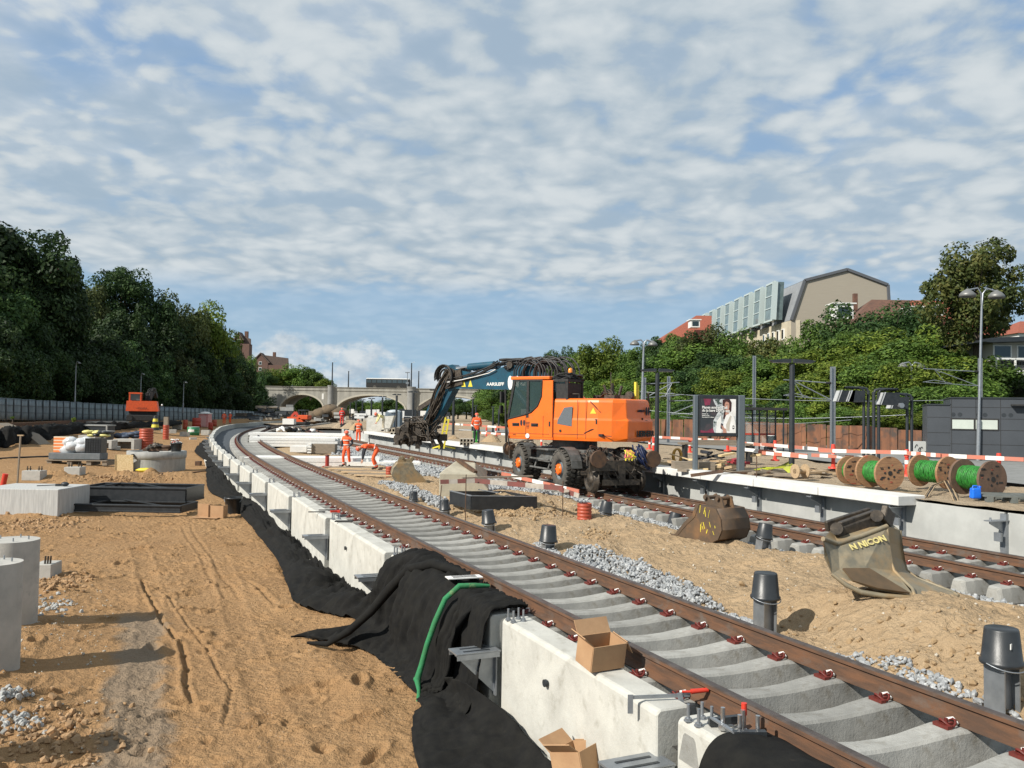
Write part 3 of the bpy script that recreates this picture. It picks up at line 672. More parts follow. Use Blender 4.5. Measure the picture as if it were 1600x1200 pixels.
def drape():
    # lies over the wall top and hangs down to the sand
    top_z = .075
    def W(y, off, z):   # point at wall station y, offset to the right of the wall face
        d = (float(wallx(y + .2)) - float(wallx(y - .2))) / .4; n = Vector((1, -d, 0)).normalized()
        return Vector((float(wallx(y)), y, 0)) + n * off + Vector((0, 0, z))
    rows = []
    for k, y in enumerate((12.75, 12.4, 12.0, 11.6, 11.1, 10.65, 10.2, 9.92, 9.75, 9.62)):
        bulge = .05 + (.09 if k < 5 else .03) * math.sin(k * 2.3); lift = (.02, .08, .16, .15, .09, .04, .03, .03, .02, .015)[k]
        g = ZL(float(wallx(y)) - .9, y); out = (1.35, 1.0, .65, .50, .46, .46, .48, .50, .46, .42)[k]
        rows.append([W(y - .1 * k * .3, .46, top_z + lift * .3 - .02), W(y, .28, top_z + lift * .9 + .02), W(y, .02, top_z + lift), W(y, -.12 - bulge, -.10 + lift * .6),
                     W(y + .05, -.20 - bulge * 1.5, -.45), W(y + .1, -.28 - bulge, -.85), W(y + .2, -out, g + .11), W(y + .25, -out - .10, g + .05)])
    patch_cloth('geotextile_drape', rows, 'black geotextile draped over the concrete wall and hanging to the sand under the green strap', amp=.025, res=11, seed=5, fold=.075, nf=1.9)
    dr = [o for o in S.collection.objects if o.name.startswith('geotextile_drape')][-1]
    m = MB(); m.tube([W(10.35, .36, .12), W(10.8, .22, .20), W(11.25, .05, .22), W(11.6, -.16, .10), W(11.85, -.34, -.20), W(12.05, -.55, -.55), W(12.2, -.82, -.84), W(12.25, -1.10, -1.0), W(12.6, -1.30, -1.06)], [.02, .05, .065, .06, .07, .06, .055, .04, .02], 12)
    m.obj('rolled_fold', M_CLOTH, dr)
    # second fold nearer the camera, running down and along the footing
    rows = []
    for k, y in enumerate((10.0, 9.75, 9.5, 9.32, 9.2)):
        g = ZL(float(wallx(y)) - .9, y)
        rows.append([W(y, .40, .10 + .01 * k), W(y, .16, .12), W(y, -.05, .09), W(y - .02, -.14 - .03 * (k % 2), -.25), W(y - .05, -.22 + .03 * (k % 2), -.70), W(y - .1, -.40, g + .10), W(y - .1, -.62, g + .03)])
    patch_cloth('geotextile_drape', rows, 'narrow end of black geotextile hanging over the wall just right of the green strap', amp=.02, res=10, seed=8, fold=.05, nf=1.6)
    rows = []
    for k, y in enumerate((9.7, 9.2, 8.7, 8.2, 7.7, 7.2, 6.7, 6.2, 5.7, 5.2)):
        rw = (-.36, -.30, -.10, -.06, -.05, -.05, -.05, -.05, -.05, -.05)[k]; zt = (-.72, -.66, -.78, -.90, -.97, -1.0, -1.02, -1.03, -1.03, -1.03)[k]
        g = lambda o: ZL(float(wallx(y)) - o, y)
        lo = (.62, .80, .95, 1.05, 1.12, 1.18, 1.22, 1.25, 1.3, 1.3)[k]
        rows.append([W(y, rw, zt), W(y, -.35, min(-.90, zt - .1)), W(y, -.62, g(.62) + .10), W(y, -lo, g(lo) + .05), W(y, -lo - .1, g(lo + .1) + .0)])
    patch_cloth('geotextile_sheet', rows, 'black geotextile lying dusty on the footing in front of the big wall block', amp=.035, res=9, seed=12, fold=.04, nf=1.2)
    rows = []
    for k, y in enumerate((5.75, 5.6, 5.4, 5.1, 4.7)):
        rows.append([W(y, .40, .06), W(y, .22, .085 + .02 * (k % 2)), W(y, .02, .07), W(y, -.12, -.1), W(y, -.2, -.5), W(y, -.25, -.95)])
    patch_cloth('geotextile_drape', rows, 'black geotextile folded over the nearest wall block at the bottom right edge', amp=.02, res=7, seed=15)
    # green strap hose
    y = 10.05; pts = [W(y + .02, .33, .16), W(y + .02, .15, .175), W(y + .03, -.05, .18), W(y + .04, -.22, .04), W(y + .04, -.34, -.22), W(y + .05, -.43, -.48), W(y + .06, -.49, -.72), W(y + .05, -.54, -.86), W(y - .04, -.55, -.96), W(y - .12, -.58, -1.06)]
    m = MB(); m.tube(pts, [.02, .032, .036, .034, .036, .034, .036, .042, .022, .03], 10); m.ell(pts[7], (.048, .045, .04), 8, 6)
    tag(m.obj('lifting_strap', mat('green_strap', (.02, .20, .075), .85, (.03, .14, .05), 9, bump=.006, bsc=30, col3=(.30, .25, .12), sc3=7, lo3=.58, hi3=.75)), 'green lifting strap hanging over the black drape on the wall', 'strap')
    m = MB(); c = W(10.45, .16, .20); m.box(c, (.44, .17, .012), .35); m.box(c + Vector((0, 0, .010)), (.30, .10, .004), .35, mat=1)
    tag(m.obj('paper_card', [M_WHITE, mat('grey_print', (.35, .34, .33), .8, (.1, .1, .1), 40)]), 'white printed card lying on the black drape by the rail', 'card')
drape()
# black sheet along the old track bed at the far left
def lipsheet():
    rows = []
    for k, (px, pt, pb) in enumerate([(-30, 673, 706), (0, 672.5, 699), (14, 670, 700), (31, 668.5, 693), (46, 667.5, 695), (62, 666.5, 687), (80, 666, 688), (95, 665, 682), (112, 664, 680), (135, 663.5, 677), (160, 662.5, 675), (190, 661.5, 672), (225, 660.5, 669), (250, 660, 667), (285, 659, 664)]):
        b = PL(px, pb); t = PD(px, pt, b.y + 1.0)
        rows.append([b + Vector((0, -.3, .02)), b.lerp(t, .4) + Vector((0, 0, .1)), t, t + Vector((-.8, 1.4, .06))])
    patch_cloth('geotextile_sheet', rows, 'long black sheeting holding the raised bank below the far left fence', amp=.22, res=6, seed=20, th=.02)
lipsheet()
# ------------------------------------------------------------------ loose stones
def stones(name, label, spots, m_, cat='gravel'):
    t = (1 + 5 ** .5) / 2; ico = np.array([(-1, t, 0), (1, t, 0), (-1, -t, 0), (1, -t, 0), (0, -1, t), (0, 1, t), (0, -1, -t), (0, 1, -t), (t, 0, -1), (t, 0, 1), (-t, 0, -1), (-t, 0, 1)]) / 1.9
    fc = [(0, 11, 5), (0, 5, 1), (0, 1, 7), (0, 7, 10), (0, 10, 11), (1, 5, 9), (5, 11, 4), (11, 10, 2), (10, 7, 6), (7, 1, 8), (3, 9, 4), (3, 4, 2), (3, 2, 6), (3, 6, 8), (3, 8, 9), (4, 9, 5), (2, 4, 11), (6, 2, 10), (8, 6, 7), (9, 8, 1)]
    m = MB()
    for x, y, z, r in spots:
        j = RNG.uniform(.62, 1.25, (12, 1)); s_ = RNG.uniform(.6, 1.2, 3); a = random.uniform(0, 6); c, s = math.cos(a), math.sin(a)
        v = ico * j * s_ * r; v = np.stack([v[:, 0] * c - v[:, 1] * s, v[:, 0] * s + v[:, 1] * c, v[:, 2]], 1) + (x, y, z)
        o = len(m.v); m.v.extend(map(tuple, v)); m.f.extend([(p + o, q + o, w + o) for p, q, w in fc])
    m.m = [0] * len(m.f); m.s = [False] * len(m.f)
    return tag(m.obj(name, m_), label, cat, None, 'stuff')
C_BAL = mat('ballast_stone', (.34, .35, .36), .9, (.20, .21, .215), 9, lo=.4, hi=.6, col3=(.55, .56, .55), sc3=17, lo3=.5, hi3=.7)
sp = []
def heap(n, pix, rr, zfn=ZM, up=.03, jit=1.):
    """n stones scattered in a pixel polygon projected to the ground"""
    w = [P(a, b, -.25) for a, b in pix]; xs = [p.x for p in w]; ys = [p.y for p in w]; k = 0; tries = 0
    while k < n and tries < n * 30:
        tries += 1; x = random.uniform(min(xs), max(xs)); y = random.uniform(min(ys), max(ys)); ins = False; j = len(w) - 1
        for i in range(len(w)):
            if (w[i].y > y) != (w[j].y > y) and x < (w[j].x - w[i].x) * (y - w[i].y) / (w[j].y - w[i].y) + w[i].x: ins = not ins
            j = i
        if ins: sp.append((x, y, zfn(x, y) + random.uniform(0, up), random.uniform(*rr))); k += 1
heap(2000, [(878, 872), (905, 862), (960, 872), (1050, 905), (1110, 940), (1140, 965), (1120, 965), (1010, 925)], (.018, .042), up=.07)
heap(900, [(1120, 955), (1160, 965), (1200, 985), (1160, 982)], (.015, .035))
heap(1500, [(590, 755), (625, 760), (655, 772), (700, 795), (690, 800), (640, 782)], (.03, .06), up=.12)
heap(400, [(830, 850), (860, 858), (880, 872), (850, 865)], (.02, .04))
heap(380, [(1290, 1020), (1420, 1060), (1540, 1105), (1600, 1130), (1600, 1150), (1450, 1095)], (.015, .038))
for i in range(5200):       # along the outer rail of the near track, and on the median side of the second
    y = 5 * (60 / 5) ** random.random(); x = float(tx1(y)) + 1.0 + abs(random.gauss(0, .22)); sp.append((x, y, -.24 + random.uniform(0, .05), random.uniform(.018, .04)))
for i in range(5200):
    y = 9 * (60 / 9) ** random.random(); x = float(tx2(y)) - 1.33 - abs(random.gauss(0, .20)) * (1 + y / 25); sp.append((x, y, -.42 + random.uniform(0, .06) + .10 * sst(15, 30, y), random.uniform(.02, .05)))
for i in range(5200):
    y = 24 * (60 / 24) ** random.random(); u = random.random() ** .8; x = float(tx2(y)) - 1.25 - u * (1.6 + .02 * y); z = max(ZM(x, y), -.28 - .12 * u); sp.append((x, y, z + .05, random.uniform(.04, .085)))
stones('ballast_gravel', 'loose grey ballast stones scattered beside the rails', sp, C_BAL)
sp2 = sp = []
for i in range(700):
    y = random.uniform(6, 16); t = random.uniform(4.2, 8.2); x = float(wallx(y)) - t; sp.append((x, y, ZL(x, y) + .004, random.uniform(.008, .022)))
for i in range(700):
    y = random.uniform(6, 24); x = random.uniform(float(tx1(y)) + 1.5, float(tx2(y)) - 1.5); sp.append((x, y, ZM(x, y) + .004, random.uniform(.008, .024)))
stones('pebbles', 'pale pebbles scattered in the orange sand', sp, mat('pale_pebble', (.55, .50, .42), .9, (.30, .26, .2), 9), 'pebbles')
sp = []
for i in range(260):
    y = random.gauss(14.8, .5); t = random.gauss(7.2, .35); x = -8.6 + random.gauss(0, .35); y = 15.9 + random.gauss(0, .5); sp.append((x, y, ZL(x, y) + .01, random.uniform(.02, .06)))
for i in range(420):
    q = PL(random.gauss(190, 50), random.gauss(745, 4)) if i % 2 else PL(random.gauss(60, 45), random.gauss(818, 6)); sp.append((q.x, q.y, q.z + .0, random.uniform(.02, .08)))
for i in range(260):
    q = PL(random.gauss(70, 60), random.gauss(1150, 28)); sp.append((q.x, q.y, q.z + .01, random.uniform(.012, .05)))
stones('soil_clods', 'dark crumbly soil clods on the sand at the left', sp, mat('soil_clod', (.40, .25, .13), .95, (.27, .17, .09), 7), 'clods')
# grey cement spills
sp = []
for px, py, s in ((25, 1128, .26), (75, 945, .22), (5, 1085, .3)):
    for i in range(90):
        q = PL(px + random.gauss(0, 22), py + random.gauss(0, 7)); sp.append((q.x, q.y, q.z + .01, random.uniform(.008, .045)))
stones('cement_spill', 'grey cement crumbs spilled beside the round concrete columns', sp, mat('cement_lump', (.30, .30, .29), .9, (.42, .42, .40), 9), 'cement spill')
# ------------------------------------------------------------------ left working area
def column(px, pbot, ptop, wpx, label, lean=0):
    b = PL(px, pbot); D = b.y; h = PD(px, ptop, D).z - b.z; r = wpx / 2 / ppm(D)
    t = thing('concrete_column', label, 'column', b)
    m = MB(); m.cyl((0, 0, -.5), (0, 0, h), r, n=40); m.obj('shaft', C_CONC, t, bevel=.01)
    q = MB()
    for k in range(5):
        a = k * 1.256 + .3; q.cyl((r * .6 * math.cos(a), r * .6 * math.sin(a), h), (r * .6 * math.cos(a), r * .6 * math.sin(a), h + .05), .010, n=6)
    q.obj('anchor_studs', M_GALV, t)
column(14, 966, 843, 78, 'round grey concrete column, the taller one standing further back at the left edge')
column(-14, 1040, 878, 78, 'round grey concrete column nearest the camera, cut off by the left edge')
column(-190, 1190, 985, 84, 'round concrete column just outside the left edge throwing its shadow on the sand')
def block(name, label, cat, px0, px1, pbot, ptop, depth, rz=0., m_=C_GREY, G=PL, bevel=.012, z=None):
    a = G(px0, pbot); b = G(px1, pbot); D = (a.y + b.y) / 2; w = (px1 - px0) / ppm(D); h = PD((px0 + px1) / 2, ptop, D).z - a.z
    c = Vector(((a.x + b.x) / 2, D + depth / 2, a.z)); m = MB(); m.box((0, 0, h / 2 - .04), (w, depth, h + .08)); 
    o = m.obj(name, m_, bevel=bevel, loc=c); o.rotation_euler = (0, 0, rz); tag(o, label, cat); return o, c, w, h
o, c, w, h = block('concrete_block', 'big rectangular concrete block with a white top at the left edge', 'concrete block', -35, 90, 807, 775, 1, m_=mat('block_concrete', (.50, .50, .48), .9, (.36, .36, .35), 2.5, strk=(8, 8, .6), bump=.003, bsc=40))
bpy.data.objects.remove(o)
A = PL(90, 807); bw = 125 / ppm(A.y); t = tag(MB().box((-bw / 2, .95, .30), (bw, 1.9, 1.0)).obj('concrete_block', [MATS['block_concrete']], bevel=.015, loc=Vector((A.x, A.y, A.z))), 'big rectangular concrete block with a white top at the left edge', 'concrete block')
blk_top = Vector((A.x, A.y, A.z + .80))
m = MB(); q = blk_top + Vector((-.6, 1.0, .0)); m.cyl(q + Vector((-.5, -.2, .03)), q + Vector((.1, .05, .05)), .015, n=6); m.ell(q + Vector((.22, .08, .07)), (.13, .1, .07), 8, 6); m.box(q + Vector((.02, .1, .04)), (.2, .06, .06), .5)
tag(m.obj('hand_tool', M_STEELD), 'dark hand tool with a rounded head lying on the big concrete block', 'tool')
def footing(px, py, wpx, label, up=2):
    b = PL(px, py); s = 1 / ppm(b.y); t = thing('bolted_footing', label, 'footing', b, .05)
    m = MB(); m.box((0, .3, .10), (wpx * s, .6, .42)); m.obj('footing_block', C_CONC, t, bevel=.01)
    q = MB()
    for k in range(up):
        for d in (-.03, .09): q.cyl(((k - .5) * wpx * s * .62 + d, .25, .30), ((k - .5) * wpx * s * .62 + d, .25, .50), .022, n=7); q.cyl(((k - .5) * wpx * s * .62 + d, .25, .36), ((k - .5) * wpx * s * .62 + d, .25, .40), .045, n=6)
    q.obj('anchor_bolts', M_GREASE, t)
footing(48, 747, 28, 'small concrete footing with rusty bolts left of the level staff pallet')
footing(112, 741, 24, 'small low footing with rusty bolts in front of the loaded pallet')
b = PL(64, 905); t = thing('bolted_footing', 'footing with steel bolts half buried beside the taller round column', 'footing', b, .1)
MB().box((0, .25, .03), (.36, .5, .5)).obj('footing_block', C_CONC, t, bevel=.01)
q = MB(); [q.cyl((x, .1, .27), (x + .01, .1, .43), .018, n=7) for x in (0.02, .07, .12)]; q.obj('anchor_bolts', M_GREASE, t)
b = PL(2, 768); m = MB(); m.cyl((0, 0, -.1), (.14, 0, .68), .10, n=14); o = m.obj('plastic_tube', M_RED, loc=b); tag(o, 'bright red plastic tube leaning behind the big block at the left edge', 'tube')
b = PL(27, 756); t = thing('level_staff', 'thin wooden survey stake with a cross top standing in the sand', 'survey stake', b)
hh = PD(31, 681, b.y).z - b.z; MB().bar((0, 0, 0), (.07, 0, hh), .07, .05).obj('stake', M_WOODG, t); MB().box((.07, 0, hh + .02), (.25, .08, .05)).obj('cross_top', M_WOOD, t)
def frame_crate(px0, px1, pbot, ptop, dep, label, dx=0., dz=0.):
    a = PL(px0, pbot); s = 1 / ppm(a.y); w = (px1 - px0) * s; h = (pbot - ptop) * s * .72; t = thing('formwork_box', label, 'frame', a + Vector((w / 2 + dx, 0, dz)), -.03)
    m = MB()
    for y in (0, dep): m.box((0, y, h / 2), (w, .05, h)); m.box((0, y - .03, h - .03), (w + .06, .07, .05)); m.box((0, y - .03, .03), (w + .06, .07, .05))
    for x in (-w / 2, w / 2): m.box((x, dep / 2, h / 2), (.05, dep - .05, h - .004))
    m.obj('frame_walls', M_BLACK, t, bevel=.008)
    r = MB(); r.bar((-w / 2 + .35, .06, h - .05), (-w / 2 + .35, dep, h - .05), .05, .04); r.bar((-w / 2 + .55, .06, h - .02), (-w / 2 + .55, dep, h - .02), .04, .04); r.bar((-w * .2, dep - .1, h + .02), (w * .32, .1, h - .03), .03, .03); r.obj('cross_rods', M_STEELD, t)
frame_crate(112, 282, 799, 782, 1.3, 'lower of two stacked black plastic frames on the sand beside the concrete block')
frame_crate(122, 287, 798, 765, 1.5, 'upper of two stacked black plastic frames on the sand beside the concrete block', dx=.05, dz=.30)
# bucket and cardboard by the sheet
def bucket(b, r, h, label, m_=M_BLACK, group=None, cat='bucket'):
    t = thing('bucket', label, cat, b, group=group); m = MB()
    m.lathe([(r * .8, 0), (r, h), (r * 1.06, h), (r * 1.06, h - .05), (r * .98, h - .06)], n=24); m.lathe([(r * .78, .02), (r * .96, h)], n=24); m.lathe([(0, .02), (r * .8, .02)], n=24)
    m.obj('body', m_, t); k = MB(); k.tube([(math.cos(a) * r * 1.06, -.03 - math.sin(a) * r * .35, h - .04 - math.sin(a) * r * .7) for a in np.linspace(0, PI, 12)], .008, 5); k.obj('handle', M_GALV, t); return t
b = PL(364, 803); bucket(b, 13 / ppm(b.y), 26 / ppm(b.y), 'black bucket standing by the black strip near the open cardboard box')
def carton(loc, w, d, h, rz, label, open_=True, tilt=0.):
    t = thing('cardboard_box', label, 'cardboard box', loc, rz); t.rotation_euler = (tilt, 0, rz); m = MB(); th = .008
    m.box((0, -d / 2, h / 2), (w, th, h)); m.box((0, d / 2, h / 2), (w, th, h)); m.box((-w / 2, 0, h / 2), (th, d - th, h)); m.box((w / 2, 0, h / 2), (th, d - th, h)); m.box((0, 0, th / 2), (w - th, d - th, th))
    m.obj('carton', M_CARD, t)
    f = MB()
    f.bar((0, -d / 2, h), (0, -d / 2 - .12, h - .10), w, th) if 0 else None
    f.box((0, d / 2 + .05, h + .05), (w, th, .14), R=Matrix.Rotation(-.7, 3, 'X')); f.box((-w / 2 - .04, 0, h + .04), (.13, d * .9, th), R=Matrix.Rotation(.7, 3, 'Y')); f.box((w / 2 + .05, 0, h - .05), (.13, d * .9, th), R=Matrix.Rotation(1.0, 3, 'Y'))
    f.obj('flaps', M_CARD, t); return t
b = PL(331, 808); t = thing('cardboard_box', 'open empty cardboard box lying on the sand in front of the black bucket', 'cardboard box', b, -.15)
m = MB(); m.box((-.28, .05, .2), (.44, .012, .4)); m.box((-.05, -.05, .2), (.012, .3, .4), .2); m.box((.22, -.16, .19), (.46, .012, .38), -.05); m.box((-.1, -.15, .012), (.9, .40, .012)); m.box((.44, 0, .19), (.012, .35, .38), .1); m.obj('carton', M_CARD, t)
b = PL(310, 727); tag(MB().box((0, 0, .12), (.28, .5, .26), .1).obj('timber_offcut', M_RUSTD, loc=b), 'small dark timber offcut on the sand by the black strip', 'offcut')
# manhole ring
b = PL(226, 737); s = 1 / ppm(b.y); R_ = 44 * s; t = thing('manhole_ring', 'wide concrete manhole ring with a rim, full of site debris', 'manhole ring', b + Vector((0, R_, 0)))
m = MB(); h = 1.02; m.lathe([(R_ * .985, -.1), (R_ * .985, h * .62)], n=40); m.lathe([(R_ * .985, h * .62), (R_ * 1.02, h * .66), (R_ * 1.02, h), (R_ * .85, h), (R_ * .85, .0)], n=40)
m.obj('ring_wall', C_GREY, t); MB().lathe([(0, h - .08), (R_ * .85, h - .08)], n=30).obj('cover', C_CONC, t)
MB().cyl((-R_ * .45, -R_ * .92, h * .83), (-R_ * .44, -R_ * .92 - .2, h * .83), .07, n=12).obj('pipe_hole', M_BLKM, t)
rt = b + Vector((0, R_, h))
q = b; tag(MB().box((-.33 * 88 * s, -.12, .40), (25 * s, .04, .95), R=Matrix.Rotation(.08, 3, 'X')).box((-.33 * 88 * s - 15 * s, .1, .40), (8 * s, .05, .9), .5).obj('wood_panel', M_OSB, loc=q), 'pale plywood panel leaning on the front of the manhole ring', 'board')
tag(MB().ell((.12, -.25, .10), (.45, .2, .11), 9, 6, jit=.2).obj('yellow_bag', M_YEL, loc=q), 'bright yellow bag lying at the foot of the manhole ring', 'bag')
m = MB(); [m.ell((random.uniform(-.5, .15), random.uniform(-.5, .3), random.uniform(.05, .3)), (random.uniform(.1, .25), .15, random.uniform(.1, .2)), 7, 5, jit=.25) for _ in range(16)]; [m.cyl((-.2 + .22 * k, -.9, .1 + .1 * k), (0 + .2 * k, -.4, .25), .07, n=8) for k in range(3)]
tag(m.obj('debris_heap', M_GREASE, loc=rt), 'heap of muddy pipe fittings on top of the manhole ring', 'debris')
bucket(rt + Vector((1.15, -.3, -.06)), .30, .52, 'dark bucket with striped tape standing on the manhole ring')
m = MB(); [m.tube([(random.gauss(0, .11), random.gauss(0, .1), random.uniform(0, .2)) for _ in range(5)], .025, 5, k % 2) for k in range(8)]; tag(m.obj('barrier_tape', [M_RED, M_WHITE], loc=rt + Vector((1.15, -.3, .46))), 'crumpled red and white barrier tape in the dark bucket on the ring', 'tape')
m = MB(); m.box((.2, -.5, .09), (1.3, .5, .12), .1); m.lathe([(0, .3), (.45, .3), (.45, .16), (0, .16)], (.55, -.1, 0), 16); tag(m.obj('manhole_cover', M_RUSTD, loc=rt), 'rusty round lid and plank on top of the manhole ring', 'lid')
def ribbed(b, r, h, label, name='ribbed_pipe', m_=M_PIPE, n=9, group=None, tilt=0):
    prof = []
    for k in range(n):
        z = h * k / n; prof += [(r * .93, z), (r, z + h / n * .18), (r, z + h / n * .6), (r * .93, z + h / n * .78)]
    prof += [(r, h), (r * .88, h), (r * .86, h - .1)]
    m = MB(); m.lathe(prof, n=22); m.lathe([(0, h - .1), (r * .86, h - .1)], n=22); o = m.obj(name, m_, loc=b); o.rotation_euler = (tilt, 0, 0); return tag(o, label, 'pipe', group)
b = PL(228, 706); s = 1 / ppm(b.y); ribbed(b, 10.5 * s, 36 * s, 'thick ribbed orange-red pipe standing behind the manhole ring')
q = b + Vector((0, 1.5, 33 * s)); t = thing('warning_cone', 'yellow and black striped marker standing behind the ribbed pipe', 'marker', q); m = MB(); [m.cyl((0, 0, .22 * k), (0, 0, .22 * k + .22), .32 - .04 * k, .28 - .04 * k, n=10, mat=k % 2) for k in range(5)]; m.obj('marker_body', [M_BLACK, M_YEL], t)
b = PL(259, 687); s = 1 / ppm(b.y); ribbed(b, 4.6 * s, 23 * s, 'slim orange pipe with a wooden post in it, right of the manhole ring', n=6); tag(MB().box((0, 0, 29 * s), (6.5 * s, 5 * s, 13 * s)).obj('timber_post', M_WOODG, loc=b), 'weathered timber post sticking out of the slim orange pipe', 'post')
# loaded pallet
a = PL(70, 727); z = PL(166, 727); s = 1 / ppm(a.y); w = 98 * s; t = thing('pallet', 'long wooden pallet carrying a dark trough and bags on the sand', 'pallet', a.lerp(z, .5), .02)
m = MB(); [m.box((0, y, .26), (w, .22, .05)) for y in (0, .5, 1.0)]; [m.box((x * w, .5, .12), (.25, 1.1, .22)) for x in (-.45, -.12, .2, .46)]; m.obj('pallet_boards', M_WOODG, t)
pb = a.lerp(z, .5); tag(MB().box((-.05 * w, .45, .48), (w * .86, .9, .34)).obj('steel_trough', mat('grey_trough', (.10, .12, .13), .6, (.15, .16, .17), 4), loc=pb, bevel=.02), 'low dark grey trough lying on the wooden pallet', 'trough')
m = MB()
for k in range(5): m.box((-.33 * w, .5, .72 + .17 * k), (.9, .2, .11), mat=0); m.box((-.33 * w, .5, .72 + .17 * k + .085), (.9, .19, .06), mat=1)
tag(m.obj('barrier_boards', [mat('orange_barrier', (.75, .22, .06), .5), mat('cream_barrier', (.7, .6, .45), .6)], loc=pb), 'stack of orange and cream barrier boards on the pallet', 'barrier')
m = MB(); [m.ell((random.uniform(-.75, .25), random.uniform(.2, .7), .80 + random.uniform(0, .45)), (.45, .35, .3), 9, 7, jit=.16) for _ in range(9)]; tag(m.obj('plastic_sack', mat('clear_film', (.42, .44, .46), .25, (.60, .62, .63), 6, spec=.8), loc=pb), 'shiny grey plastic sack on the pallet between boards and black crate', 'sack')
m = MB(); m.box((.24 * w, .45, 1.05), (.85, .7, .80)); [m.box((.24 * w + x, .09, 1.05), (.02, .02, .78)) for x in np.linspace(-.4, .4, 7)]; [m.box((.24 * w, .085, z_), (.85, .02, .02)) for z_ in np.linspace(.7, 1.4, 6)]; tag(m.obj('black_crate', M_BLACK, loc=pb), 'black ribbed plastic crate at the right of the loaded pallet', 'crate')
m = MB(); [m.ell((.22 * w + random.uniform(-.7, .5), .9, 1.65 + random.uniform(-.1, .15)), (.35, .3, .10), 8, 5, jit=.2, mat=k % 2) for k in range(9)]; tag(m.obj('torn_bag', [mat('pale_yellow_film', (.66, .60, .22), .5), M_BLACK], loc=pb), 'torn pale yellow bag lying on the black crate', 'bag')
# culvert pieces
for k, (x0, x1, yb, hp, dp) in enumerate(((150, 174, 701, 13, .9), (176, 209, 702, 16, 1.3), (122, 148, 692, 12, .9))):
    a = PL(x0, yb); s = 1 / ppm(a.y); w = (x1 - x0) * s; t = thing('culvert_section', ('square concrete culvert piece left of the open one, behind the manhole ring', 'open concrete culvert piece behind the manhole ring', 'low concrete culvert piece behind the black crate')[k], 'culvert', a + Vector((w / 2, 0, 0)))
    m = MB(); H_ = hp * s; m.box((0, dp / 2, H_ - .09), (w, dp, .18)); [m.box((x * (w / 2 - .1), dp / 2, H_ / 2 - .09), (.2, dp, H_ - .18)) for x in (-1, 1)]; m.box((0, dp - .1, H_ / 2 - .09), (w - .4, .2, H_ - .18)); m.obj('shell', C_CONC, t)
for k, (x0, x1, yb, hp) in enumerate(((118, 166, 676, 11), (148, 163, 688, 13), (172, 215, 683, 11))):
    a = PL(x0, yb); s = 1 / ppm(a.y); w = (x1 - x0) * s
    if k < 2:
        t = thing('steel_container', ('long flat dark container below the far sheeting', 'small dark open box right of the flat container')[k], 'container', a + Vector((w / 2, 0, 0))); m = MB(); m.box((0, .8, hp * s * .5), (w, 1.6, hp * s * .96)); m.obj('container_body', M_STEELD, t); m = MB(); m.box((0, .8, hp * s * .98 + .05), (w + .15, 1.75, .1)); m.box((w / 2 + .04, -.02, hp * s * .5), (.12, .12, hp * s)); m.obj('rim', C_GREY, t)
    else:
        m = MB(); [m.ell((random.uniform(-.4, .4) * w, random.uniform(0, .8), random.uniform(0, .35)), (w * .22, .5, hp * s * .35), 9, 6, jit=.12) for _ in range(9)]; tag(m.obj('tarpaulin_heap', mat('navy_tarpaulin', (.03, .045, .08), .6, (.06, .08, .12), 5), loc=a + Vector((w / 2, 0, 0))), 'dark blue tarpaulin heap left of the ribbed orange pipe', 'tarpaulin')
a = PL(288, 684); s = 1 / ppm(a.y)
for k, (px, py, w, h, nm, lb, m_) in enumerate(((302, 680, 18, 13, 'round_tank', 'round green and white tank standing on the sand before the red barrels', M_GREENM), (289.5, 671, 7, 15, 'red_barrel', 'slim red barrel left of the other red barrels', M_PIPE), (307, 668, 13, 15, 'red_barrel', 'wide red barrel in front of the pink cabin', M_REDW), (329, 672, 7, 12, 'red_barrel', 'red barrel lying right of the pink cabin', M_REDW), (335, 666, 7, 10, 'red_barrel', 'small red barrel nearest the two far workers', M_PIPE))):
    b = PL(px, py); s = 1 / ppm(b.y); m = MB(); r = w / 2 * s; H_ = h * s
    m.lathe([(0, 0), (r, 0), (r, H_ * .3), (r * 1.04, H_ * .33), (r, H_ * .36), (r, H_ * .64), (r * 1.04, H_ * .67), (r, H_ * .7), (r, H_ * .98), (r * .95, H_), (0, H_)], n=18)
    if k == 0: m.lathe([(r * 1.02, H_ * .4), (r * 1.05, H_ * .55), (r * 1.02, H_ * .7)], n=9, mat=1, arc=(-2.2, -1.1)); m.lathe([(0, H_ * 1.01), (r, H_ * 1.01)], n=18, mat=1)
    tag(m.obj(nm, [m_, M_WHITE], loc=b), lb, 'tank' if k == 0 else 'barrel')
for k, (px, py, w, h) in enumerate(((287, 682, 12, 7), (320, 680, 12, 8), (275, 671, 13, 7), (262, 677, 22, 6), (176, 703, 16, 5), (300, 687, 10, 3))):
    b = PL(px, py); s = 1 / ppm(b.y); tag(MB().box((0, .3, h * s / 2), (w * s, .8, h * s), .1 * k).obj('kerb_stone', C_CONC, loc=b), ('kerb stone just left of the green tank', 'kerb stone just right of the green tank', 'pale kerb stone behind the slim orange pipe', 'long flat kerb stone left of the slim orange pipe', 'small kerb stone lying before the open culvert', 'low kerb stone before the green tank')[k], 'kerb stone')
b = PL(317, 668); s = 1 / ppm(b.y); t = thing('portable_toilet', 'pink and white portable cabin standing behind the red barrels', 'portable toilet', b)
MB().box((0, .9, 11 * s), (15 * s, 1.8, 20 * s), tp=(.96, .96)).obj('cabin', mat('pink_panel', (.60, .22, .22), .5, (.68, .34, .32), 5), t); MB().box((0, .9, 21.8 * s), (16 * s, 2, .12)).ell((0, .9, 22 * s), (8 * s, 1, .3), 10, 6).obj('roof', M_WHITE, t); MB().box((0, -.01, 10 * s), (9 * s, .04, 17 * s)).obj('door', mat('pale_pink_door', (.65, .38, .36), .5), t)
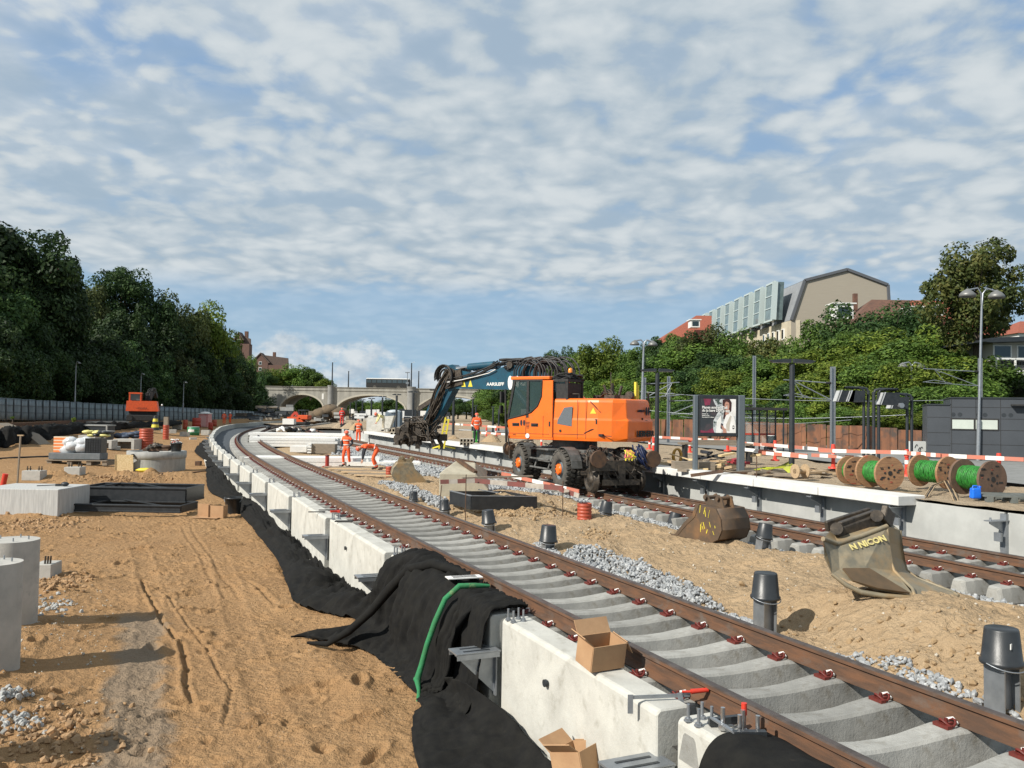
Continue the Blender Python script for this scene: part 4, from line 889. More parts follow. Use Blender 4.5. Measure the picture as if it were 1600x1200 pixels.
# old rails on the raised bank
for k, (p, q) in enumerate((((-10, 664), (170, 659.2)), ((-10, 661.5), (160, 658.5)))):
    a = PD(p[0], p[1], 72); b = PD(q[0], q[1], 112); a.z = ZL(a.x, a.y) + .2; b.z = ZL(b.x, b.y) + .2; tag(MB().bar(a, b, .16, .35).obj('old_rail', M_RUSTD), ('lower old rusty rail on the raised bank at the far left', 'upper old rusty rail on the raised bank at the far left')[k], 'rail')
a = PD(140, 661.5, 100); b = PD(196, 661, 104); tag(MB().bar(a + Vector((0, 0, .1)), b + Vector((0, 0, .1)), 1.4, .3).obj('concrete_beam', C_CONC), 'pale concrete beam lying on the bank left of the far excavator', 'beam')
m = MB(); b = PL(6, 690); m.prism([(-3.4, -.3), (-3, 1.0), (-.6, 1.25), (1.6, .5), (2.6, -.3)], 0, 1.4); o = m.obj('timber_ramp', M_WOODG, loc=b); tag(o, 'weathered timber ramp against the bank at the left edge', 'ramp')
# dark cable on the sand
a = [PL(x, y) + Vector((0, 0, .03)) for x, y in ((-10, 718), (20, 716), (60, 714.5), (100, 713), (140, 713.5))]; tag(MB().tube(a, .05, 6).obj('cable', M_BLKM), 'black cable lying across the sand at the far left', 'cable')
a = [PL(x, y) + Vector((0, 0, .03)) for x, y in ((250, 741), (275, 742), (295, 740), (322, 737))]; tag(MB().tube(a, .045, 6).obj('cable', M_RUSTD), 'brown cable lying on the sand right of the manhole ring', 'cable')
# fence on the left
def fence():
    ks = [(-40, 620, 655, 84), (0, 621.5, 656, 86), (50, 624.5, 656.5, 92), (100, 627, 657, 98), (150, 630, 657.5, 106), (200, 632.5, 658, 116), (250, 635, 658.5, 126), (300, 637.5, 659, 140), (350, 640, 660, 158), (400, 643, 659, 185), (432, 645, 658, 205)]
    def at(px):
        r = [np.interp(px, [k[0] for k in ks], [k[j] for k in ks]) for j in (1, 2, 3)]; return PD(px, r[0], r[2]), PD(px, r[1], r[2])
    px = -40.; i = 0; m0 = mat('grey_blue_screen', (.20, .25, .27), .75, (.15, .19, .21), 1.2, lo=.4, hi=.6, strk=(2, 2, .5)); m1 = mat('fence_post', (.045, .055, .065), .6)
    while px < 430:
        nx = px + 12.2 * np.interp(px, [0, 430], [1, .32]); (ta, ba), (tb, bb) = at(px), at(nx)
        ta.z += random.uniform(-.05, .05)
        t = thing('fence_panel', 'grey screened fence panel in the long row below the dark trees', 'fence panel', (ba.x, ba.y, ba.z), 0, 'grey fence panels at the left')
        d = bb - ba; n = Vector((-d.y, d.x, 0)).normalized() * .04; m = MB()
        N_ = 7; vs = []
        for z_ in (0, .33, .66, 1):
            for k in range(N_):
                u = k / (N_ - 1); p = (ba.lerp(bb, u)).lerp(ta.lerp(tb, u), z_) - ba; vs.append(p + n * random.uniform(-1, 1) * 1.2)
        fs = [(j * N_ + k, j * N_ + k + 1, (j + 1) * N_ + k + 1, (j + 1) * N_ + k) for j in range(3) for k in range(N_ - 1)]
        m.add(vs, fs, 0, True); o = m.obj('screen', m0, t); o.modifiers.new('thickness', 'SOLIDIFY').thickness = .03
        r = MB(); r.bar(n * -1.5, (ta - ba) - n * 1.5, .09, .07)
        for z_ in (.04, .36, .68, .97): r.bar((ta - ba) * z_ - n * 1.6, (bb - ba).lerp(tb - ba, z_) - n * 1.6, .03, .03)
        r.obj('frame', m1, t); px = nx; i += 1
fence()
# ------------------------------------------------------------------ road-rail excavator
def wheel(t, x, y, r, w, name='tyre_wheel', rail_=False):
    """axle along y; outer face towards +y if y > 0"""
    sg = 1 if y > 0 else -1; m = MB()
    def lat(prof, n=30, mt=0):
        m2 = MB(); m2.lathe(prof, n=n); R = Matrix.Rotation(-sg * PI / 2, 3, 'X'); return [R @ Vector(v) + Vector((x, y, r)) for v in m2.v], m2.f
    if not rail_:
        v, f = lat([(r * .52, w / 2 - .03), (r * .62, w / 2), (r * .90, w / 2 - .01), (r * .975, w / 2 - .06), (r * .985, -w / 2 + .06), (r * .9, -w / 2), (r * .5, -w / 2)], 36); m.add(v, f, 0, True)
        for k in range(26):
            a = 2 * PI * k / 26
            for side in (-1, 1):
                aa = a + (.12 if side > 0 else 0); c = Vector((x + math.cos(aa) * r * .98, y + side * w * .24, r + math.sin(aa) * r * .98)); R = Matrix.Rotation(-aa, 3, 'Y') @ Matrix.Rotation(side * .35, 3, 'X')
                m.box(c, (.05, w * .46, .075), R=R)
        o = m.obj(name, M_TYRE, t); m = MB()
        v, f = lat([(r * .55, w / 2 - .05), (r * .52, w / 2 - .12), (r * .36, w / 2 - .14), (r * .34, w / 2 - .02)], 24); m.add(v, f, 0, True)
        v, f = lat([(r * .30, w / 2 - .14), (r * .28, w / 2 + .01), (r * .18, w / 2 + .03), (0, w / 2 + .03)], 18); m.add(v, f, 1, True)
        for k in range(8): a = k * PI / 4; m.cyl((x + math.cos(a) * r * .25, y + sg * (w / 2), r + math.sin(a) * r * .25), (x + math.cos(a) * r * .25, y + sg * (w / 2 + .03), r + math.sin(a) * r * .25), .02, n=6, mat=1)
        m.obj('rim', [mat('grey_rim', (.17, .20, .22), .5, (.11, .13, .14), 8), M_ORANGE], o)
    else:
        v, f = lat([(0, w * .5), (r * .35, w * .5), (r * .40, w * .25), (r * .72, w * .18), (r * .80, w * .5), (r * .93, w * .5), (r * .96, -w * .25), (r * 1.1, -w * .3), (r * 1.1, -w * .5), (0, -w * .5)], 30); m.add(v, f, 0, True)
        for k in range(5): a = k * 2 * PI / 5; m.cyl((x + math.cos(a) * r * .56, y + sg * w * .15, r + math.sin(a) * r * .56), (x + math.cos(a) * r * .56, y + sg * w * .24, r + math.sin(a) * r * .56), r * .09, n=8, mat=1)
        m.obj('rail_wheel', [M_GREASE, M_BLKM], t)
def hoses(m, a, b, n, r=.022, sag=.4, jit=.15, mt=0, side=None):
    for _ in range(n):
        p = [Vector(a) + Vector([random.uniform(-jit, jit) for _ in range(3)])]; e = Vector(b) + Vector([random.uniform(-jit, jit) for _ in range(3)])
        s_ = sag * random.uniform(.5, 1.3); o = Vector((random.uniform(-jit, jit), random.uniform(-jit, jit), 0)) * 1.5
        m.tube([p[0].lerp(e, u) + (Vector((0, 0, s_)) + o) * math.sin(u * PI) for u in np.linspace(0, 1, 9)], r, 5, mt)
CX, CY = 2.05, 27.2; HU = math.radians(54); HL = math.radians(21)
def excavator():
    T = thing('road_rail_excavator', 'large orange road-rail excavator with a petrol blue boom standing on the second track', 'excavator', (CX, CY, 0), PI / 2)
    # ---- undercarriage, local frame rotated by HL (x forward along the track, y left)
    U = bpy.data.objects.new('undercarriage', None)   # helper frame only for maths
    bpy.data.objects.remove(U)
    RL = Matrix.Rotation(HL, 4, 'Z'); RU = Matrix.Rotation(HU, 4, 'Z')
    def ob(m, nm, ms, R, par=T, **k):
        m.v = [tuple(R @ Vector(v)) for v in m.v]; return m.obj(nm, ms, par, **k)
    m = MB(); m.box((.1, 0, .98), (3.6, 1.0, .34)); m.box((.1, 0, .74), (1.2, .9, .3)); m.box((1.75, 0, .62), (.34, 1.9, .3)); m.box((-1.55, 0, .62), (.34, 1.9, .3)); m.cyl((0, 0, 1.12), (0, 0, 1.42), .72, n=28)
    for s_ in (1, -1):
        m.box((.15, s_ * .98, 1.12), (1.5, .46, .06)); m.box((.15, s_ * .86, .90), (1.35, .26, .40)); m.box((.15, s_ * 1.16, .52), (1.5, .08, .05)); m.box((.15, s_ * 1.16, .80), (1.5, .08, .05)); m.bar((-.4, s_ * 1.1, .5), (-.4, s_ * .9, 1.1), .05, .05); m.bar((.7, s_ * 1.1, .5), (.7, s_ * .9, 1.1), .05, .05)
    ob(m, 'chassis', mat('grey_chassis', (.16, .165, .16), .6, (.09, .085, .075), 4, col3=(.05, .05, .045), sc3=8, lo3=.55, hi3=.8), RL, bevel=.012)
    m = MB()
    for s_ in (1, -1):
        for xx in (1.75, -1.55):
            pts = [(xx + math.cos(a) * .70, s_ * .98, .58 + math.sin(a) * .66) for a in np.linspace(.5, PI - .1, 9)]
            m = MB()
            for a, b in zip(pts[:-1], pts[1:]): m.bar(a, b, .34, .025)
            ob(m, 'mudguard', mat('mudguard', (.10, .10, .095), .6, (.05, .05, .045), 6), RL)
    W0 = MB; r = .58
    wl = []
    for xx in (1.75, -1.55):
        for s_ in (1, -1):
            for yy, w in ((1.12, .30), (.76, .30)):
                k = len(S.collection.objects); wheel(T, xx, s_ * yy, r, w); wl += [o for o in S.collection.objects[k:]]
    for xx in (-2.75, 2.95):
        for s_ in (1, -1):
            k = len(S.collection.objects); wheel(T, xx, s_ * .76, .36, .15, rail_=True); wl += [o for o in S.collection.objects[k:]]
    for o in wl:
        o.data.transform(RL); 
    # rail bogies
    for sx, nm in ((-1, 'rear_rail_bogie'), (1, 'front_rail_bogie')):
        x0 = -2.75 if sx < 0 else 2.95; m = MB(); m.cyl((x0, -.7, .36), (x0, .7, .36), .09, n=10); m.box((x0 + .05 * sx, 0, .62), (.35, 1.35, .22)); m.box((x0 - .45 * sx, 0, .75), (.8, .6, .3)); m.box((x0 + .0, .42, .50), (.5, .18, .45)); m.box((x0, -.42, .50), (.5, .18, .45))
        for s_ in (1, -1): m.cyl((x0 - .55 * sx, s_ * .52, 1.05), (x0 + .12 * sx, s_ * .55, .62), .07, n=8); m.bar((x0 - .5 * sx, s_ * .5, .35), (x0 + .3 * sx, s_ * .5, .42), .07, .14)
        m.box((x0 + .34 * sx, 0, .78), (.10, 2.0, .30)); m.box((x0 + .36 * sx, 0, .30), (.08, 1.2, .16)); m.box((x0 + .40 * sx, 0, .54), (.06, .22, .5))
        hoses(m, (x0 - .3 * sx, .6, 1.0), (x0 + .3 * sx, .3, .55), 9, .018, .2, .22); hoses(m, (x0 - .3 * sx, -.3, 1.0), (x0 + .35 * sx, -.5, .6), 9, .018, .15, .25)
        hoses(m, (x0 - .2 * sx, .4, 1.15), (x0 + .25 * sx, .85, .95), 8, .02, .22, .2)
        for _ in range(26): c = Vector((x0 + random.uniform(-.35, .35), random.uniform(-.95, .95), random.uniform(.35, 1.15))); m.box(c, (random.uniform(.05, .25), random.uniform(.05, .3), random.uniform(.04, .2)), random.uniform(0, 3))
        bo = ob(m, nm, M_GREASE, RL)
        for s_ in (1, -1):
            m = MB(); xb = x0 + .36 * sx; m.cyl((xb, s_ * .875, .98), (xb + .30 * sx, s_ * .875, .98), .12, n=16); m.cyl((xb + .05 * sx, s_ * .875, .98), (xb + .22 * sx, s_ * .875, .98), .16, n=16); m.cyl((xb + .28 * sx, s_ * .875, .98), (xb + .34 * sx, s_ * .875, .98), .25, .24, n=24)
            ob(m, 'buffer', M_RUSTD, RL, bo)
    m = MB(); [m.tube([(-3.2, -.18 + random.uniform(-.12, .12), 1.22), (-3.28, -.2 + random.uniform(-.15, .15), 1.15), (-3.3, -.2 + random.uniform(-.2, .2), 1.0 + random.uniform(-.08, .05))], .022, 5, k % 3 == 0) for k in range(16)]
    ob(m, 'coupling_gloves', [M_YEL, mat('pink_tips', (.75, .15, .15), .6)], RL)
    m = MB(); hoses(m, (-3.15, -.55, 1.25), (-3.2, -.75, .75), 14, .022, .02, .16); ob(m, 'blue_hoses', mat('blue_hose', (.01, .02, .07), .5), RL)
    # ---- upper structure, rotated by HU
    zb, zt = 1.43, 2.72; B_ = MB()
    def outline(inset, xr, xf=.02):
        w = 1.26 - inset; return [(xf, w), (-1.20, w), (-1.55, w - .03), (-1.95, w - .17), (xr, w - .46), (xr - .04, 0), (xr, -w + .46), (-1.95, -w + .17), (-1.55, -w + .03), (-1.2, -w), (xf, -w)]
    lv = [(zb, outline(.02, -2.28)), (zb + .10, outline(0, -2.34)), (2.05, outline(0, -2.36)), (2.12, outline(.015, -2.30)), (2.60, outline(.045, -2.25)), (zt - .03, outline(.075, -2.22)), (zt, outline(.16, -2.14))]
    n = len(lv[0][1]); vs = [(x, y, z) for z, o in lv for x, y in o]; B_.add(vs, [(j * n + i, j * n + (i + 1) % n, (j + 1) * n + (i + 1) % n, (j + 1) * n + i) for j in range(len(lv) - 1) for i in range(n)], 0)
    B_.add([(x, y, z) for x, y in lv[0][1] for z in (lv[0][0],)], [tuple(range(n))]); B_.add([(x, y, zt) for x, y in lv[-1][1]], [tuple(reversed(range(n)))])
    B_.prism([(.02, zb), (.02, zt - .02), (.25, zt - .02), (.62, zt + .30), (.62, zb)], -1.2, -.30)       # right hand side deck
    B_.box((.85, -.2, 1.53), (1.75, .9, .2)); B_.box((.95, -.95, 1.75), (1.5, .55, .62))
    ob(B_, 'engine_housing', M_ORANGE, RU, bevel=.03, seg=2)
    hs = ob(MB().prism([(-.13, 1.93), (-.66, 1.86), (-.68, 2.47), (-.38, 2.43), (-.15, 2.05)], 1.262, 1.268), 'side_grille', mat('grille', (.13, .15, .17), .6, (.08, .09, .10), 60), RU)
    m = MB()   # panel gaps, vents and seams
    for x in (.02, -.86, -1.16): m.box((x, 1.262, 2.08), (.014, .006, 1.16))
    m.box((-.55, 1.264, 1.62), (1.14, .006, .014)); m.box((-1.62, 1.14, 1.60), (.9, .012, .02), -.3)
    m.tube([(-1.30, 1.25, 2.62), (-1.62, 1.17, 2.3), (-1.80, 1.03, 2.0), (-1.72, 1.10, 1.86), (-1.35, 1.262, 1.78), (-1.10, 1.262, 1.66)], .016, 5)
    m.tube([(-1.86, .96, 2.66), (-2.02, .86, 2.2), (-2.1, .76, 2.08), (-2.335, .45, 2.07), (-2.36, -.4, 2.07)], .012, 5)
    m.box((-1.43, 1.20, 2.02), (.22, .05, .15), -.2); m.box((-1.50, 1.17, 1.62), (.5, .06, .07), -.25); m.cyl((-.25, 1.25, 1.72), (-.25, 1.28, 1.72), .04, n=12); m.cyl((-2.34, -.1, 2.12), (-2.37, -.1, 2.12), .035, n=10)
    ob(m, 'panel_gaps', M_BLKM, RU)
    fr = RU @ frame((-2.408, -.22, 1.66), (0, -1, 0), (0, 0, 1)); text('LIEBHERR', .25, M_BLKM, fr, T, bold=.010, sx=1.08, depth=.012)
    fr = RU @ frame((-2.335, -.05, 2.36), (0, -1, 0), (0, 0, 1)); text('AARSLEFF', .10, M_NAVY, fr, T, bold=.003, sx=1.1, depth=.012)
    def emblem(fr, s, m_, y=0):
        m = MB()
        for sg in (-1, 1): m.prism([(sg * .10 * s + .075 * s * math.cos(a) , .15 * s * math.sin(a) * (1.35 if math.sin(a) < 0 else 1)) for a in np.linspace(0, 2 * PI, 15)[:-1]], -.003, .003)
        m.v = [tuple(fr @ Vector((v[0], v[2], v[1]))) for v in m.v]; return m.obj('emblem', m_, T)
    emblem(RU @ frame((-2.335, -.48, 2.38), (0, -1, 0), (0, 0, 1)), .75, M_NAVY)
    text('Rail', .09, M_NAVY, RU @ frame((-2.325, -.70, 2.35), (0, -1, 0), (0, 0, 1)), T, depth=.012)
    m = MB(); m.prism([(-1.50, 2.26), (-1.28, 2.26), (-1.39, 2.44)], 0, .004); m.v = [(v[0], v[1] + 1.225 - .12 * 0, v[2]) for v in m.v]; ob(m, 'warning_triangle', M_YEL, RU @ Matrix.Translation((0, .0, 0)))
    # clutter on the deck
    m = MB(); m.cyl((-1.9, -.2, zt + .12), (-1.9, -.05, zt + .12), .13, n=14); m.box((-1.2, -.5, zt + .06), (1.2, .8, .14)); m.box((-1.6, .45, zt + .06), (.35, .35, .12)); m.cyl((-1.35, .0, zt), (-1.35, 0, zt + .5), .05, n=8); m.cyl((-1.5, -.1, zt), (-1.6, -.15, zt + .42), .05, n=8); m.cyl((-1.36, .1, zt), (-1.36, .12, zt + .85), .014, n=6); m.cyl((-1.25, .05, zt), (-1.1, .1, zt + .45), .04, n=8)
    m.tube([(-.1, 1.0, zt - .02), (-.1, 1.0, zt + .14), (-.75, 1.0, zt + .14), (-.75, 1.0, zt - .02)], .014, 5); hoses(m, (-1.5, .1, zt + .1), (-.8, -.2, zt + .1), 6, .02, .15, .1); m.box((-2.12, -.95, zt + .08), (.05, .05, .3))
    ob(m, 'deck_fittings', M_GREASE, RU)
    m = MB(); m.box((-1.95, -.42, zt + .26), (.07, .1, .58)); m.box((-1.95, -.53, zt + .22), (.07, .08, .48)); ob(m, 'yellow_level', M_YEL, RU)
    # ---- cab
    z0, z1 = 1.50, 3.38; x0, x1 = .06, 1.78; yo, yi = 1.25, .25
    m = MB()
    side = [(x0 + .22, 1.50), (1.70, 1.50), (1.80, 2.02), (1.12, 2.24), (.86, 2.32), (.62, 2.55), (.50, 2.9), (.50, z1 - .12), (x0 + .02, z1 - .12), (x0, 2.5), (x0, 1.50)]
    m.prism([(x0, 1.5), (1.70, 1.5), (1.80, 2.02), (1.12, 2.18), (.86, 2.26), (.62, 2.45), (.47, 2.75), (.44, z1 - .10), (x0, z1 - .10)], yo - .05, yo)
    m.prism([(x0 + .0, 1.5), (1.70, 1.5), (1.80, 2.02), (1.0, 2.05), (x0, 2.05)], yi, yi + .05)
    m.box((.9, .75, 1.47), (1.72, .98, .10)); m.box((.93, .75, z1 - .02), (1.50, 1.02, .10)); m.box((.14, .75, 1.9), (.06, .98, .8)); m.box((1.71, .75, 1.72), (.06, .94, .40))
    for sx_ in (0,): m.box((.13, yi + .04, 2.4), (.14, .10, 1.8)); m.bar((1.55, yo - .03, z1 - .05), (1.80, yo - .03, 2.0), .05, .05) if 0 else None
    ob(m, 'cab_shell', M_ORANGE, RU, bevel=.02, seg=2)
    m = MB()
    for y in (yo - .02, yi + .04): m.bar((1.52, y, z1 - .08), (1.80, y, 2.0), .05, .08); m.bar((1.0, y, z1 - .1), (1.0, y, 2.1), .05, .09); m.bar((.44, y, z1 - .09), (1.55, y, z1 - .09), .04, .06)
    m.tube([(1.80, yo - .01, 2.04), (1.1, yo, 2.20), (.86, yo, 2.28), (.62, yo, 2.48), (.48, yo, 2.78), (.46, yo, z1 - .12)], .03, 6)
    m.bar((1.80, yi, 2.0), (1.80, yo, 2.0), .05, .05); m.bar((1.83, yo, 2.95), (1.95, yo + .12, 2.9), .03, .03); m.bar((1.80, yo + .03, 1.3), (1.85, yo + .05, 3.0), .05, .05); m.bar((1.85, yo + .05, 2.2), (1.66, yo + .05, 1.2), .03, .03)
    m.box((1.93, yo + .10, 2.75), (.05, .2, .36)); m.box((1.98, yo + .08, 2.35), (.05, .16, .26)); m.tube([(1.82, yo + .04, 1.25), (1.78, yo + .2, 1.0), (1.6, yo + .2, .8)], .02, 5)
    for hx in (1.45, .72): m.box((hx, yo + .008, 1.88), (.26, .012, .10)); m.box((hx, yo + .03, 1.90), (.22, .03, .035))
    for k in range(5): m.box((.98, yo + .006, 1.78 + .045 * k), (.10 + .01 * k, .012, .018))
    m.box((.16, yo + .006, 1.92), (.05, .012, .15)); m.box((1.06, yo + .004, 1.85), (.010, .008, .70)); m.box((.40, yo + .004, 1.84), (.010, .008, .66)); m.box((.93, yo + .004, 1.60), (1.5, .008, .010))
    ob(m, 'cab_trim', M_BLKM, RU)
    gl = mat('cab_glass', (.03, .055, .045), .03, alpha=.55, spec=.9)
    m = MB(); m.prism([(.46, 2.78), (.62, 2.50), (.88, 2.30), (1.12, 2.22), (1.78, 2.05), (1.50, z1 - .12), (.46, z1 - .12)], yo - .03, yo - .022)
    m.prism([(.2, 2.05), (1.78, 2.05), (1.50, z1 - .12), (.2, z1 - .12)], yi + .02, yi + .028); m.add([(1.80, yi + .05, 2.03), (1.80, yo - .05, 2.03), (1.53, yo - .05, z1 - .1), (1.53, yi + .05, z1 - .1)], [(0, 1, 2, 3)]); m.add([(.11, yi + .1, 2.3), (.11, yo - .1, 2.3), (.11, yo - .1, z1 - .12), (.11, yi + .1, z1 - .12)], [(0, 1, 2, 3)])
    ob(m, 'cab_windows', gl, RU)
    m = MB(); m.box((.62, .72, 2.05), (.5, .5, .14)); m.box((.40, .72, 2.45), (.14, .48, .75)); m.box((.95, 1.02, 2.22), (.35, .1, .12)); m.box((1.5, .72, 2.2), (.1, .2, .55)); m.box((.9, .72, 1.75), (1.5, .85, .5)); m.box((.16, .72, 2.8), (.03, .95, .35)); ob(m, 'driver_seat', M_BLKM, RU)
    m = MB(); m.box((1.30, .98, 2.28), (.28, .02, .20)); m.box((.98, 1.1, 2.55), (.02, .06, .28)); ob(m, 'cab_papers', M_WHITE, RU)
    text('A922', .06, M_NAVY, RU @ frame((1.5, yo + .006, 1.55), (-1, 0, 0), (0, 0, 1)), T)
    emblem(RU @ frame((1.18, yo + .006, 1.95), (-1, 0, 0), (0, 0, 1)), .55, M_NAVY)
    MBc = MB(); MBc.cyl((.98, yo + .0, 1.53), (.98, yo + .02, 1.53), .075, n=20); ob(MBc, 'round_badge', M_WHITE, RU)
    # second cage behind the cab and amber beacon
    m = MB(); [m.bar((a, y, 2.45), (a, y, 3.3), .07, .07) for a in (-.42,) for y in (1.15, .3)]; m.bar((-.42, .25, 3.28), (-.42, 1.2, 3.28), .09, .09); m.bar((-.42, 1.15, 3.28), (.10, 1.15, 3.28), .07, .09); m.box((-.2, 1.13, 2.9), (.4, .02, .55)); m.box((-.42, .72, 2.9), (.02, .8, .6)); hoses(m, (-.45, .4, 3.35), (.1, 1.0, 3.35), 8, .03, .08, .12); ob(m, 'cab_guard', M_BLKM, RU)
    m = MB(); m.cyl((-.42, 1.0, 3.34), (-.42, 1.0, 3.50), .02, n=6); m.cyl((-.42, 1.0, 3.48), (-.42, 1.0, 3.52), .07, n=12, mat=0); m.lathe([(.065, 3.52), (.068, 3.60), (.05, 3.65), (0, 3.67)], (-.42, 1.0, 0), 14, 1); ob(m, 'beacon', [M_BLKM, mat('amber_lens', (.9, .28, .02), .2, spec=.8)], RU)
    # ---- boom, bent stick and attachment
    y0 = -.12; m = MB()
    lower = [(.25, 2.0), (.75, 1.75), (1.5, 2.75), (2.0, 3.02), (4.9, 3.08), (5.35, 3.30), (5.45, 3.62), (5.15, 3.86), (4.7, 3.72), (3.9, 3.56), (2.6, 3.86), (1.7, 3.82), (1.05, 3.4)]
    m.prism(lower, y0 - .24, y0 + .24); ob(m, 'boom', M_TEAL, RU, bevel=.03)
    m = MB(); m.box((5.0, y0, 3.42), (.8, .6, .56), R=Matrix.Rotation(.2, 3, 'Y')); m.cyl((5.05, y0 - .34, 3.65), (5.05, y0 + .34, 3.65), .13, n=14); m.cyl((2.5, y0 - .34, 3.86), (2.5, y0 + .34, 3.86), .12, n=14); m.cyl((.5, y0 - .4, 1.95), (.5, y0 + .4, 1.95), .14, n=14); m.bar((5.35, y0, 3.95), (4.6, y0, 4.0), .5, .12) if 0 else None
    ob(m, 'boom_joints', M_GREASE, RU)
    m = MB(); m.cyl((4.42, y0 + .12, 3.84), (3.3, y0 + .12, 3.90), .13, n=14, mat=0); m.cyl((4.42, y0 - .14, 3.84), (3.3, y0 - .14, 3.90), .13, n=14, mat=0); [m.cyl((4.35, y0 + s_, 3.84), (5.2, y0 + s_, 3.80), .055, n=10, mat=1) for s_ in (.12, -.14)]; [m.cyl((.9, y0 + s_, 1.7), (2.3, y0 + s_, 3.1), .10, n=12, mat=0) for s_ in (.34, -.34)]
    ob(m, 'boom_cylinders', [M_TEAL, mat('chrome_rod', (.6, .6, .6), .2, metal=1)], RU)
    m = MB(); st = [(5.45, 3.90), (5.15, 3.95), (4.75, 3.70), (5.0, 3.2), (5.6, 2.3), (6.35, 1.45), (6.62, 1.42), (6.70, 1.62), (6.25, 2.45), (5.75, 3.35)]
    m.prism(st, y0 - .17, y0 + .17); ob(m, 'stick', M_TEAL, RU, bevel=.02)
    m = MB(); m.cyl((5.55, y0 + .0, 3.55), (6.35, y0, 2.35), .10, n=12); m.cyl((6.2, y0, 2.6), (6.75, y0, 1.75), .055, n=10); m.bar((5.95, y0 + .1, 2.75), (6.75, y0 + .12, 2.35), .10, .16); m.bar((6.3, y0, 1.6), (6.9, y0, 1.9), .3, .10)
    hoses(m, (5.2, y0 + .22, 3.7), (6.2, y0 + .25, 1.9), 16, .024, .12, .12); hoses(m, (5.5, y0 + .1, 3.1), (6.5, y0 + .25, 1.6), 12, .02, -.15, .14); hoses(m, (5.6, y0 - .2, 3.1), (6.4, y0 - .25, 1.6), 8, .022, -.1, .12)
    ob(m, 'stick_linkage', [M_GREASE], RU)
    m = MB()   # hose bundles: drum loops at the elbow and the pile behind the cab roof
    for k in range(9): a0 = random.uniform(-.3, .3); R1 = random.uniform(.26, .42); m.tube([(5.35 + math.cos(a) * R1, y0 + .28 + .02 * k, 3.50 + math.sin(a) * R1 * 1.05) for a in np.linspace(-.3 + a0, 4.2 + a0, 16)], .022, 5)
    for k in range(26): x = random.uniform(.55, 1.7); yy = random.uniform(-.5, .35); R1 = random.uniform(.35, .62); m.tube([(x + math.cos(a) * R1, yy + random.uniform(-.02, .02), 3.55 + math.sin(a) * R1 * random.uniform(.85, .95)) for a in np.linspace(-.2, PI + .2, 10)], .026, 5)
    hoses(m, (1.5, y0, 3.95), (3.0, y0 + .2, 3.98), 14, .024, .08, .14); hoses(m, (3.0, y0 + .3, 3.95), (5.3, y0 + .3, 3.35), 8, .022, -.18, .08)
    for k in range(16): m.box((random.uniform(.5, 2.9), random.uniform(-.3, .3), random.uniform(3.7, 4.05)), (random.uniform(.08, .3), .15, random.uniform(.05, .16)), random.uniform(0, 3))
    ob(m, 'hose_bundle', M_HOSE, RU)
    m = MB(); m.tube([(5.2, y0 + .36, 3.30), (4.6, y0 + .33, 3.38), (3.9, y0 + .32, 3.50), (3.4, y0 + .31, 3.60), (3.1, y0 + .31, 3.72)], .018, 5); ob(m, 'white_pipe', M_WHITE, RU)
    fr = RU @ frame((3.15, y0 + .246, 3.22), (-1, 0, 0), (0, 0, 1)); text('AARSLEFF', .15, M_WHITE, fr, T, bold=.004, sx=1.15)
    emblem(RU @ frame((2.38, y0 + .25, 3.30), (-1, 0, 0), (0, 0, 1)), 1.35, M_WHITE); text('Rail', .15, M_WHITE, RU @ frame((1.98, y0 + .246, 3.22), (-1, 0, 0), (0, 0, 1)), T, bold=.004)
    m = MB(); [m.prism([(x - .10, 3.14), (x + .10, 3.14), (x, 3.40)], y0 + .241, y0 + .246) for x in (4.55, 4.25)]; ob(m, 'warning_triangles', M_YEL, RU)
    # tamping head hanging from the stick
    m = MB(); c = Vector((6.75, y0, 1.62))
    m.box(c + Vector((0, 0, .05)), (.55, .6, .5), .2); m.cyl(c + Vector((0, 0, -.2)), c + Vector((0, 0, .1)), .38, n=20); m.box(c + Vector((.1, 0, -.28)), (1.5, .5, .22), .3)
    for k in range(42): p = c + Vector((random.gauss(.05, .48), random.gauss(0, .3), random.gauss(-.12, .24))); m.box(p, (random.uniform(.06, .35), random.uniform(.06, .3), random.uniform(.05, .25)), random.uniform(0, 3))
    for k in range(4): s_ = (-1, 1)[k % 2]; m.bar(c + Vector((.5 * s_, .2 * (k - 1.5), -.2)), c + Vector((.78 * s_, .2 * (k - 1.5), -.62)), .09, .12)
    hoses(m, c + Vector((.4, .2, .1)), c + Vector((-.5, .2, -.1)), 22, .022, .25, .35); hoses(m, c + Vector((.5, .3, .0)), c + Vector((-1.3, .3, .5)), 4, .022, -.4, .15); m.bar(c + Vector((.3, 0, -.1)), c + Vector((1.15, 0, -.38)), .2, .16); m.cyl(c + Vector((1.0, -.2, -.42)), c + Vector((1.0, .2, -.42)), .2, n=12)
    ob(m, 'gripper_head', [M_GREASE], RU)
    # driver
    return T
excavator()
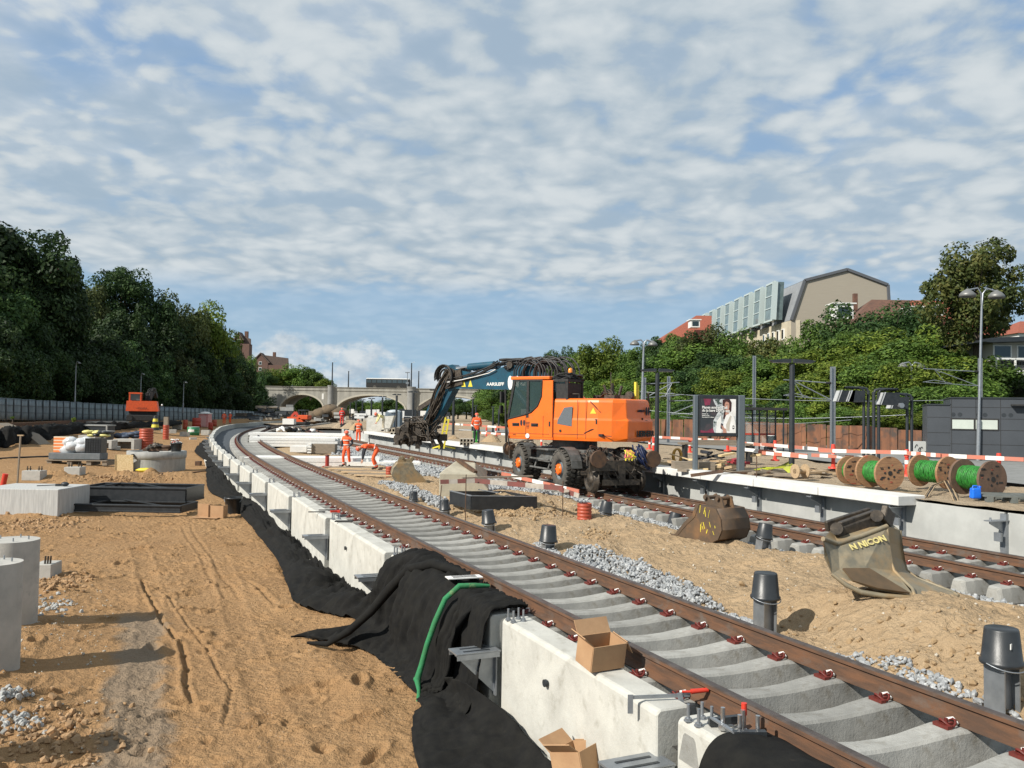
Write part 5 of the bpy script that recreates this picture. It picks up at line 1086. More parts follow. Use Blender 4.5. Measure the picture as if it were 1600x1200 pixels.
def person(name_label, loc, rz, J, jacket=M_ORJ, legs=M_ORJ, sleeve=None, helmet=None, boots=M_BLKM, group=None, sc=1., low=False):
    """J overrides joints: local x right, y facing, z up"""
    j = dict(pel=(0, 0, .93), wst=(0, 0, 1.08), chs=(0, .01, 1.30), nek=(0, 0, 1.47), hed=(0, .015, 1.56), shR=(.19, 0, 1.42), elR=(.27, -.02, 1.14), haR=(.27, .10, .90), shL=(-.19, 0, 1.42), elL=(-.27, -.02, 1.14), haL=(-.27, .10, .90),
             hiR=(.10, 0, .90), knR=(.12, .03, .50), anR=(.12, -.02, .09), toR=(.14, .15, .045), hiL=(-.10, 0, .90), knL=(-.12, .03, .50), anL=(-.12, -.02, .09), toL=(-.14, .15, .045)); j.update(J)
    ks = [k for k in j if k != 'face']; V = [Vector(j[k]) for k in ks]; ix = {k: i for i, k in enumerate(ks)}
    rad = dict(pel=.155, wst=.145, chs=.165, nek=.065, hed=.075, shR=.085, elR=.058, haR=.04, hiR=.10, knR=.075, anR=.065, toR=.045); rad.update({k[:-1] + 'L': v for k, v in list(rad.items()) if k[-1] == 'R' and len(k) == 3 and k not in ('pel',)})
    E = [('pel', 'wst'), ('wst', 'chs'), ('chs', 'nek'), ('nek', 'hed'), ('chs', 'shR'), ('shR', 'elR'), ('elR', 'haR'), ('chs', 'shL'), ('shL', 'elL'), ('elL', 'haL'), ('pel', 'hiR'), ('hiR', 'knR'), ('knR', 'anR'), ('anR', 'toR'), ('pel', 'hiL'), ('hiL', 'knL'), ('knL', 'anL'), ('anL', 'toL')]
    me = bpy.data.meshes.new('s'); me.from_pydata([tuple(v) for v in V], [(ix[a], ix[b]) for a, b in E], []); o = bpy.data.objects.new('s', me); S.collection.objects.link(o)
    o.modifiers.new('k', 'SKIN')
    if not me.skin_vertices: me.skin_vertices.new() if hasattr(me.skin_vertices, 'new') else None
    for i, k in enumerate(ks): d = me.skin_vertices[0].data[i]; d.radius = (rad[k], rad[k] * (.72 if k in ('wst', 'chs', 'pel') else 1)); d.use_root = (k == 'pel')
    o.modifiers.new('s', 'SUBSURF').levels = 1; bpy.context.view_layer.update()
    b = bpy.data.meshes.new_from_object(o.evaluated_get(bpy.context.evaluated_depsgraph_get())); bpy.data.objects.remove(o)
    segm = []; 
    for a, c in E:
        k = 0
        if c in ('knR', 'anR', 'hiR', 'knL', 'anL', 'hiL'): k = 1
        elif c in ('toR', 'toL'): k = 3
        elif c == 'hed': k = 2
        elif sleeve and c in ('elR', 'elL', 'haR', 'haL'): k = 4
        segm.append((Vector(j[a]), Vector(j[c]), k))
    ms = [jacket, legs, M_SKIN, boots, sleeve or jacket, mat('reflective_tape', (.62, .64, .60), .4)]
    for m_ in ms: b.materials.append(m_)
    for p in b.polygons:
        c = p.center; best = 9
        for a, d, k in segm:
            t = max(0, min(1, (c - a).dot(d - a) / (d - a).length_squared)); q = (c - a - (d - a) * t).length - (.06 if k in (0,) else 0)
            if q < best: best = q; p.material_index = k
            if q == best and k == 1 and d == Vector(j['anR' if d.x > 0 else 'anL']) and .62 < t < .78: p.material_index = 5
        p.use_smooth = True
    # head with face, and hands
    H = MB(); hd = Vector(j['hed']); nk = Vector(j['nek']); up = (hd - nk).normalized(); fw = Vector((0, 1, 0)) - up * up.y
    fw = (fw.normalized() if fw.length > .1 else Vector((0, 0, -1))); fv = j.get('face'); 
    if fv: fw = (Vector(fv) - up * Vector(fv).dot(up)).normalized()
    rt_ = fw.cross(up); R = Matrix((rt_, fw, up)).transposed(); hc = hd + up * .06
    H.ell(hc, (.075, .092, .115), 14, 10, 0, R); H.ell(hc + R @ Vector((0, .09, -.012)), (.012, .018, .022), 6, 5, 0, R)
    for s_ in (-1, 1): H.ell(hc + R @ Vector((s_ * .030, .083, .015)), (.010, .008, .006), 6, 5, 1, R); H.ell(hc + R @ Vector((s_ * .076, 0, .0)), (.012, .022, .03), 6, 5, 0, R)
    H.box(hc + R @ Vector((0, .086, -.052)), (.045, .012, .008), R=R, mat=2)
    for s_ in 'RL':
        h = Vector(j['ha' + s_]); e = Vector(j['el' + s_]); d = (h - e).normalized(); u = d.orthogonal().normalized(); w = d.cross(u); Rh = Matrix((u, w, d)).transposed()
        H.ell(h + d * .05, (.040, .022, .05), 8, 6, 0, Rh)
        for k, (ox, ln) in enumerate(((-.030, .055), (-.010, .065), (.011, .06), (.030, .048))):
            a = h + Rh @ Vector((ox, 0, .085)); H.tube([a, a + Rh @ Vector((ox * .1, .012, ln * .55)), a + Rh @ Vector((0, .035, ln))], [.0095, .009, .007], 5, 0)
        a = h + Rh @ Vector((.034, 0, .035)); H.tube([a, a + Rh @ Vector((.026, .012, .03)), a + Rh @ Vector((.03, .03, .055))], [.011, .010, .008], 5, 0)
    o0 = len(b.vertices)
    T = MB(); T.v = [tuple(v.co) for v in b.vertices]; T.f = [tuple(p.vertices) for p in b.polygons]; T.m = [p.material_index for p in b.polygons]; T.s = [True] * len(T.f)
    T.add(H.v, H.f, 2, True); eye = mat('dark_eye', (.02, .015, .01), .3); n0 = len(T.m) - len(H.m)
    for i, k in enumerate(H.m): T.m[n0 + i] = (2, 6, 7)[k]
    bpy.data.meshes.remove(b)
    ob_ = T.obj('person', ms + [eye, mat('lips', (.35, .12, .10), .6)]); ob_.location = loc; ob_.rotation_euler = (0, 0, rz); ob_.scale = (sc,) * 3
    tag(ob_, name_label, 'person', group)
    if helmet:
        h = MB(); c = hc + up * .035; prof = [(.118, 0), (.112, .045), (.085, .085), (.045, .108), (0, .115)]; q = MB(); q.lathe(prof, n=16); q.lathe([(.12, 0), (.0, -.004)], n=16); h.add([c + R @ Vector(v) for v in q.v], q.f, 0, True); h.box(c + R @ Vector((0, .125, .004)), (.13, .06, .01), R=R); hh_ = h.obj('helmet', helmet, ob_)
    # reflective bands
    bd = MB()
    for a, r_ in ((j['wst'], .168), (j['chs'], .185)):
        a = Vector(a); ax = (Vector(j['chs']) - Vector(j['pel'])).normalized(); sd = Vector((1, 0, 0)); sd = (sd - ax * sd.dot(ax)).normalized(); f2 = ax.cross(sd)
        ring = [a + sd * math.cos(t) * r_ + f2 * math.sin(t) * r_ * .78 for t in np.linspace(0, 2 * PI, 17)]
        for p, q in zip(ring[:-1], ring[1:]): bd.bar(p, q, .012, .045)
    bd.obj('reflective_bands', ms[5], ob_)
    return ob_
HEL = mat('red_helmet', (.75, .12, .06), .4); HELW = mat('white_helmet', (.8, .78, .74), .4)
b = PM(541, 729.5); sc = (729.5 - 673) / ppm(b.y) / 1.76
person('worker in dark-sleeved orange overalls walking beside the white plank stacks', b, PI - .35, dict(face=(.1, .8, -.55), shL=(-.2, 0, 1.42), knR=(.13, .10, .50), anR=(.13, .02, .10), toR=(.15, .2, .05), knL=(-.12, -.02, .5), anL=(-.12, -.16, .1), toL=(-.13, .0, .05), elR=(.30, -.08, 1.16), haR=(.24, .10, .98), elL=(-.30, -.05, 1.15), haL=(-.22, .16, 1.0)), sleeve=M_NAVY, helmet=HEL, sc=sc)
b = PM(585, 734); sc = sc * 1.02
person('worker in orange bending down over the white planks beside the walking worker', b, PI / 2 + .25, dict(pel=(0, -.12, .88), wst=(0, .02, .97), chs=(0, .30, 1.02), nek=(0, .50, .98), hed=(0, .60, .93), face=(0, .5, -1), shR=(.19, .40, 1.02), elR=(.22, .46, .72), haR=(.18, .50, .45), shL=(-.19, .40, 1.02), elL=(-.22, .46, .72), haL=(-.16, .52, .42), hiR=(.10, -.10, .86), knR=(.14, .06, .48), anR=(.13, -.14, .1), toR=(.14, .04, .05), hiL=(-.1, -.1, .86), knL=(-.14, .10, .48), anL=(-.13, -.04, .1), toL=(-.14, .14, .05)), sleeve=M_NAVY, helmet=HEL, sc=sc)
def onplat(px, py): return PPl(px, py)
b = onplat(744, 693); person('worker in an orange jacket with his back turned behind the green barrel', b + Vector((0, .35, 0)), .1, dict(haR=(.12, .28, 1.0), haL=(-.12, .28, 1.0), elR=(.27, .06, 1.12), elL=(-.27, .06, 1.12)), legs=M_NAVY, helmet=HEL, sc=(690 - 644) / ppm(b.y) / 1.7)
b = onplat(744, 691); m = MB(); r = 5.8 / ppm(b.y); m.lathe([(r * .85, 0), (r, 17 / ppm(b.y)), (r * 1.07, 17 / ppm(b.y)), (r * 1.07, 15 / ppm(b.y)), (0, 17.2 / ppm(b.y))], n=20); tag(m.obj('green_barrel', mat('bright_green_plastic', (.04, .36, .05), .45), loc=b), 'bright green barrel standing in front of the worker in the orange jacket', 'barrel')
bb = PD(570, 693, 66); person('worker in an orange vest at the far end of the white platform slab', (float(tx2(66)) + 1.15, 66, -.25), 0, {}, legs=M_ORJ, helmet=HEL, sc=1.02, sleeve=M_NAVY)
b = PD(534, 664, 88); person('far worker in red-orange clothes standing by the sand heaps near the bridge pier', b, .3, dict(haR=(.2, .3, .9), haL=(-.2, .3, .9)), jacket=mat('red_workwear', (.70, .05, .035), .8), legs=mat('red_workwear', (.70, .05, .035), .8), helmet=HEL, sc=1.0)
b = PD(599, 674, 66); person('worker in a pale yellow jacket bending over channel blocks', b, 1.9, dict(pel=(0, -.12, .88), wst=(0, .0, .98), chs=(0, .22, 1.12), nek=(0, .38, 1.18), hed=(0, .46, 1.2), face=(0, .5, -1), shR=(.19, .28, 1.14), elR=(.22, .40, .85), haR=(.15, .5, .65), shL=(-.19, .28, 1.14), elL=(-.22, .40, .85), haL=(-.15, .5, .65)), jacket=mat('pale_yellow_workwear', (.62, .58, .28), .8), legs=mat('beige_workwear', (.45, .40, .30), .85), helmet=HEL, sc=1.1)
b = PD(350, 663.5, 124); person('left one of the two far workers in orange at the track curve', b, .3, {}, helmet=HELW, sc=1.05)
b = PD(359.5, 663, 124); person('right one of the two far workers in orange at the track curve', b, 2.6, dict(haR=(.1, .3, 1.1), haL=(-.1, .3, 1.1)), helmet=HELW, sc=1.0)
# driver sits in the cab as someone of his own
dr = Matrix.Translation((CX, CY, 0)) @ Matrix.Rotation(PI / 2 + HU, 4, 'Z') @ Vector((.62, .72, 1.12))
person('driver in an orange jacket sitting in the cab of the large orange excavator', dr, HU, dict(pel=(0, 0, .98), wst=(0, 0, 1.12), hiR=(.1, .04, .98), knR=(.14, .45, 1.0), anR=(.14, .5, .6), toR=(.14, .65, .56), hiL=(-.1, .04, .98), knL=(-.14, .45, 1.0), anL=(-.14, .5, .6), toL=(-.14, .65, .56), haR=(.24, .38, 1.2), haL=(-.24, .38, 1.2), elR=(.28, .12, 1.16), elL=(-.28, .12, 1.16)), legs=M_NAVY)
# ------------------------------------------------------------------ loose excavator buckets
def exc_bucket(name, label, loc, rz, w, s, mats, roll=0., outline=None, ears=True):
    """side profile in (x forward = mouth, z up); swept along y"""
    t = thing(name, label, 'excavator bucket', loc); t.rotation_euler = (0, roll, rz); t.scale = (s, s, s)
    outer = outline or [(-.42, .86), (-.58, .62), (-.62, .36), (-.50, .12), (-.25, .0), (.05, -.02), (.45, .02), (.98, .04)]
    th = .03; inner = [(x + .045 * (1 if k < 5 else 0) + .0, z + (.035 if k > 2 else 0)) for k, (x, z) in enumerate(outer)]
    m = MB(); n = len(outer)
    for k in range(n - 1):
        a, b = outer[k], outer[k + 1]; c, d = inner[k], inner[k + 1]
        m.add([(a[0], -w / 2, a[1]), (b[0], -w / 2, b[1]), (b[0], w / 2, b[1]), (a[0], w / 2, a[1]), (c[0], -w / 2, c[1]), (d[0], -w / 2, d[1]), (d[0], w / 2, d[1]), (c[0], w / 2, c[1])], [(0, 1, 2, 3), (7, 6, 5, 4), (0, 4, 5, 1), (3, 2, 6, 7)], 0, True)
    top = [(-.42, .86), (-.10, .93), (.12, .90)]
    m.prism([(-.42, .86), (.12, .90), (.12, .87), (-.40, .82)], -w / 2, w / 2)
    m.obj('shell', mats[0], t)
    for sd_ in (-1, 1):
        q = MB(); q.prism(outer + [(.62, .40), (.34, .62), (.22, .90), (.12, .90)], sd_ * w / 2 - .02, sd_ * w / 2 + .02); q.prism([(.12, .92), (.24, .92), (.36, .64), (.64, .42), (1.0, .05), (.88, .05), (.56, .36), (.28, .58)], sd_ * w / 2 - .032, sd_ * w / 2 + .032)
        q.obj('side_plate', mats[-1] if len(mats) > 1 else mats[0], t)
    q = MB(); q.box((1.03, 0, .035), (.18, w + .06, .04)); q.box((-.1, 0, -.035), (.7, w * .9, .02)); q.obj('cutting_edge', mats[0], t)
    if ears:
        q = MB()
        for y in (-.16 * w / .9, .16 * w / .9): q.prism([(-.40, .84), (-.30, 1.12), (-.16, 1.16), (-.05, 1.02), (.10, 1.04), (.22, 1.16), (.32, 1.10), (.22, .90)], y - .02, y + .02)
        for x, z in ((-.22, 1.08), (.20, 1.07)): q.cyl((x, -.24 * w / .9, z), (x, .24 * w / .9, z), .05, n=12)
        q.obj('hanger_bracket', mats[0], t, bevel=.005)
    return t
b = P(1400, 925, -.22)
# big dark bucket lying with its mouth towards the camera right
def big_bucket():
    t = thing('excavator_bucket', 'big scratched tan ditching bucket with yellow lettering lying on the sand at the right', 'excavator bucket', PM(1400, 934))
    o = PM(1400, 934); D = o.y; s = 1 / ppm(D)
    # outline of the near side traced in metres from the photograph, depth given by dy
    def q(px, py, dy): v = PD(px, py, D + dy); return v - o
    m = MB()
    back = [(1286, 843, .05), (1287, 868, .0), (1298, 893, -.05), (1330, 918, -.12), (1372, 929, -.16), (1432, 934, -.16)]
    top0 = q(1286, 838, .1); 
    # front scooped face: grid between upper rim and lower lip
    up = [q(1309, 850, .30), q(1345, 838, .42), (q(1386, 822, .55))]
    mid = [q(1312, 889, .05), q(1352, 886, .16), q(1397, 892, .32)]
    low = [q(1322, 905, -.12), q(1368, 922, -.14), q(1429, 931, -.12)]
    L = [q(1286, 842, .12), q(1288, 872, .0), q(1300, 897, -.10)]
    rows = [[L[0]] + up, [L[1]] + mid, [L[2]] + low]
    A = [[Vector(p) for p in r] for r in rows]
    for i in range(2):
        for j in range(3):
            a, b_, c, d = A[i][j], A[i][j + 1], A[i + 1][j + 1], A[i + 1][j]; m.add([a, b_, c, d], [(3, 2, 1, 0)], 0, False)
    # curved right wing running out to the tooth
    wing = [(q(a_, b_, c_), q(d_, e_, f_)) for a_, b_, c_, d_, e_, f_ in ((1386, 822, .55, 1407, 829, .8), (1387, 848, .50, 1408, 852, .8), (1389, 870, .42, 1412, 874, .78), (1397, 892, .32, 1417, 891, .72), (1408, 903, .20, 1433, 903, .65), (1426, 920, .0, 1464, 915, .5), (1429, 931, -.12, 1488, 924, .35), (1440, 935, -.14, 1498, 931, .2))]
    for k in range(len(wing) - 1): m.add([wing[k][0], wing[k][1], wing[k + 1][1], wing[k + 1][0]], [(3, 2, 1, 0)], 0, True)
    # rear shell and floor give it depth
    rear = [q(1300, 826, .9), q(1340, 812, 1.1), q(1378, 806, 1.15), q(1407, 831, .95)]; rl = [q(1310, 880, .95), q(1350, 890, 1.15), q(1395, 900, 1.1), q(1440, 905, .85)]
    fl = [q(1322, 912, .5), q(1368, 926, .5), q(1424, 932, .4)]
    ring = [L[0]] + up + [wing[0][1], rear[2], rear[1], rear[0]]
    m.add(ring, [tuple(range(len(ring)))], 0)
    m.add([wing[0][1], rear[2], rl[2], wing[3][1]], [(0, 1, 2, 3)], 0); m.add([wing[3][1], rl[2], rl[3], wing[5][1]], [(0, 1, 2, 3)], 0); m.add([L[0], rear[0], rl[0], L[2]], [(0, 1, 2, 3)], 0); m.add([rear[0], rear[1], rl[1], rl[0]], [(0, 1, 2, 3)], 0); m.add([rear[1], rear[2], rl[2], rl[1]], [(0, 1, 2, 3)], 0)
    m.add([L[2], low[0], low[1], low[2], wing[7][1], rl[2], rl[1], rl[0]], [(0, 1, 2, 3, 4, 5, 6, 7)], 0)
    o1 = m.obj('shell', M_TAN, t, bevel=.02, seg=2)
    e = MB(); e.tube([L[2], q(1322, 914, -.14), q(1345, 925, -.17), q(1380, 931, -.18), q(1432, 935, -.16), q(1470, 937, 0), q(1496, 935, .22)], [.02, .028, .03, .03, .03, .028, .012], 6); e.tube([L[0], up[0], up[1], up[2]], .03, 6); e.tube([w[0] for w in wing], .022, 6); e.tube([w[1] for w in wing], .018, 6); e.obj('cutting_edge', M_TAN, t)
    e = MB(); e.add([q(1316, 889.5, -.02), q(1357, 889, .09), q(1421, 928, -.15), q(1372, 921, -.18), q(1332, 909, -.16)], [(0, 1, 2, 3, 4)], 0); [setattr(e, 'v', e.v)]; ww = e.obj('wear_plate', mat('wear_steel', (.15, .095, .05), .6, (.10, .07, .04), 5, metal=.3), t); sm = ww.modifiers.new('thickness', 'SOLIDIFY'); sm.thickness = .02
    h = MB(); a, b_ = q(1308, 834, .55), q(1376, 810, .85); h.bar(a, b_, .06, .13); h.bar(a + Vector((.03, .45, .03)), b_ + Vector((.03, .4, .03)), .06, .13); h.cyl(q(1307, 826, .45), q(1310, 826, 1.1), .075, n=14); h.cyl(q(1370, 806, .7), q(1374, 806, 1.45), .075, n=14); h.bar(q(1380, 800, .8), q(1392, 815, .95), .08, .2); h.bar(q(1312, 822, .6), q(1368, 802, .9), .07, .10)
    h.obj('hanger_bracket', M_GREASE, t, bevel=.01)
    p0, p1, p2 = q(1328, 856, .27), q(1382, 841, .43), q(1328, 846, .325)
    fr = frame(p0.lerp(p1, .52) + Vector((0, -.006, 0)), p1 - p0, p2 - p0); text('N NICON', .105, mat('worn_yellow_lettering', (.72, .62, .22), .7, (.45, .38, .18), 30), fr, t, bold=.004, sx=1.15)
big_bucket()
b = P(1120, 850, -.20)
t = exc_bucket('excavator_bucket', 'rusty brown digging bucket sprayed with yellow paint marks beside the second track', b + Vector((.12, .45, 0)), PI - 1.0, .98, .78, [M_BROWNST, M_BROWNST])
m = MB(); random.seed(5)
for k in range(13):
    x = random.uniform(-.45, .12); z = random.uniform(.22, .78); m.bar((x, 0, z), (x + random.uniform(-.06, .06), 0, z + random.uniform(.06, .20)), .006, random.uniform(.008, .02))
m.v = [(v[0], v[1] + .49 + .024, v[2]) for v in m.v]; m.obj('spray_marks', M_YEL, t)
for sg in (1,): m2 = MB(); [m2.bar((-.3 + .05 * k, 0, .72 - .02 * k), (-.22 + .05 * k, 0, .83 - .03 * k), .006, .02) for k in range(6)]; m2.v = [(v[0], v[1] - .434, v[2]) for v in m2.v]; m2.obj('spray_marks', M_YEL, t)
b = P(635, 757, -.25); random.seed(9)
t = exc_bucket('excavator_bucket', 'tan bucket lying on its side on the ballast slope left of the concrete housing', b + Vector((-.1, .35, .03)), 0, .8, .80, [M_TAN]); t.rotation_euler = (.05, .06, .22)
# ------------------------------------------------------------------ platform edge: slabs on brackets, wall panels
def off2(y, o, z):
    d = (float(tx2(y + .3)) - float(tx2(y - .3))) / .6; n = Vector((1, -d, 0)).normalized(); return Vector((float(tx2(y)), y, 0)) + n * o + Vector((0, 0, z))
def platform():
    ys = [16.75]; 
    while ys[-1] < 66: ys.append(ys[-1] + 2.15)
    for i, (a, b) in enumerate(zip(ys[:-1], ys[1:])):
        p0, p1 = off2(a + .01, 1.50, 0), off2(b - .01, 1.50, 0); q0, q1 = off2(a + .01, 2.25, 0), off2(b - .01, 2.25, 0)
        m = MB(); z1, z0 = .66, .46
        vs = [(*p0.xy, z0), (*p1.xy, z0), (*q1.xy, z0), (*q0.xy, z0), (*p0.xy, z1), (*p1.xy, z1), (*q1.xy, z1), (*q0.xy, z1)]
        m.add(vs, [(3, 2, 1, 0)[::-1], (4, 7, 6, 5), (0, 4, 5, 1), (1, 5, 6, 2), (2, 6, 7, 3), (3, 7, 4, 0)])
        m.f = [tuple(f) for f in m.f]
        lab = 'nearest white platform edge slab, its grey end face showing' if i == 0 else ('last white platform edge slab, beside the worker in the orange vest' if i == len(ys) - 2 else 'white concrete platform edge slab along the second track')
        tag(m.obj('platform_slab', C_SLAB, bevel=.012), lab, 'platform slab', None if i in (0, len(ys) - 2) else 'white platform edge slabs')
    ys = [9.0]
    while ys[-1] < 80: ys.append(ys[-1] + 2.15)
    ys = [y - .55 for y in ys]
    for i, (a, b) in enumerate(zip(ys[:-1], ys[1:])):
        p0, p1 = off2(a + .03, 2.0, 0), off2(b - .03, 2.0, 0); d = p1 - p0; c = (p0 + p1) / 2; rz = math.atan2(-d.x, d.y)
        t = thing('platform_wall_panel', 'grey concrete panel of the platform wall behind the second track', 'wall panel', (c.x, c.y, -.45), rz, 'concrete panels of the platform wall')
        zt = .46 if a > 15.5 else .54
        MB().box((.07, 0, (zt + .45) / 2 - .05), (.14, d.length, zt + .45 + .1)).obj('panel', mat('panel_concrete', (.43, .435, .415), .9, (.34, .345, .33), 1.6, bump=.002, bsc=50), t, bevel=.008)
        if b < 60:
            m = MB(); L = -d.length / 2 - .03; m.box((-.02, L, .48), (.10, .12, .98)); m.prism([(-.03, .58), (-.16, .68), (-.42, .80), (-.42, .84), (-.03, .84)], L - .012, L + .012); m.box((-.24, L, .85), (.46, .16, .02)); m.box((-.20, L, .55), (.05, .14, .16)); m.cyl((-.40, L, .86), (-.40, L, .91), .02, n=6); m.obj('steel_bracket', M_GALV, t)
platform()
# ------------------------------------------------------------------ poles and lamps
def tlamp(px, pbot, ptop, arm, label, group=None, z=ZPL, D=None, tw=.0):
    b = PD(px, pbot, D) if D else P(px, pbot, z); D = b.y; h = PD(px, ptop, D).z - b.z; s = 1 / ppm(D)
    t = thing('platform_lamp', label, 'lamp post', b, tw, group); m = MB(); m.cyl((0, 0, -.3), (0, 0, h - .05), .085 if D < 40 else .1, .075 if D < 40 else .09, n=10); m.cyl((0, 0, 0), (0, 0, .04), .16, n=10); m.obj('post', M_STEELD, t)
    a = MB(); w = arm * s / 2
    for sg in (-1, 1): a.prism([(sg * .05, h - .02), (sg * .05, h + .10), (sg * w * .45, h + .09), (sg * w, h + .05), (sg * w, h + .03), (sg * w * .9, h - .01)][::sg], -.11, .11)
    a.obj('lamp_arm', M_STEELD, t); l = MB(); l.box((-w * .5, 0, h - .012), (w * .75, .16, .02)); l.box((w * .5, 0, h - .012), (w * .75, .16, .02)); l.obj('lens', mat('lamp_lens', (.5, .52, .52), .3), t); return t
tlamp(1237, 738, 566, 70, 'tall black twin-armed platform lamp between the poster board and the grey posts')
tlamp(1026, 716, 580, 52, 'black twin-armed platform lamp just right of the large orange excavator', D=31)
for k, (px, pt, pb, arm, D) in enumerate(((619, 617, 668, 14, 72), (597, 620, 662, 13, 84), (580, 623, 657, 11, 96), (566, 625, 655, 10, 110), (556, 627, 654, 9, 124), (547, 629, 653, 8, 138), (681, 610, 670, 22, 56), (645, 613, 665, 17, 64), (708, 612, 680, 8, 60), (738, 622, 680, 7, 80), (770, 636, 680, 6, 80), (779, 640, 676, 5, 90), (655, 640, 668, 6, 90), (743, 634, 675, 6, 88))):
    tlamp(px, pb, pt, arm, ('black T-shaped platform lamp in front of the grey hut', 'black T-shaped lamp seen under the second arch, left of the grey hut')[min(k, 1)] if k < 2 else 'thin black platform lamp in the distance near the bridge', None if k < 2 else 'distant black platform lamps', D=D)
def dlamp(px, pbot, ptop, D, label, r=None, double=True, heads=22, lean=0.):
    b = PD(px, pbot, D); h = PD(px, ptop, D).z - b.z; s = 1 / ppm(D); t = thing('street_lamp', label, 'street lamp', b); t.rotation_euler = (0, lean, 0)
    r = r or 3.2 * s; m = MB(); m.cyl((0, 0, -.5), (0, 0, h * .24), r, n=12); m.cyl((0, 0, h * .24), (0, 0, h * .9), r * .7, r * .5, n=12); W_ = heads * s
    for sg in ((-1, 1) if double else (1,)): m.tube([(0, 0, h * .86), (sg * W_ * .06, 0, h * .97), (sg * W_ * .3, 0, h * 1.0), (sg * W_ * .95, 0, h * .985)], r * .38, 8)
    m.obj('pole', M_GALV, t)
    for sg in ((-1, 1) if double else (1,)):
        q = MB(); R1 = W_ * .52; q.lathe([(R1 * .1, .16 * R1 * 1.2), (R1 * .2, .1 * R1), (R1 * .6, -.15 * R1), (R1 * .92, -.5 * R1), (R1, -.85 * R1), (R1 * .94, -.85 * R1), (R1 * .5, -.3 * R1), (0, -.2 * R1)], (sg * W_ * .95, 0, h * .985), 20); q.obj('lamp_shade', mat('lamp_shade_grey', (.20, .20, .19), .45, metal=.4), t)
    return t
dlamp(1528, 722, 450, 40, 'tall galvanised twin-headed street lamp in front of the dark grey building', heads=24, lean=.028)
dlamp(1422, 715, 566, 62, 'galvanised twin-headed street lamp between the speaker housings and the dark grey building', heads=15, lean=.02)
dlamp(1002, 668, 531, 66, 'twin-headed street lamp rising behind the rear of the large orange excavator', heads=15, lean=.02)
for px, pb, pt, D, lb, hd in ((117, 626, 565, 104, 'single-headed street lamp in front of the dark trees, left of the far excavator', 5), (219, 640, 583, 118, 'single-headed street lamp right behind the far left excavator', 4), (286, 640, 596, 130, 'small single-headed street lamp in front of the trees, right of the far excavator', 4)):
    dlamp(px, pb, pt, D, lb, double=False, heads=hd, r=.10)
def hpost(px, pbot, ptop, D, label, w=.24, group=None):
    b = PD(px, pbot, D); h = PD(px, ptop, D).z - b.z; t = thing('mast', label, 'mast', b, 0, group); m = MB(); m.box((-w * .4, 0, h / 2 - .2), (.02, w, h + .4)); m.box((w * .4, 0, h / 2 - .2), (.02, w, h + .4)); m.box((0, 0, h / 2 - .2), (w * .76, .03, h + .4)); m.obj('post', M_GALV, t)
    return t, h
for px, pb, pt, D, lb, arm in ((1301, 716, 573, 48, 'galvanised railway mast left of the speaker housings', (-1, .82, 2.8)), (1044, 690, 588, 60, 'grey railway mast just right of the first black platform lamp', (1, .62, 3.2)), (1178, 676, 556, 62, 'slim galvanised mast rising behind the poster board', (-1, .35, 2.2)), (1532, 700, 560, 56, 'concrete railway mast behind the tall twin-headed street lamp', (-1, .85, 3.8)), (1006, 690, 590, 58, 'railway mast right behind the excavator with struts', (1, .9, 2.4))):
    t, h = hpost(px, pb, pt, D, lb, .22 if D > 50 else .26); sg, u, L = arm; m = MB(); z = h * u; m.cyl((0, 0, z), (sg * L, 0, z + .15), .035, n=6); m.cyl((0, 0, z - 1.0), (sg * L * .8, 0, z + .1), .035, n=6); m.cyl((0, 0, z - .95), (sg * L * .95, 0, z - .75), .03, n=6); m.cyl((sg * L * .8, 0, z + .1), (sg * L * .6, 0, z - .8), .02, n=6); m.tube([(sg * L * .5, 0, z - .8), (sg * L * .8, 0, z - .6), (sg * L, 0, z - .75)], .025, 5); m.cyl((sg * .05, 0, z), (sg * .4, 0, z + .02), .07, n=8, mat=1); m.obj('cantilever', [M_GALV, M_BLKM], t)
for k, (a, c) in enumerate((((1000, 612), (1600, 622)), ((1000, 640), (1420, 648)), ((1060, 650), (1330, 656)))):
    p, q = PD(*a, 60), PD(*c, 50); m = MB(); m.tube([p.lerp(q, u) - Vector((0, 0, .4 * math.sin(u * PI))) for u in np.linspace(0, 1, 12)], .018, 4); tag(m.obj('overhead_wire', M_GALV), ('upper', 'middle', 'lower')[k] + ' overhead wire running in front of the green embankment', 'wire')
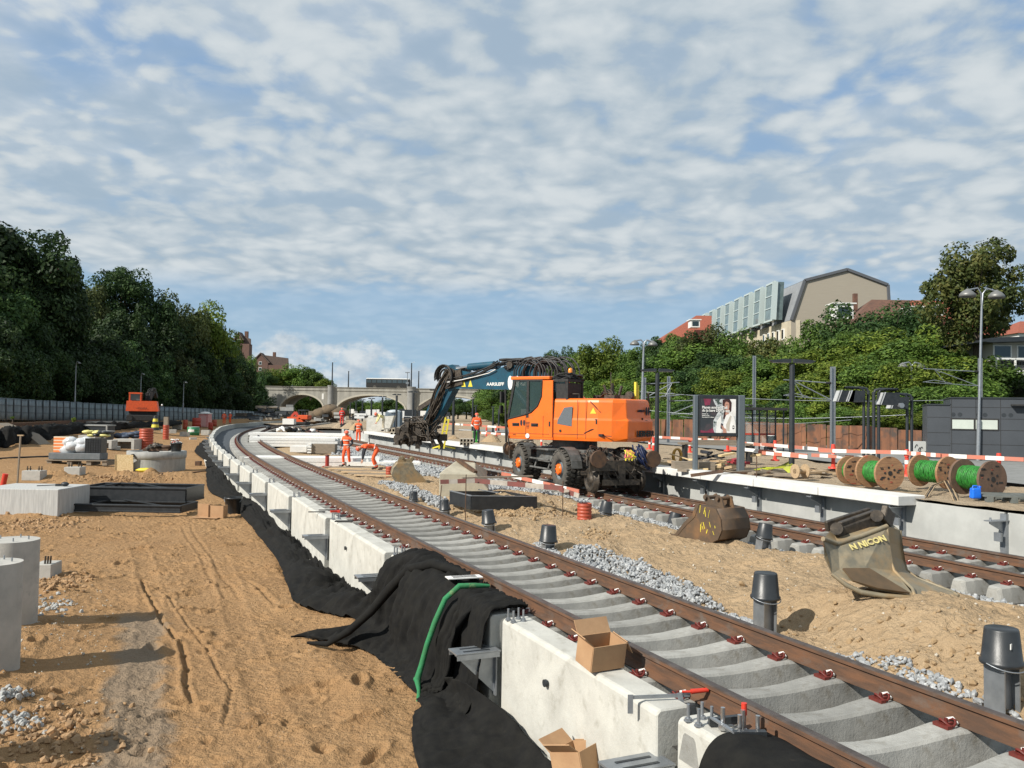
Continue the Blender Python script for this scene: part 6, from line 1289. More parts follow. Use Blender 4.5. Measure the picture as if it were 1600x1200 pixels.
# speaker / camera housings on bent posts
for k, (px, pbot, ptop, hx, D) in enumerate(((1353, 706, 606, -1, 34), (1369, 712, 608, 1, 31), (1421, 716, 616, -1, 33))):
    b = PD(px, pbot, D); h = PD(px, ptop, D).z - b.z; s = 1 / ppm(D); t = thing('information_display', ('pair of pale-sided display housings hanging from the left dark post', 'display housing hanging from the middle bent dark post', 'display housing with a camera hanging from the right dark post')[k], 'display', b)
    m = MB(); [m.cyl((x, 0, -.2), (x, 0, h - .1), .055, n=10) for x in (-.09, .09)]; [m.tube([(x, 0, h - .2), (x + hx * .05, 0, h - .04), (x + hx * .2, 0, h), (hx * 34 * s, 0, h)], .05, 8) for x in (-.09, .09)]; m.obj('bent_post', M_STEELD, t)
    for j, dx in enumerate((18, 34) if k == 0 else (18,)):
        q = MB(); x = hx * dx * s; q.prism([(-.36, 0), (.30, 0), (.38, .46), (-.20, .46)], -.18, .18, 0); q.v = [(v[0] + x, v[1], v[2] + h - .58) for v in q.v]; q.add([(x - .37, -.20, h - .57), (x - .20, -.20, h - .11), (x - .14, -.20, h - .11), (x - .31, -.20, h - .57)], [(0, 1, 2, 3)], 1); q.box((x - .33, -.05, h - .35), (.03, .34, .46), R=Matrix.Rotation(.34, 3, 'Y'), mat=1); q.obj('housing', [M_BLACK, mat('housing_side', (.42, .43, .43), .5)], t)
    if k == 2: q = MB(); q.cyl((-18 * s, -.35, h - .45), (-18 * s, -.05, h - .45), .10, n=14); q.obj('camera', M_GALV, t)
# ------------------------------------------------------------------ poster board
def poster():
    a = P(1086, 737, ZPL); b = P(1156, 740, ZPL); D = a.y; b = PD(1157, 742, D + .1); s = 1 / ppm(D); rz = math.atan2(b.y - a.y, b.x - a.x); W_ = (b - a).length
    t = thing('poster_board', 'framed advertising poster of a woman with a phone standing on two posts', 'poster board', a, rz); g = lambda p: (ppm(D))
    zt = PD(1086, 617, D).z - ZPL; zb = PD(1086, 681, D).z - ZPL
    m = MB(); PG_ = mat('post_grey_blue', (.10, .12, .135), .45); MB().box((0, 0, zt / 2 - .1), (.13, .16, zt + .2)).obj('post', PG_, t, bevel=.02); MB().box((W_, 0, zt / 2 - .1), (.20, .18, zt + .22)).obj('post', PG_, t, bevel=.02)
    m = MB(); x0, x1 = .07, W_ - .10; m.box(((x0 + x1) / 2, 0, (zt + zb) / 2), (x1 - x0, .14, zt - zb + .02)); m.obj('frame', M_BLACK, t, bevel=.02)
    X0, X1, Z0, Z1 = x0 + .06, x1 - .08, zb + .10, zt - .11; w, h = X1 - X0, Z1 - Z0; q = MB(); Y = -.073
    pm = [mat('print_dark', (.035, .04, .045), .4, (.07, .055, .06), 5, lo=.45, hi=.6), mat('print_grey', (.30, .32, .32), .4, (.62, .64, .64), 7, lo=.4, hi=.6, col3=(.05, .07, .06), sc3=9, lo3=.52, hi3=.6), mat('print_white', (.85, .83, .80), .4, (.72, .70, .66), 5), mat('print_skin', (.50, .26, .19), .4), mat('print_hair', (.05, .02, .018), .4), mat('print_pink', (.26, .04, .08), .4, (.12, .02, .04), 4), mat('print_shade', (.52, .47, .40), .4)]
    def poly(pts, mt, d): q.add([(X0 + u * w, Y - d, Z0 + v * h) for u, v in pts], [tuple(range(len(pts)))], mt)
    R_ = lambda u0, v0, u1, v1: [(u0, v0), (u1, v0), (u1, v1), (u0, v1)]
    poly(R_(0, 0, 1, 1), 0, 0); poly([(.36, 0), (1, 0), (1, 1), (.34, 1), (.50, .62), (.36, .35)], 1, .002); poly([(.0, 0), (.4, 0), (.34, .14), (.18, .05), (0, .07)], 5, .004); poly([(.08, 1), (.30, 1), (.26, .82), (.12, .80)], 5, .004)
    poly([(.86, .5), (1, .5), (1, 1), (.84, 1)], 2, .003); poly([(.44, .0), (.60, .0), (.58, .52), (.46, .34)], 2, .003)
    E_ = lambda cx, cy, rx, ry, n=16, ph=0: [(cx + rx * math.cos(a), cy + ry * math.sin(a)) for a in np.linspace(0, 2 * PI, n + 1)[:-1]]
    poly([(.62, .98), (.70, 1.0), (.82, 1.0), (.88, .9), (.87, .66), (.82, .55), (.70, .40), (.64, .42), (.66, .66), (.62, .84)], 4, .005)
    poly([(.66, 0), (.60, .12), (.66, .34), (.72, .52), (.80, .64), (.88, .60), (.95, .46), (1.0, .22), (1.0, 0)], 2, .006); poly([(.74, .06), (.72, .24), (.84, .52), (.88, .50), (.83, .24), (.82, .04)], 6, .007)
    poly([(.70, .52), (.80, .56), (.81, .70), (.71, .68)], 3, .0065); poly(E_(.745, .80, .068, .15), 3, .008); poly([(.66, .96), (.74, .99), (.82, .97), (.80, .90), (.72, .93), (.68, .88)], 4, .009)
    for cx in (.72, .77): poly(E_(cx, .83, .014, .012, 8), 4, .010)
    poly(E_(.745, .72, .022, .010, 8), 5, .010); poly([(.735, .82), (.755, .82), (.76, .765), (.735, .765)], 6, .0095)
    poly([(.56, .14), (.62, .10), (.64, .26), (.58, .29)], 0, .010)
    for k in range(4): poly([(.58 + .012 * k, .20 - .035 * k), (.64 + .012 * k, .16 - .035 * k), (.655 + .012 * k, .185 - .035 * k), (.59 + .012 * k, .225 - .035 * k)], 3, .012)
    poly([(.63, 0), (.74, 0), (.72, .12), (.64, .16)], 3, .011); poly(E_(.93, .17, .035, .055), 0, .0085); poly(R_(.90, .155, .96, .19), 2, .0095)
    q.obj('poster_print', pm, t)
    for body, u, v, sz, al in (('Planen ændret. Tjek', .04, .745, .135, 1), ('du ju bare DOT\'s app', .04, .655, .135, 1), ('Køreplan og', .04, .555, .05, 1), ('billetter samlet', .04, .505, .05, 1), ('Download DOT Billetter', .04, .455, .05, 1)):
        text(body, sz * h / 1.25, M_WHITE, frame((X0 + u * w, Y - .014, Z0 + v * h), (1, 0, 0), (0, 0, 1)), t, bold=.003 if sz > .1 else .001, sx=.88 if sz > .1 else .9, depth=.002, align='LEFT')
poster()
# ------------------------------------------------------------------ shelter on the far platform
D = 46; a = PD(1162, 712, D); b = PD(1224, 714, D); t = thing('platform_shelter', 'dark glass platform shelter with a red stripe right of the poster board', 'shelter', (a.x, D, ZFAR)); w = b.x - a.x; h = PD(1190, 637, D).z - ZFAR
MB().box((w / 2, .6, h - .06), (w + .25, 1.9, .14)).obj('roof', M_BLKM, t); m = MB(); [m.box((x * w, y, h / 2), (.07, .07, h)) for x in (0, .17, .40, .58, .78, 1) for y in ((0, 1.4) if x in (0, 1) else (1.4,))]; m.box((w / 2, 1.4, h * .84), (w, .05, .05)); m.obj('frame', M_STEELD, t); m = MB(); m.box((w / 2, 1.42, h * .40), (w, .02, .10)); m.obj('red_stripe', M_REDW, t); m = MB(); m.box((w / 2, 1.44, h / 2), (w, .012, h * .8)); m.obj('glass_panes', mat('shelter_glass', (.5, .6, .58), .05, alpha=.18), t); MB().box((w / 2, 1.1, .45), (w * .7, .35, .05)).box((w * .3, 1.1, .22), (.08, .3, .45)).box((w * .7, 1.1, .22), (.08, .3, .45)).obj('bench', M_STEELD, t)
for k, (px, lb) in enumerate(((1172, 'dark litter bin under the left end of the shelter'), (1206, 'round black bin with a white lid in front of the shelter'))):
    b = P(px, 704, ZFAR); t = thing('litter_bin', lb, 'bin', b); MB().cyl((0, 0, 0), (0, 0, .85), .26, n=16).obj('bin_body', M_BLKM, t); MB().ell((0, 0, .87), (.27, .27, .08), 12, 6).obj('lid', M_WHITE if k else M_BLKM, t)
# ------------------------------------------------------------------ far platform and its wall
edge = [(26.0, 13.0), (14.2, 26), (13.2, 33), (12.6, 39.5), (11.3, 47), (9.4, 54.5), (2.0, 74), (-6, 96)]
m = MB(); n = len(edge); zt = ZFAR + .05
vs = [(x, y, zt) for x, y in edge] + [(x + .5, y + .1, zt) for x, y in edge] + [(x, y, zt - .12) for x, y in edge]; m.add(vs, [(i, i + 1, n + i + 1, n + i) for i in range(n - 1)] + [(i, 2 * n + i, 2 * n + i + 1, i + 1) for i in range(n - 1)], 0)
tag(m.obj('far_platform_edge', mat('edge_stone', (.40, .40, .38), .85, (.30, .30, .29), 3)), 'pale edge stones of the far platform running behind the cable reels', 'platform edge')
m = MB(); vs = [(x + .03, y, zt - .12) for x, y in edge] + [(x + .03, y, -.6) for x, y in edge]; m.add(vs, [(i, n + i, n + i + 1, i + 1) for i in range(n - 1)]); tag(m.obj('far_platform_wall', mat('old_wall', (.13, .12, .10), .9, (.07, .065, .06), 1.5, strk=(1, 1, 4), col3=(.22, .17, .11), sc3=1, lo3=.55, hi3=.7)), 'dark stained wall below the far platform edge', 'wall')
m = MB(); vs = [(x + .5, y + .1, zt - .004) for x, y in edge] + [(x + 40 + y * .2, y + 6, zt - .004) for x, y in edge]; m.add(vs, [(i, i + 1, n + i + 1, n + i) for i in range(n - 1)]); tag(m.obj('far_platform_paving', mat('grey_paving', (.24, .24, .23), .9, (.18, .18, .17), 2)), kind='structure')
# back wall of the fill on our platform
m = MB(); ys = np.linspace(10, 75, 30); bx = [max(float(np.interp(y, [10, 23.4, 39.5, 53.8, 70, 80], [15.2, 12.3, 10.4, 6.6, -1, -6])), float(tx2(y)) + 5.1) for y in ys]; n = len(ys)
m.add([(x - .02, y, ZPL + .06) for x, y in zip(bx, ys)] + [(x + .10, y, ZPL + .06) for x, y in zip(bx, ys)] + [(x + .10, y, -.6) for x, y in zip(bx, ys)], [(i, i + 1, n + i + 1, n + i) for i in range(n - 1)] + [(n + i, n + i + 1, 2 * n + i + 1, 2 * n + i) for i in range(n - 1)]); tag(m.obj('retaining_edge', M_BLKM), 'low dark edging along the back of the sandy platform', 'edging')
# ------------------------------------------------------------------ red posts with red and white boards
def marker_post(px, pbot, ptop, label, z=ZPL, D=None):
    b = PD(px, pbot, D) if D else P(px, pbot, z); h = PD(px, ptop, b.y).z - b.z; t = thing('barrier_post', label, 'barrier post', b, 0, 'red plastic barrier posts on the platform'); r = .058
    m = MB(); m.cyl((0, 0, 0), (0, 0, h * .72), r, r * .85, n=10); m.cyl((0, 0, h * .72), (0, 0, h), r * 1.25, r * .9, n=10); m.cyl((0, 0, 0), (0, 0, .05), .15, .14, n=14); m.obj('post', mat('red_orange_plastic', (.66, .06, .035), .45), t)
    MB().cyl((0, 0, h * .45), (0, 0, h * .60), r * 1.0, n=10).obj('white_sleeve', M_WHITE, t); return b + Vector((0, 0, h * .9))
posts = [(1302, 732, 694), (1417, 744, 702), (1561, 752, 708), (1211, 720, 688), (1137, 705, 685), (1078, 707, 684), (1021, 706, 683), (1015, 702, 684)]
for k, (px, pb, pt) in enumerate(posts[:3]): marker_post(px, pb, pt, 'bright red plastic post holding the red and white boards', D=(24.5, 22.5, 21.2)[k])
for k, (px, pb, pt) in enumerate(posts[3:]): marker_post(px, pb, pt, 'bright red plastic post holding the red and white boards', D=(29, 32, 34, 36.5, 38)[k])
for px, D in ((846, 42), (829, 42), (760, 60), (775, 58)): marker_post(px, {846: 700, 829: 702}.get(px, 682), {846: 678, 829: 680}.get(px, 668), 'bright red plastic post holding the red and white boards', D=D)
def board(p, q, h, label, nseg=6, th=.03, name='barrier_board', old=False):
    m = MB(); d = q - p
    h *= .78
    for k in range(nseg): a = p + d * (k / nseg); b = p + d * ((k + 1) / nseg - .0008); m.bar(a, b, th, h, k % 2)
    return tag(m.obj(name, [mat('old_board_red', (.20, .055, .045), .7, (.14, .06, .05), 4), mat('old_board_white', (.42, .38, .33), .8, (.30, .26, .22), 5)] if old else [mat('board_orange_red', (.52, .16, .10), .6, (.45, .18, .13), 3), M_WHITE]), label, 'barrier board')
segs = [((1010, 682, 38), (1078, 685.5, 33.5)), ((1078, 686, 33.4), (1137, 689, 30.5)), ((1137, 690, 30.4), (1212, 697, 27.5)), ((1190, 694, 28), (1304, 704, 24.4)), ((1280, 704, 24.5), (1417, 707, 22.4)), ((1417, 708, 22.4), (1470, 711.5, 21.8)), ((1455, 711, 22), (1600, 718, 20.6)), ((1185, 707, 25.5), (1262, 714, 24)), ((1268, 711, 24.6), (1362, 716, 23.6)), ((1140, 700, 27), (1262, 712, 24.8))]
nm = ['beside the first black lamp', 'left of the poster posts', 'below the poster', 'between poster and tall black lamp', 'above the left cable reel', 'above the middle cable reel', 'above the right cable reel at the right edge', 'short lower one before the tall black lamp', 'lower one left of the cable reels', 'lower one under the poster']
for k, (a, b) in enumerate(segs): board(PD(*a), PD(*b), .13, 'red and white barrier board ' + nm[k], 5 + k % 3)
for k, (a, b) in enumerate((((700, 662, 62), (790, 668, 55)), ((745, 676, 55), (800, 679, 50)))): board(PD(*a), PD(*b), .16, ('distant red and white barrier board behind the worker in the orange jacket', 'distant red and white barrier board near the cab of the large excavator')[k], 7)
# ------------------------------------------------------------------ cable reels
def reel(pa, pb, D, Rpx, w, label, rz, cable=M_GREEN, wood=M_WOODG):
    """axis along local x"""
    c = PD(pa, pb, D); R1 = Rpx / ppm(D); c.z = ZPL + R1 + .05; t = thing('cable_reel', label, 'cable reel', (c.x, c.y, ZPL + .04), rz); rr = R1 * .62
    def ring(x0, x1, r, n=40): m = MB(); m.cyl((x0, 0, R1), (x1, 0, R1), r, n=n); return m
    for x, nm_ in ((-w / 2, 0), (w / 2, 1)):
        m = ring(x - .03, x + .03, R1); 
        sgn = 1 if x > 0 else -1
        for k in range(5): a = k * 1.256 + .6; m.cyl((x + sgn * .031, math.cos(a) * R1 * .35, R1 + math.sin(a) * R1 * .35), (x + sgn * .036, math.cos(a) * R1 * .35, R1 + math.sin(a) * R1 * .35), .028, n=10, mat=1)
        m.cyl((x + sgn * .031, 0, R1), (x + sgn * .038, 0, R1), .055, n=12, mat=1)
        for k in range(12): a = random.uniform(0, 6.28); q = random.uniform(.5, .95) * R1; m.box((x + sgn * .034, math.cos(a) * q, R1 + math.sin(a) * q), (.006, random.uniform(.02, .12), random.uniform(.01, .04)), mat=2 if k % 4 == 0 else 1)
        m.obj('flange', [wood, M_BLKM, mat('reel_red_paint', (.32, .08, .05), .8)], t)
    m = MB()
    for k in range(15): x = -w / 2 + .06 + (w - .12) * k / 14; r2 = rr * random.uniform(.96, 1.03); m.tube([(x + random.uniform(-.012, .012), math.cos(a) * r2, R1 + math.sin(a) * r2) for a in np.linspace(0, 2 * PI, 26)], .024, 6)
    m.cyl((-w / 2 + .03, 0, R1), (w / 2 - .03, 0, R1), rr * .97, n=30); m.obj('cable_windings', cable, t); return t
M_REELW = mat('reel_wood', (.36, .20, .10), .85, (.24, .13, .07), 6, strk=(1, 1, 6), bump=.003, bsc=30, col3=(.45, .10, .05), sc3=2.2, lo3=.60, hi3=.68)
reel(1374, 738, 19.4, 25.5, .68, 'large wooden reel with green cable and a big round face, second from the left', -1.34, wood=M_REELW)
reel(1332, 735, 20.4, 22, .30, 'narrow wooden reel with red marks half hidden behind the large reel', -1.34, wood=M_REELW)
reel(1459, 738, 19.9, 25, .80, 'wooden reel with loose green cable between the other reels', -1.2, wood=M_REELW)
reel(1527, 748, 17.9, 28, .72, 'dark brown wooden reel with green cable at the right, behind the blue can', -1.25, wood=mat('dark_reel_wood', (.17, .10, .065), .85, (.10, .065, .045), 6, bump=.003, bsc=30))
M_REELTOP = M_ORJ
b = P(1524, 779, ZPL + .08); t = thing('jerrycan', 'bright blue plastic jerrycan standing before the dark brown reel', 'jerrycan', b, .1); h = 20 / ppm(b.y); m = MB(); m.box((0, 0, h * .42), (h * .78, h * .5, h * .84), tp=(.92, .9)); m.obj('can_body', M_BLUE, t, bevel=.03, seg=3); m = MB(); m.tube([(-.06 * 1, 0, h * .84), (-.05, 0, h * .98), (.04, 0, h * .98), (.05, 0, h * .84)], .015, 6); m.obj('handle', M_BLUE, t); MB().cyl((.09, 0, h * .84), (.10, 0, h * .97), .03, n=10).obj('cap', M_BLUE, t)
b = PPl(1578, 786); t = thing('pallet', 'grey wooden pallet lying at the right edge beside the dark brown reel', 'pallet', b + Vector((.1, .3, 0)), -.15); m = MB(); [m.box((0, y, .13), (1.1, .12, .03)) for y in (-.35, -.12, .12, .35)]; [m.box((x, y, .06), (.12, .12, .11)) for x in (-.45, 0, .45) for y in (-.35, 0, .35)]; m.obj('pallet_boards', mat('grey_pallet', (.15, .16, .15), .85, (.10, .11, .10), 5), t)
tag(MB().box((0, 0, .012), (.85, .5, .014), -.2).obj('white_board', M_WHITE, loc=PPl(1582, 768) + Vector((0, 1.2, .02))), 'white sheet lying on the sand right of the dark brown reel', 'panel')
m = MB(); [m.tube([PPl(1452, 778) + Vector((dx, .2, .02)), PPl(1462, 770) + Vector((dx, .2, .14)), PPl(1475, 766) + Vector((dx, 0, .22)), PPl(1484, 776) + Vector((dx, 0, .12)), PPl(1486, 781) + Vector((dx, -.1, .0))], .013, 5, k % 2) for k, dx in enumerate((0, .05, .09))]; tag(m.obj('cable_loop', [M_WOOD, M_BLKM]), 'loop of pale and black cable in front of the middle reel', 'cable')
m = MB(); [m.tube([PPl(1190 + 3 * k, 737) + Vector((0, 0, .05)), PPl(1205 + 3 * k, 735) + Vector((0, 0, .10)), PPl(1215 + 2 * k, 738) + Vector((0, 0, .12)), PPl(1228 + 2 * k, 735) + Vector((0, 0, .22 + .02 * k)), PPl(1238 + k, 744) + Vector((0, 0, .06))], .014, 5) for k in range(-4, 5)]; tag(m.obj('yellow_hoses', mat('yellow_green_hose', (.48, .52, .04), .5)), 'bundle of yellow-green hoses lying by the foot of the tall black lamp', 'hoses')
b = PPl(1250, 748); t = thing('cable_drum', 'small empty wooden cable drum right of the tall black lamp', 'cable drum', b, .35); m = MB(); [m.cyl((x, 0, .2), (x + .03, 0, .2), .19, n=20) for x in (-.17, .15)]; m.cyl((-.17, 0, .2), (.16, 0, .2), .07, n=12); m.obj('drum', M_WOOD, t)
b = PPl(1058, 726); m = MB(); [m.tube([b + Vector((.16 * math.cos(a) + .02 * k, .05 * k + .15 * math.cos(a), .28 + .24 * math.sin(a))) for a in np.linspace(0, 2 * PI, 20)], .032, 6) for k in range(-2, 3)]; tag(m.obj('coiled_hose', M_YELD), 'ochre coiled hose standing by the left foot of the poster board', 'hose')
def junk(name, label, cat, px, py, n, sx, sy, sz, ms, seed, G=PPl):
    random.seed(seed); b = G(px, py); m = MB()
    for k in range(n): m.box(b + Vector((random.gauss(0, sx), random.gauss(0, sy), abs(random.gauss(0, sz)) + .04)), (random.uniform(.15, .9), random.uniform(.05, .25), random.uniform(.02, .10)), R=Matrix.Rotation(random.uniform(-1, 1), 3, 'Z') @ Matrix.Rotation(random.uniform(-.25, .25), 3, 'Y'), mat=k % len(ms))
    return tag(m.obj(name, ms), label, cat)
junk('timber_scraps', 'pile of pale timber scraps on the platform under the poster board', 'timber', 1110, 732, 26, .55, .5, .12, [M_WOOD, M_OSB, M_WOODG], 3)
junk('red_netting', 'crumpled dark red straps beside the timber scraps', 'straps', 1145, 730, 14, .12, .1, .12, [mat('dark_red_strap', (.30, .03, .04), .7)], 4)
junk('dark_rubble', 'heap of dark sheeting and blue-black bags left of the poster posts', 'rubble', 1098, 728, 16, .3, .3, .2, [M_BLKM, M_NAVY], 8)
junk('timber_scraps', 'grey timber lengths lying left of the cable reels', 'timber', 1290, 742, 14, .6, .5, .05, [M_WOODG, M_WOOD, M_RUSTD], 6)
junk('timber_scraps', 'long dark planks lying behind the nearest white platform slab', 'timber', 1190, 742, 12, 1.0, .4, .03, [M_RUSTD, M_WOODG], 7)
b = PPl(1085, 735); m = MB(); m.box((0, .2, .12), (1.2, .5, .26), .05); tag(m.obj('timber_beam', M_WOODG, loc=b), 'thick weathered beam on the platform below the poster', 'beam')
t = thing('timber_sawhorse', 'low dark bench of planks standing behind the poster posts', 'bench', PD(1120, 722, 29)); MB().box((0, 0, .62), (2.6, .5, .08)).box((0, .1, .70), (1.5, .35, .1), .1).obj('bench_top', M_WOODG, t); MB().box((-1.1, 0, .3), (.1, .5, .6)).box((1.1, 0, .3), (.1, .5, .6)).obj('bench_legs', M_BLKM, t)
# ------------------------------------------------------------------ capped posts of the median
def capped(px, pbot, ptop, wpx, label, G=PM, lean=0., post=.5, grp='posts capped with black buckets'):
    b = G(px, pbot); s = 1 / ppm(b.y); r = wpx / 2 * s; h = (pbot - ptop) * s; t = thing('capped_post', label, 'capped post', b, .2); t.rotation_euler = (random.uniform(-.02, .02), lean, .35)
    hc = r * 1.9; m = MB(); m.box((-.085, 0, h * .45 - .15), (.012, .2, h * .9 + .3)); m.box((.085, 0, h * .45 - .15), (.012, .2, h * .9 + .3)); m.box((0, -.02, h * .45 - .15), (.16, .012, h * .9 + .3)); m.obj('steel_post', M_GALV, t)
    q = MB(); q.lathe([(r * 1.06, h - hc), (r * 1.09, h - hc + .01), (r * 1.09, h - hc + .03), (r, h - hc + .04), (r * .84, h - .012), (r * .80, h), (0, h - .006)], n=28); q.lathe([(r * .98, h - hc), (r * .80, h - .04)], n=24); q.obj('bucket', M_BLACK, t)
    w = MB(); w.tube([(math.cos(a) * r * 1.1, -abs(math.sin(a)) * r * 1.1, h - hc + .02 - math.sin(a) * r * .30) for a in np.linspace(0, PI, 14)], .006, 5); w.obj('bucket_handle', M_GALV, t); return t, r, h
t, r, h = capped(1566, 1112, 984, 58, 'nearest steel post at the right edge, its black bucket cap bearing a white sticker')
q = MB(); q.box((-r * .38, -r * .88, h - r * .75), (.035, .006, .045), .4); q.obj('sticker', M_WHITE, t)
capped(1195, 990, 896, 42, 'tall grey steel post capped with a black bucket, second nearest in the median')
for px, pb, pt, w, lb, ln in ((856, 860, 821, 27, 'black bucket cap beside the ballast heap right of the near track', .02), (765, 828, 797, 22, 'tilted black bucket cap between two others beyond the near track', -.12), (696, 806, 781, 17, 'black bucket cap in front of the black frame in the median', -.1), (646, 784, 768, 14, 'farthest small black bucket cap by the near track', 0), (945, 804, 783, 20, 'black bucket cap leaning beside the terracotta pipe', .2), (1051, 826, 801, 21, 'tilted shiny black bucket cap left of the brown bucket', .25), (1191, 858, 818, 25, 'tilted shiny black bucket cap between the two excavator buckets', .16), (742, 768, 755, 9, 'tiny black bucket cap near the concrete housing', 0)):
    capped(px, pb, pt, w, lb, lean=ln)
b = PM(913, 811); s = 1 / ppm(b.y); ribbed(b + Vector((0, 0, -.1)), 11.5 * s, 31 * s, 'short terracotta-coloured ribbed pipe standing in the median sand', n=6)
b = PM(608, 745); s = 1 / ppm(b.y); ribbed(b, 5.5 * s, 16 * s, 'small orange pipe standing left of the tan bucket lying on its side', n=4)
for px, pb, w, h, lb in ((511, 730, 6, 18, 'dark red capped pipe standing beside the near white plank stack'), (483, 681, 6, 7, 'short dark red pipe beyond the white plank stacks')):
    b = PM(px, pb); s = 1 / ppm(b.y); m = MB(); m.cyl((0, 0, 0), (0, 0, h * s), w / 2 * s, n=14); m.ell((0, 0, h * s), (w * .6 * s, w * .6 * s, w * .3 * s), 12, 6, 1); m.box((0, 0, .03), (w * s * 2, w * s * 2, .06)); tag(m.obj('standpipe', [mat('dark_red_pipe', (.30, .03, .02), .5), mat('dark_red_cap', (.10, .03, .03), .5)], loc=b), lb, 'pipe')
# black frame on the median with white edges, concrete housing, barriers
b = PM(770, 798); s = 1 / ppm(b.y)
def P3(px, py, dd): return PD(px, py, b.y + dd)
t = thing('formwork_box', 'black square plastic frame set in the median sand before the concrete housing', 'frame', b)
c0, c1, c2, c3 = [v - b for v in (P3(704, 768, .9), P3(737, 776, -.3), P3(838, 777, .4), P3(790, 768, 1.6))]
m = MB(); [m.bar(Vector((p.x, p.y, (p.z) - .15)), Vector((q.x, q.y, q.z - .15)), .05, .32) for p, q in ((c0, c1), (c1, c2), (c2, c3), (c3, c0))]; m.obj('frame_walls', M_BLACK, t); m = MB(); m.bar(c0 + Vector((0, -.03, .02)), c1 + Vector((0, -.03, .02)), .07, .02); m.bar(c1 + Vector((0, 0, .02)), c2 + Vector((0, 0, .02)), .06, .015); m.bar(c0.lerp(c3, .5) + Vector((0, 0, .05)), c1.lerp(c2, .4) + Vector((0, 0, .1)), .03, .02); m.obj('pale_edge', M_GALV, t)
b = PM(686, 776); t = thing('concrete_housing', 'pale concrete housing with a sloping top behind the black median frame', 'concrete housing', b); D = b.y; w = 78 / ppm(D); h1, h2 = 36 / ppm(D), 48 / ppm(D)
m = MB(); dpt = 1.8; vs = [(0, 0, -.3), (w, 0, -.3), (w, dpt, -.3), (0, dpt, -.3), (0, 0, h1), (w * .72, 0, h1), (w * .98, 0, h1 * .35), (w * .3, dpt * .5, h2 + .1), (w * .68, dpt * .5, h2 + .05), (0, dpt, h1), (w * .9, dpt, h1)]
m.add(vs, [(0, 1, 6, 5, 4), (4, 5, 8, 7), (5, 6, 8), (7, 8, 10, 9), (8, 6, 10), (4, 7, 9), (0, 4, 9, 3), (1, 2, 10, 6), (2, 3, 9, 10)]); m.obj('housing_body', mat('sandy_concrete', (.42, .38, .29), .9, (.33, .30, .23), 4, bump=.004, bsc=30), t, bevel=.02)
m = MB(); m.bar((w * .32, dpt * .45, h2 + .14), (w * .72, .1, h1 + .04), .12, .08); m.obj('steel_flap', M_RUSTD, t)
D = PM(770, 798).y
for k, (a, c, dd, h) in enumerate((((688, 753), (742, 751), (.0, .0), .14), ((740, 751), (880, 763), (.2, -1.5), .15), ((860, 759), (905, 775), (-.8, -1.6), .14), ((784, 740), (905, 768), (3.6, .6), .13))):
    board(PD(a[0], a[1], D + 1.0 + dd[0]), PD(c[0], c[1], D + 1.0 + dd[1]), h, ('short red and white board lying across the concrete housing', 'long weathered red and white board above the black median frame', 'red and white board end touching the second track rail', 'red and white board leaning across the second track before the excavator')[k], 4 + k, old=k != 3)
tag(MB().bar(PD(722, 747, D + 1.6), PD(832, 744, D + 2.2), .12, .04).obj('timber_plank', M_WOODG), 'thin grey plank lying over the boards in front of the excavator wheels', 'plank')
for k, (px, py, pt) in enumerate(((727, 818, 742), (879, 806, 752), (686, 790, 758), (1182, 748, 712))):
    b = (PM if k < 3 else PPl)(px, py); h = (py - pt) / ppm(b.y); tag(MB().cyl((0, 0, -.1), (.06 if k == 2 else 0, 0, h), .012, n=6).obj('marker_rod', M_RUSTD, loc=b), ('thin rusty rod before the left corner of the black median frame', 'thin rusty rod right of the black median frame', 'slanting rusty rod against the concrete housing', 'thin rusty rod on the platform beside the tall black lamp')[k], 'rod')
random.seed(21); sp = []
for i in range(260):
    q = PM(random.gauss(800, 50), random.gauss(799, 6)); sp.append((q.x, q.y, q.z, random.uniform(.02, .075)))
for i in range(90): q = PM(random.gauss(935, 14), random.gauss(835, 5)); sp.append((q.x, q.y, q.z, random.uniform(.015, .05)))
for i in range(260): q = PM(random.uniform(1140, 1600), random.gauss(1020, 45)); sp.append((q.x, q.y, q.z + .005, random.uniform(.01, .04)))
stones('sand_clods', 'crumbly clods of dug sand in the median around the black frame', sp, mat('sand_clod', (.36, .25, .14), .95, (.25, .17, .09), 7), 'clods')
# white planks and stacks
def planks(px, py, w, n, rows, L, label, rz, m_=M_WHITE, hw=.34, th=.19, ends=C_GREY, gap=.04):
    b = PM(px, py); t = thing('plank_stack', label, 'plank stack', b, rz); m = MB(); e = MB()
    for r_ in range(rows):
        for k in range(n): x = (k - (n - 1) / 2) * (hw + gap); m.box((random.uniform(-.1, .1), x, th / 2 + r_ * (th + .02)), (L * random.uniform(.94, 1), hw, th)); e.box((-L / 2 - .06, x, th / 2 + r_ * (th + .02)), (.06, hw * .9, th * .8))
    m.obj('white_boards', m_, t); e.obj('board_ends', ends, t); return t
planks(492, 727, 1, 5, 2, 6.2, 'long low white stack of boards behind the walking worker', .12)
planks(600, 727, 1, 4, 1, 3.4, 'white boards lying on the ground behind the bending worker', .05)
planks(462, 697, 1, 6, 3, 6.0, 'tall white board stack left of the timber crate end', .10)
planks(520, 694, 1, 6, 2, 7.5, 'broad white board stack with grey ends beyond the timber crate end', .08)
planks(470, 688, 1, 5, 3, 8, 'far white board stack near the small dark red pipe', .05)
b = PM(505, 709); s = 1 / ppm(b.y); t = thing('timber_crate', 'timber crate end between white stacked boards with dark gaps', 'crate', b, .03); MB().box((0, .4, 7.5 * s), (36 * s, .8, 15 * s)).obj('timber_side', M_WOODG, t, bevel=.01); m = MB(); [m.box((-21 * s, .1, (2 + 4.2 * k) * s), (6 * s, .5, 2.2 * s)) for k in range(4)]; m.obj('white_edges', M_WHITE, t)
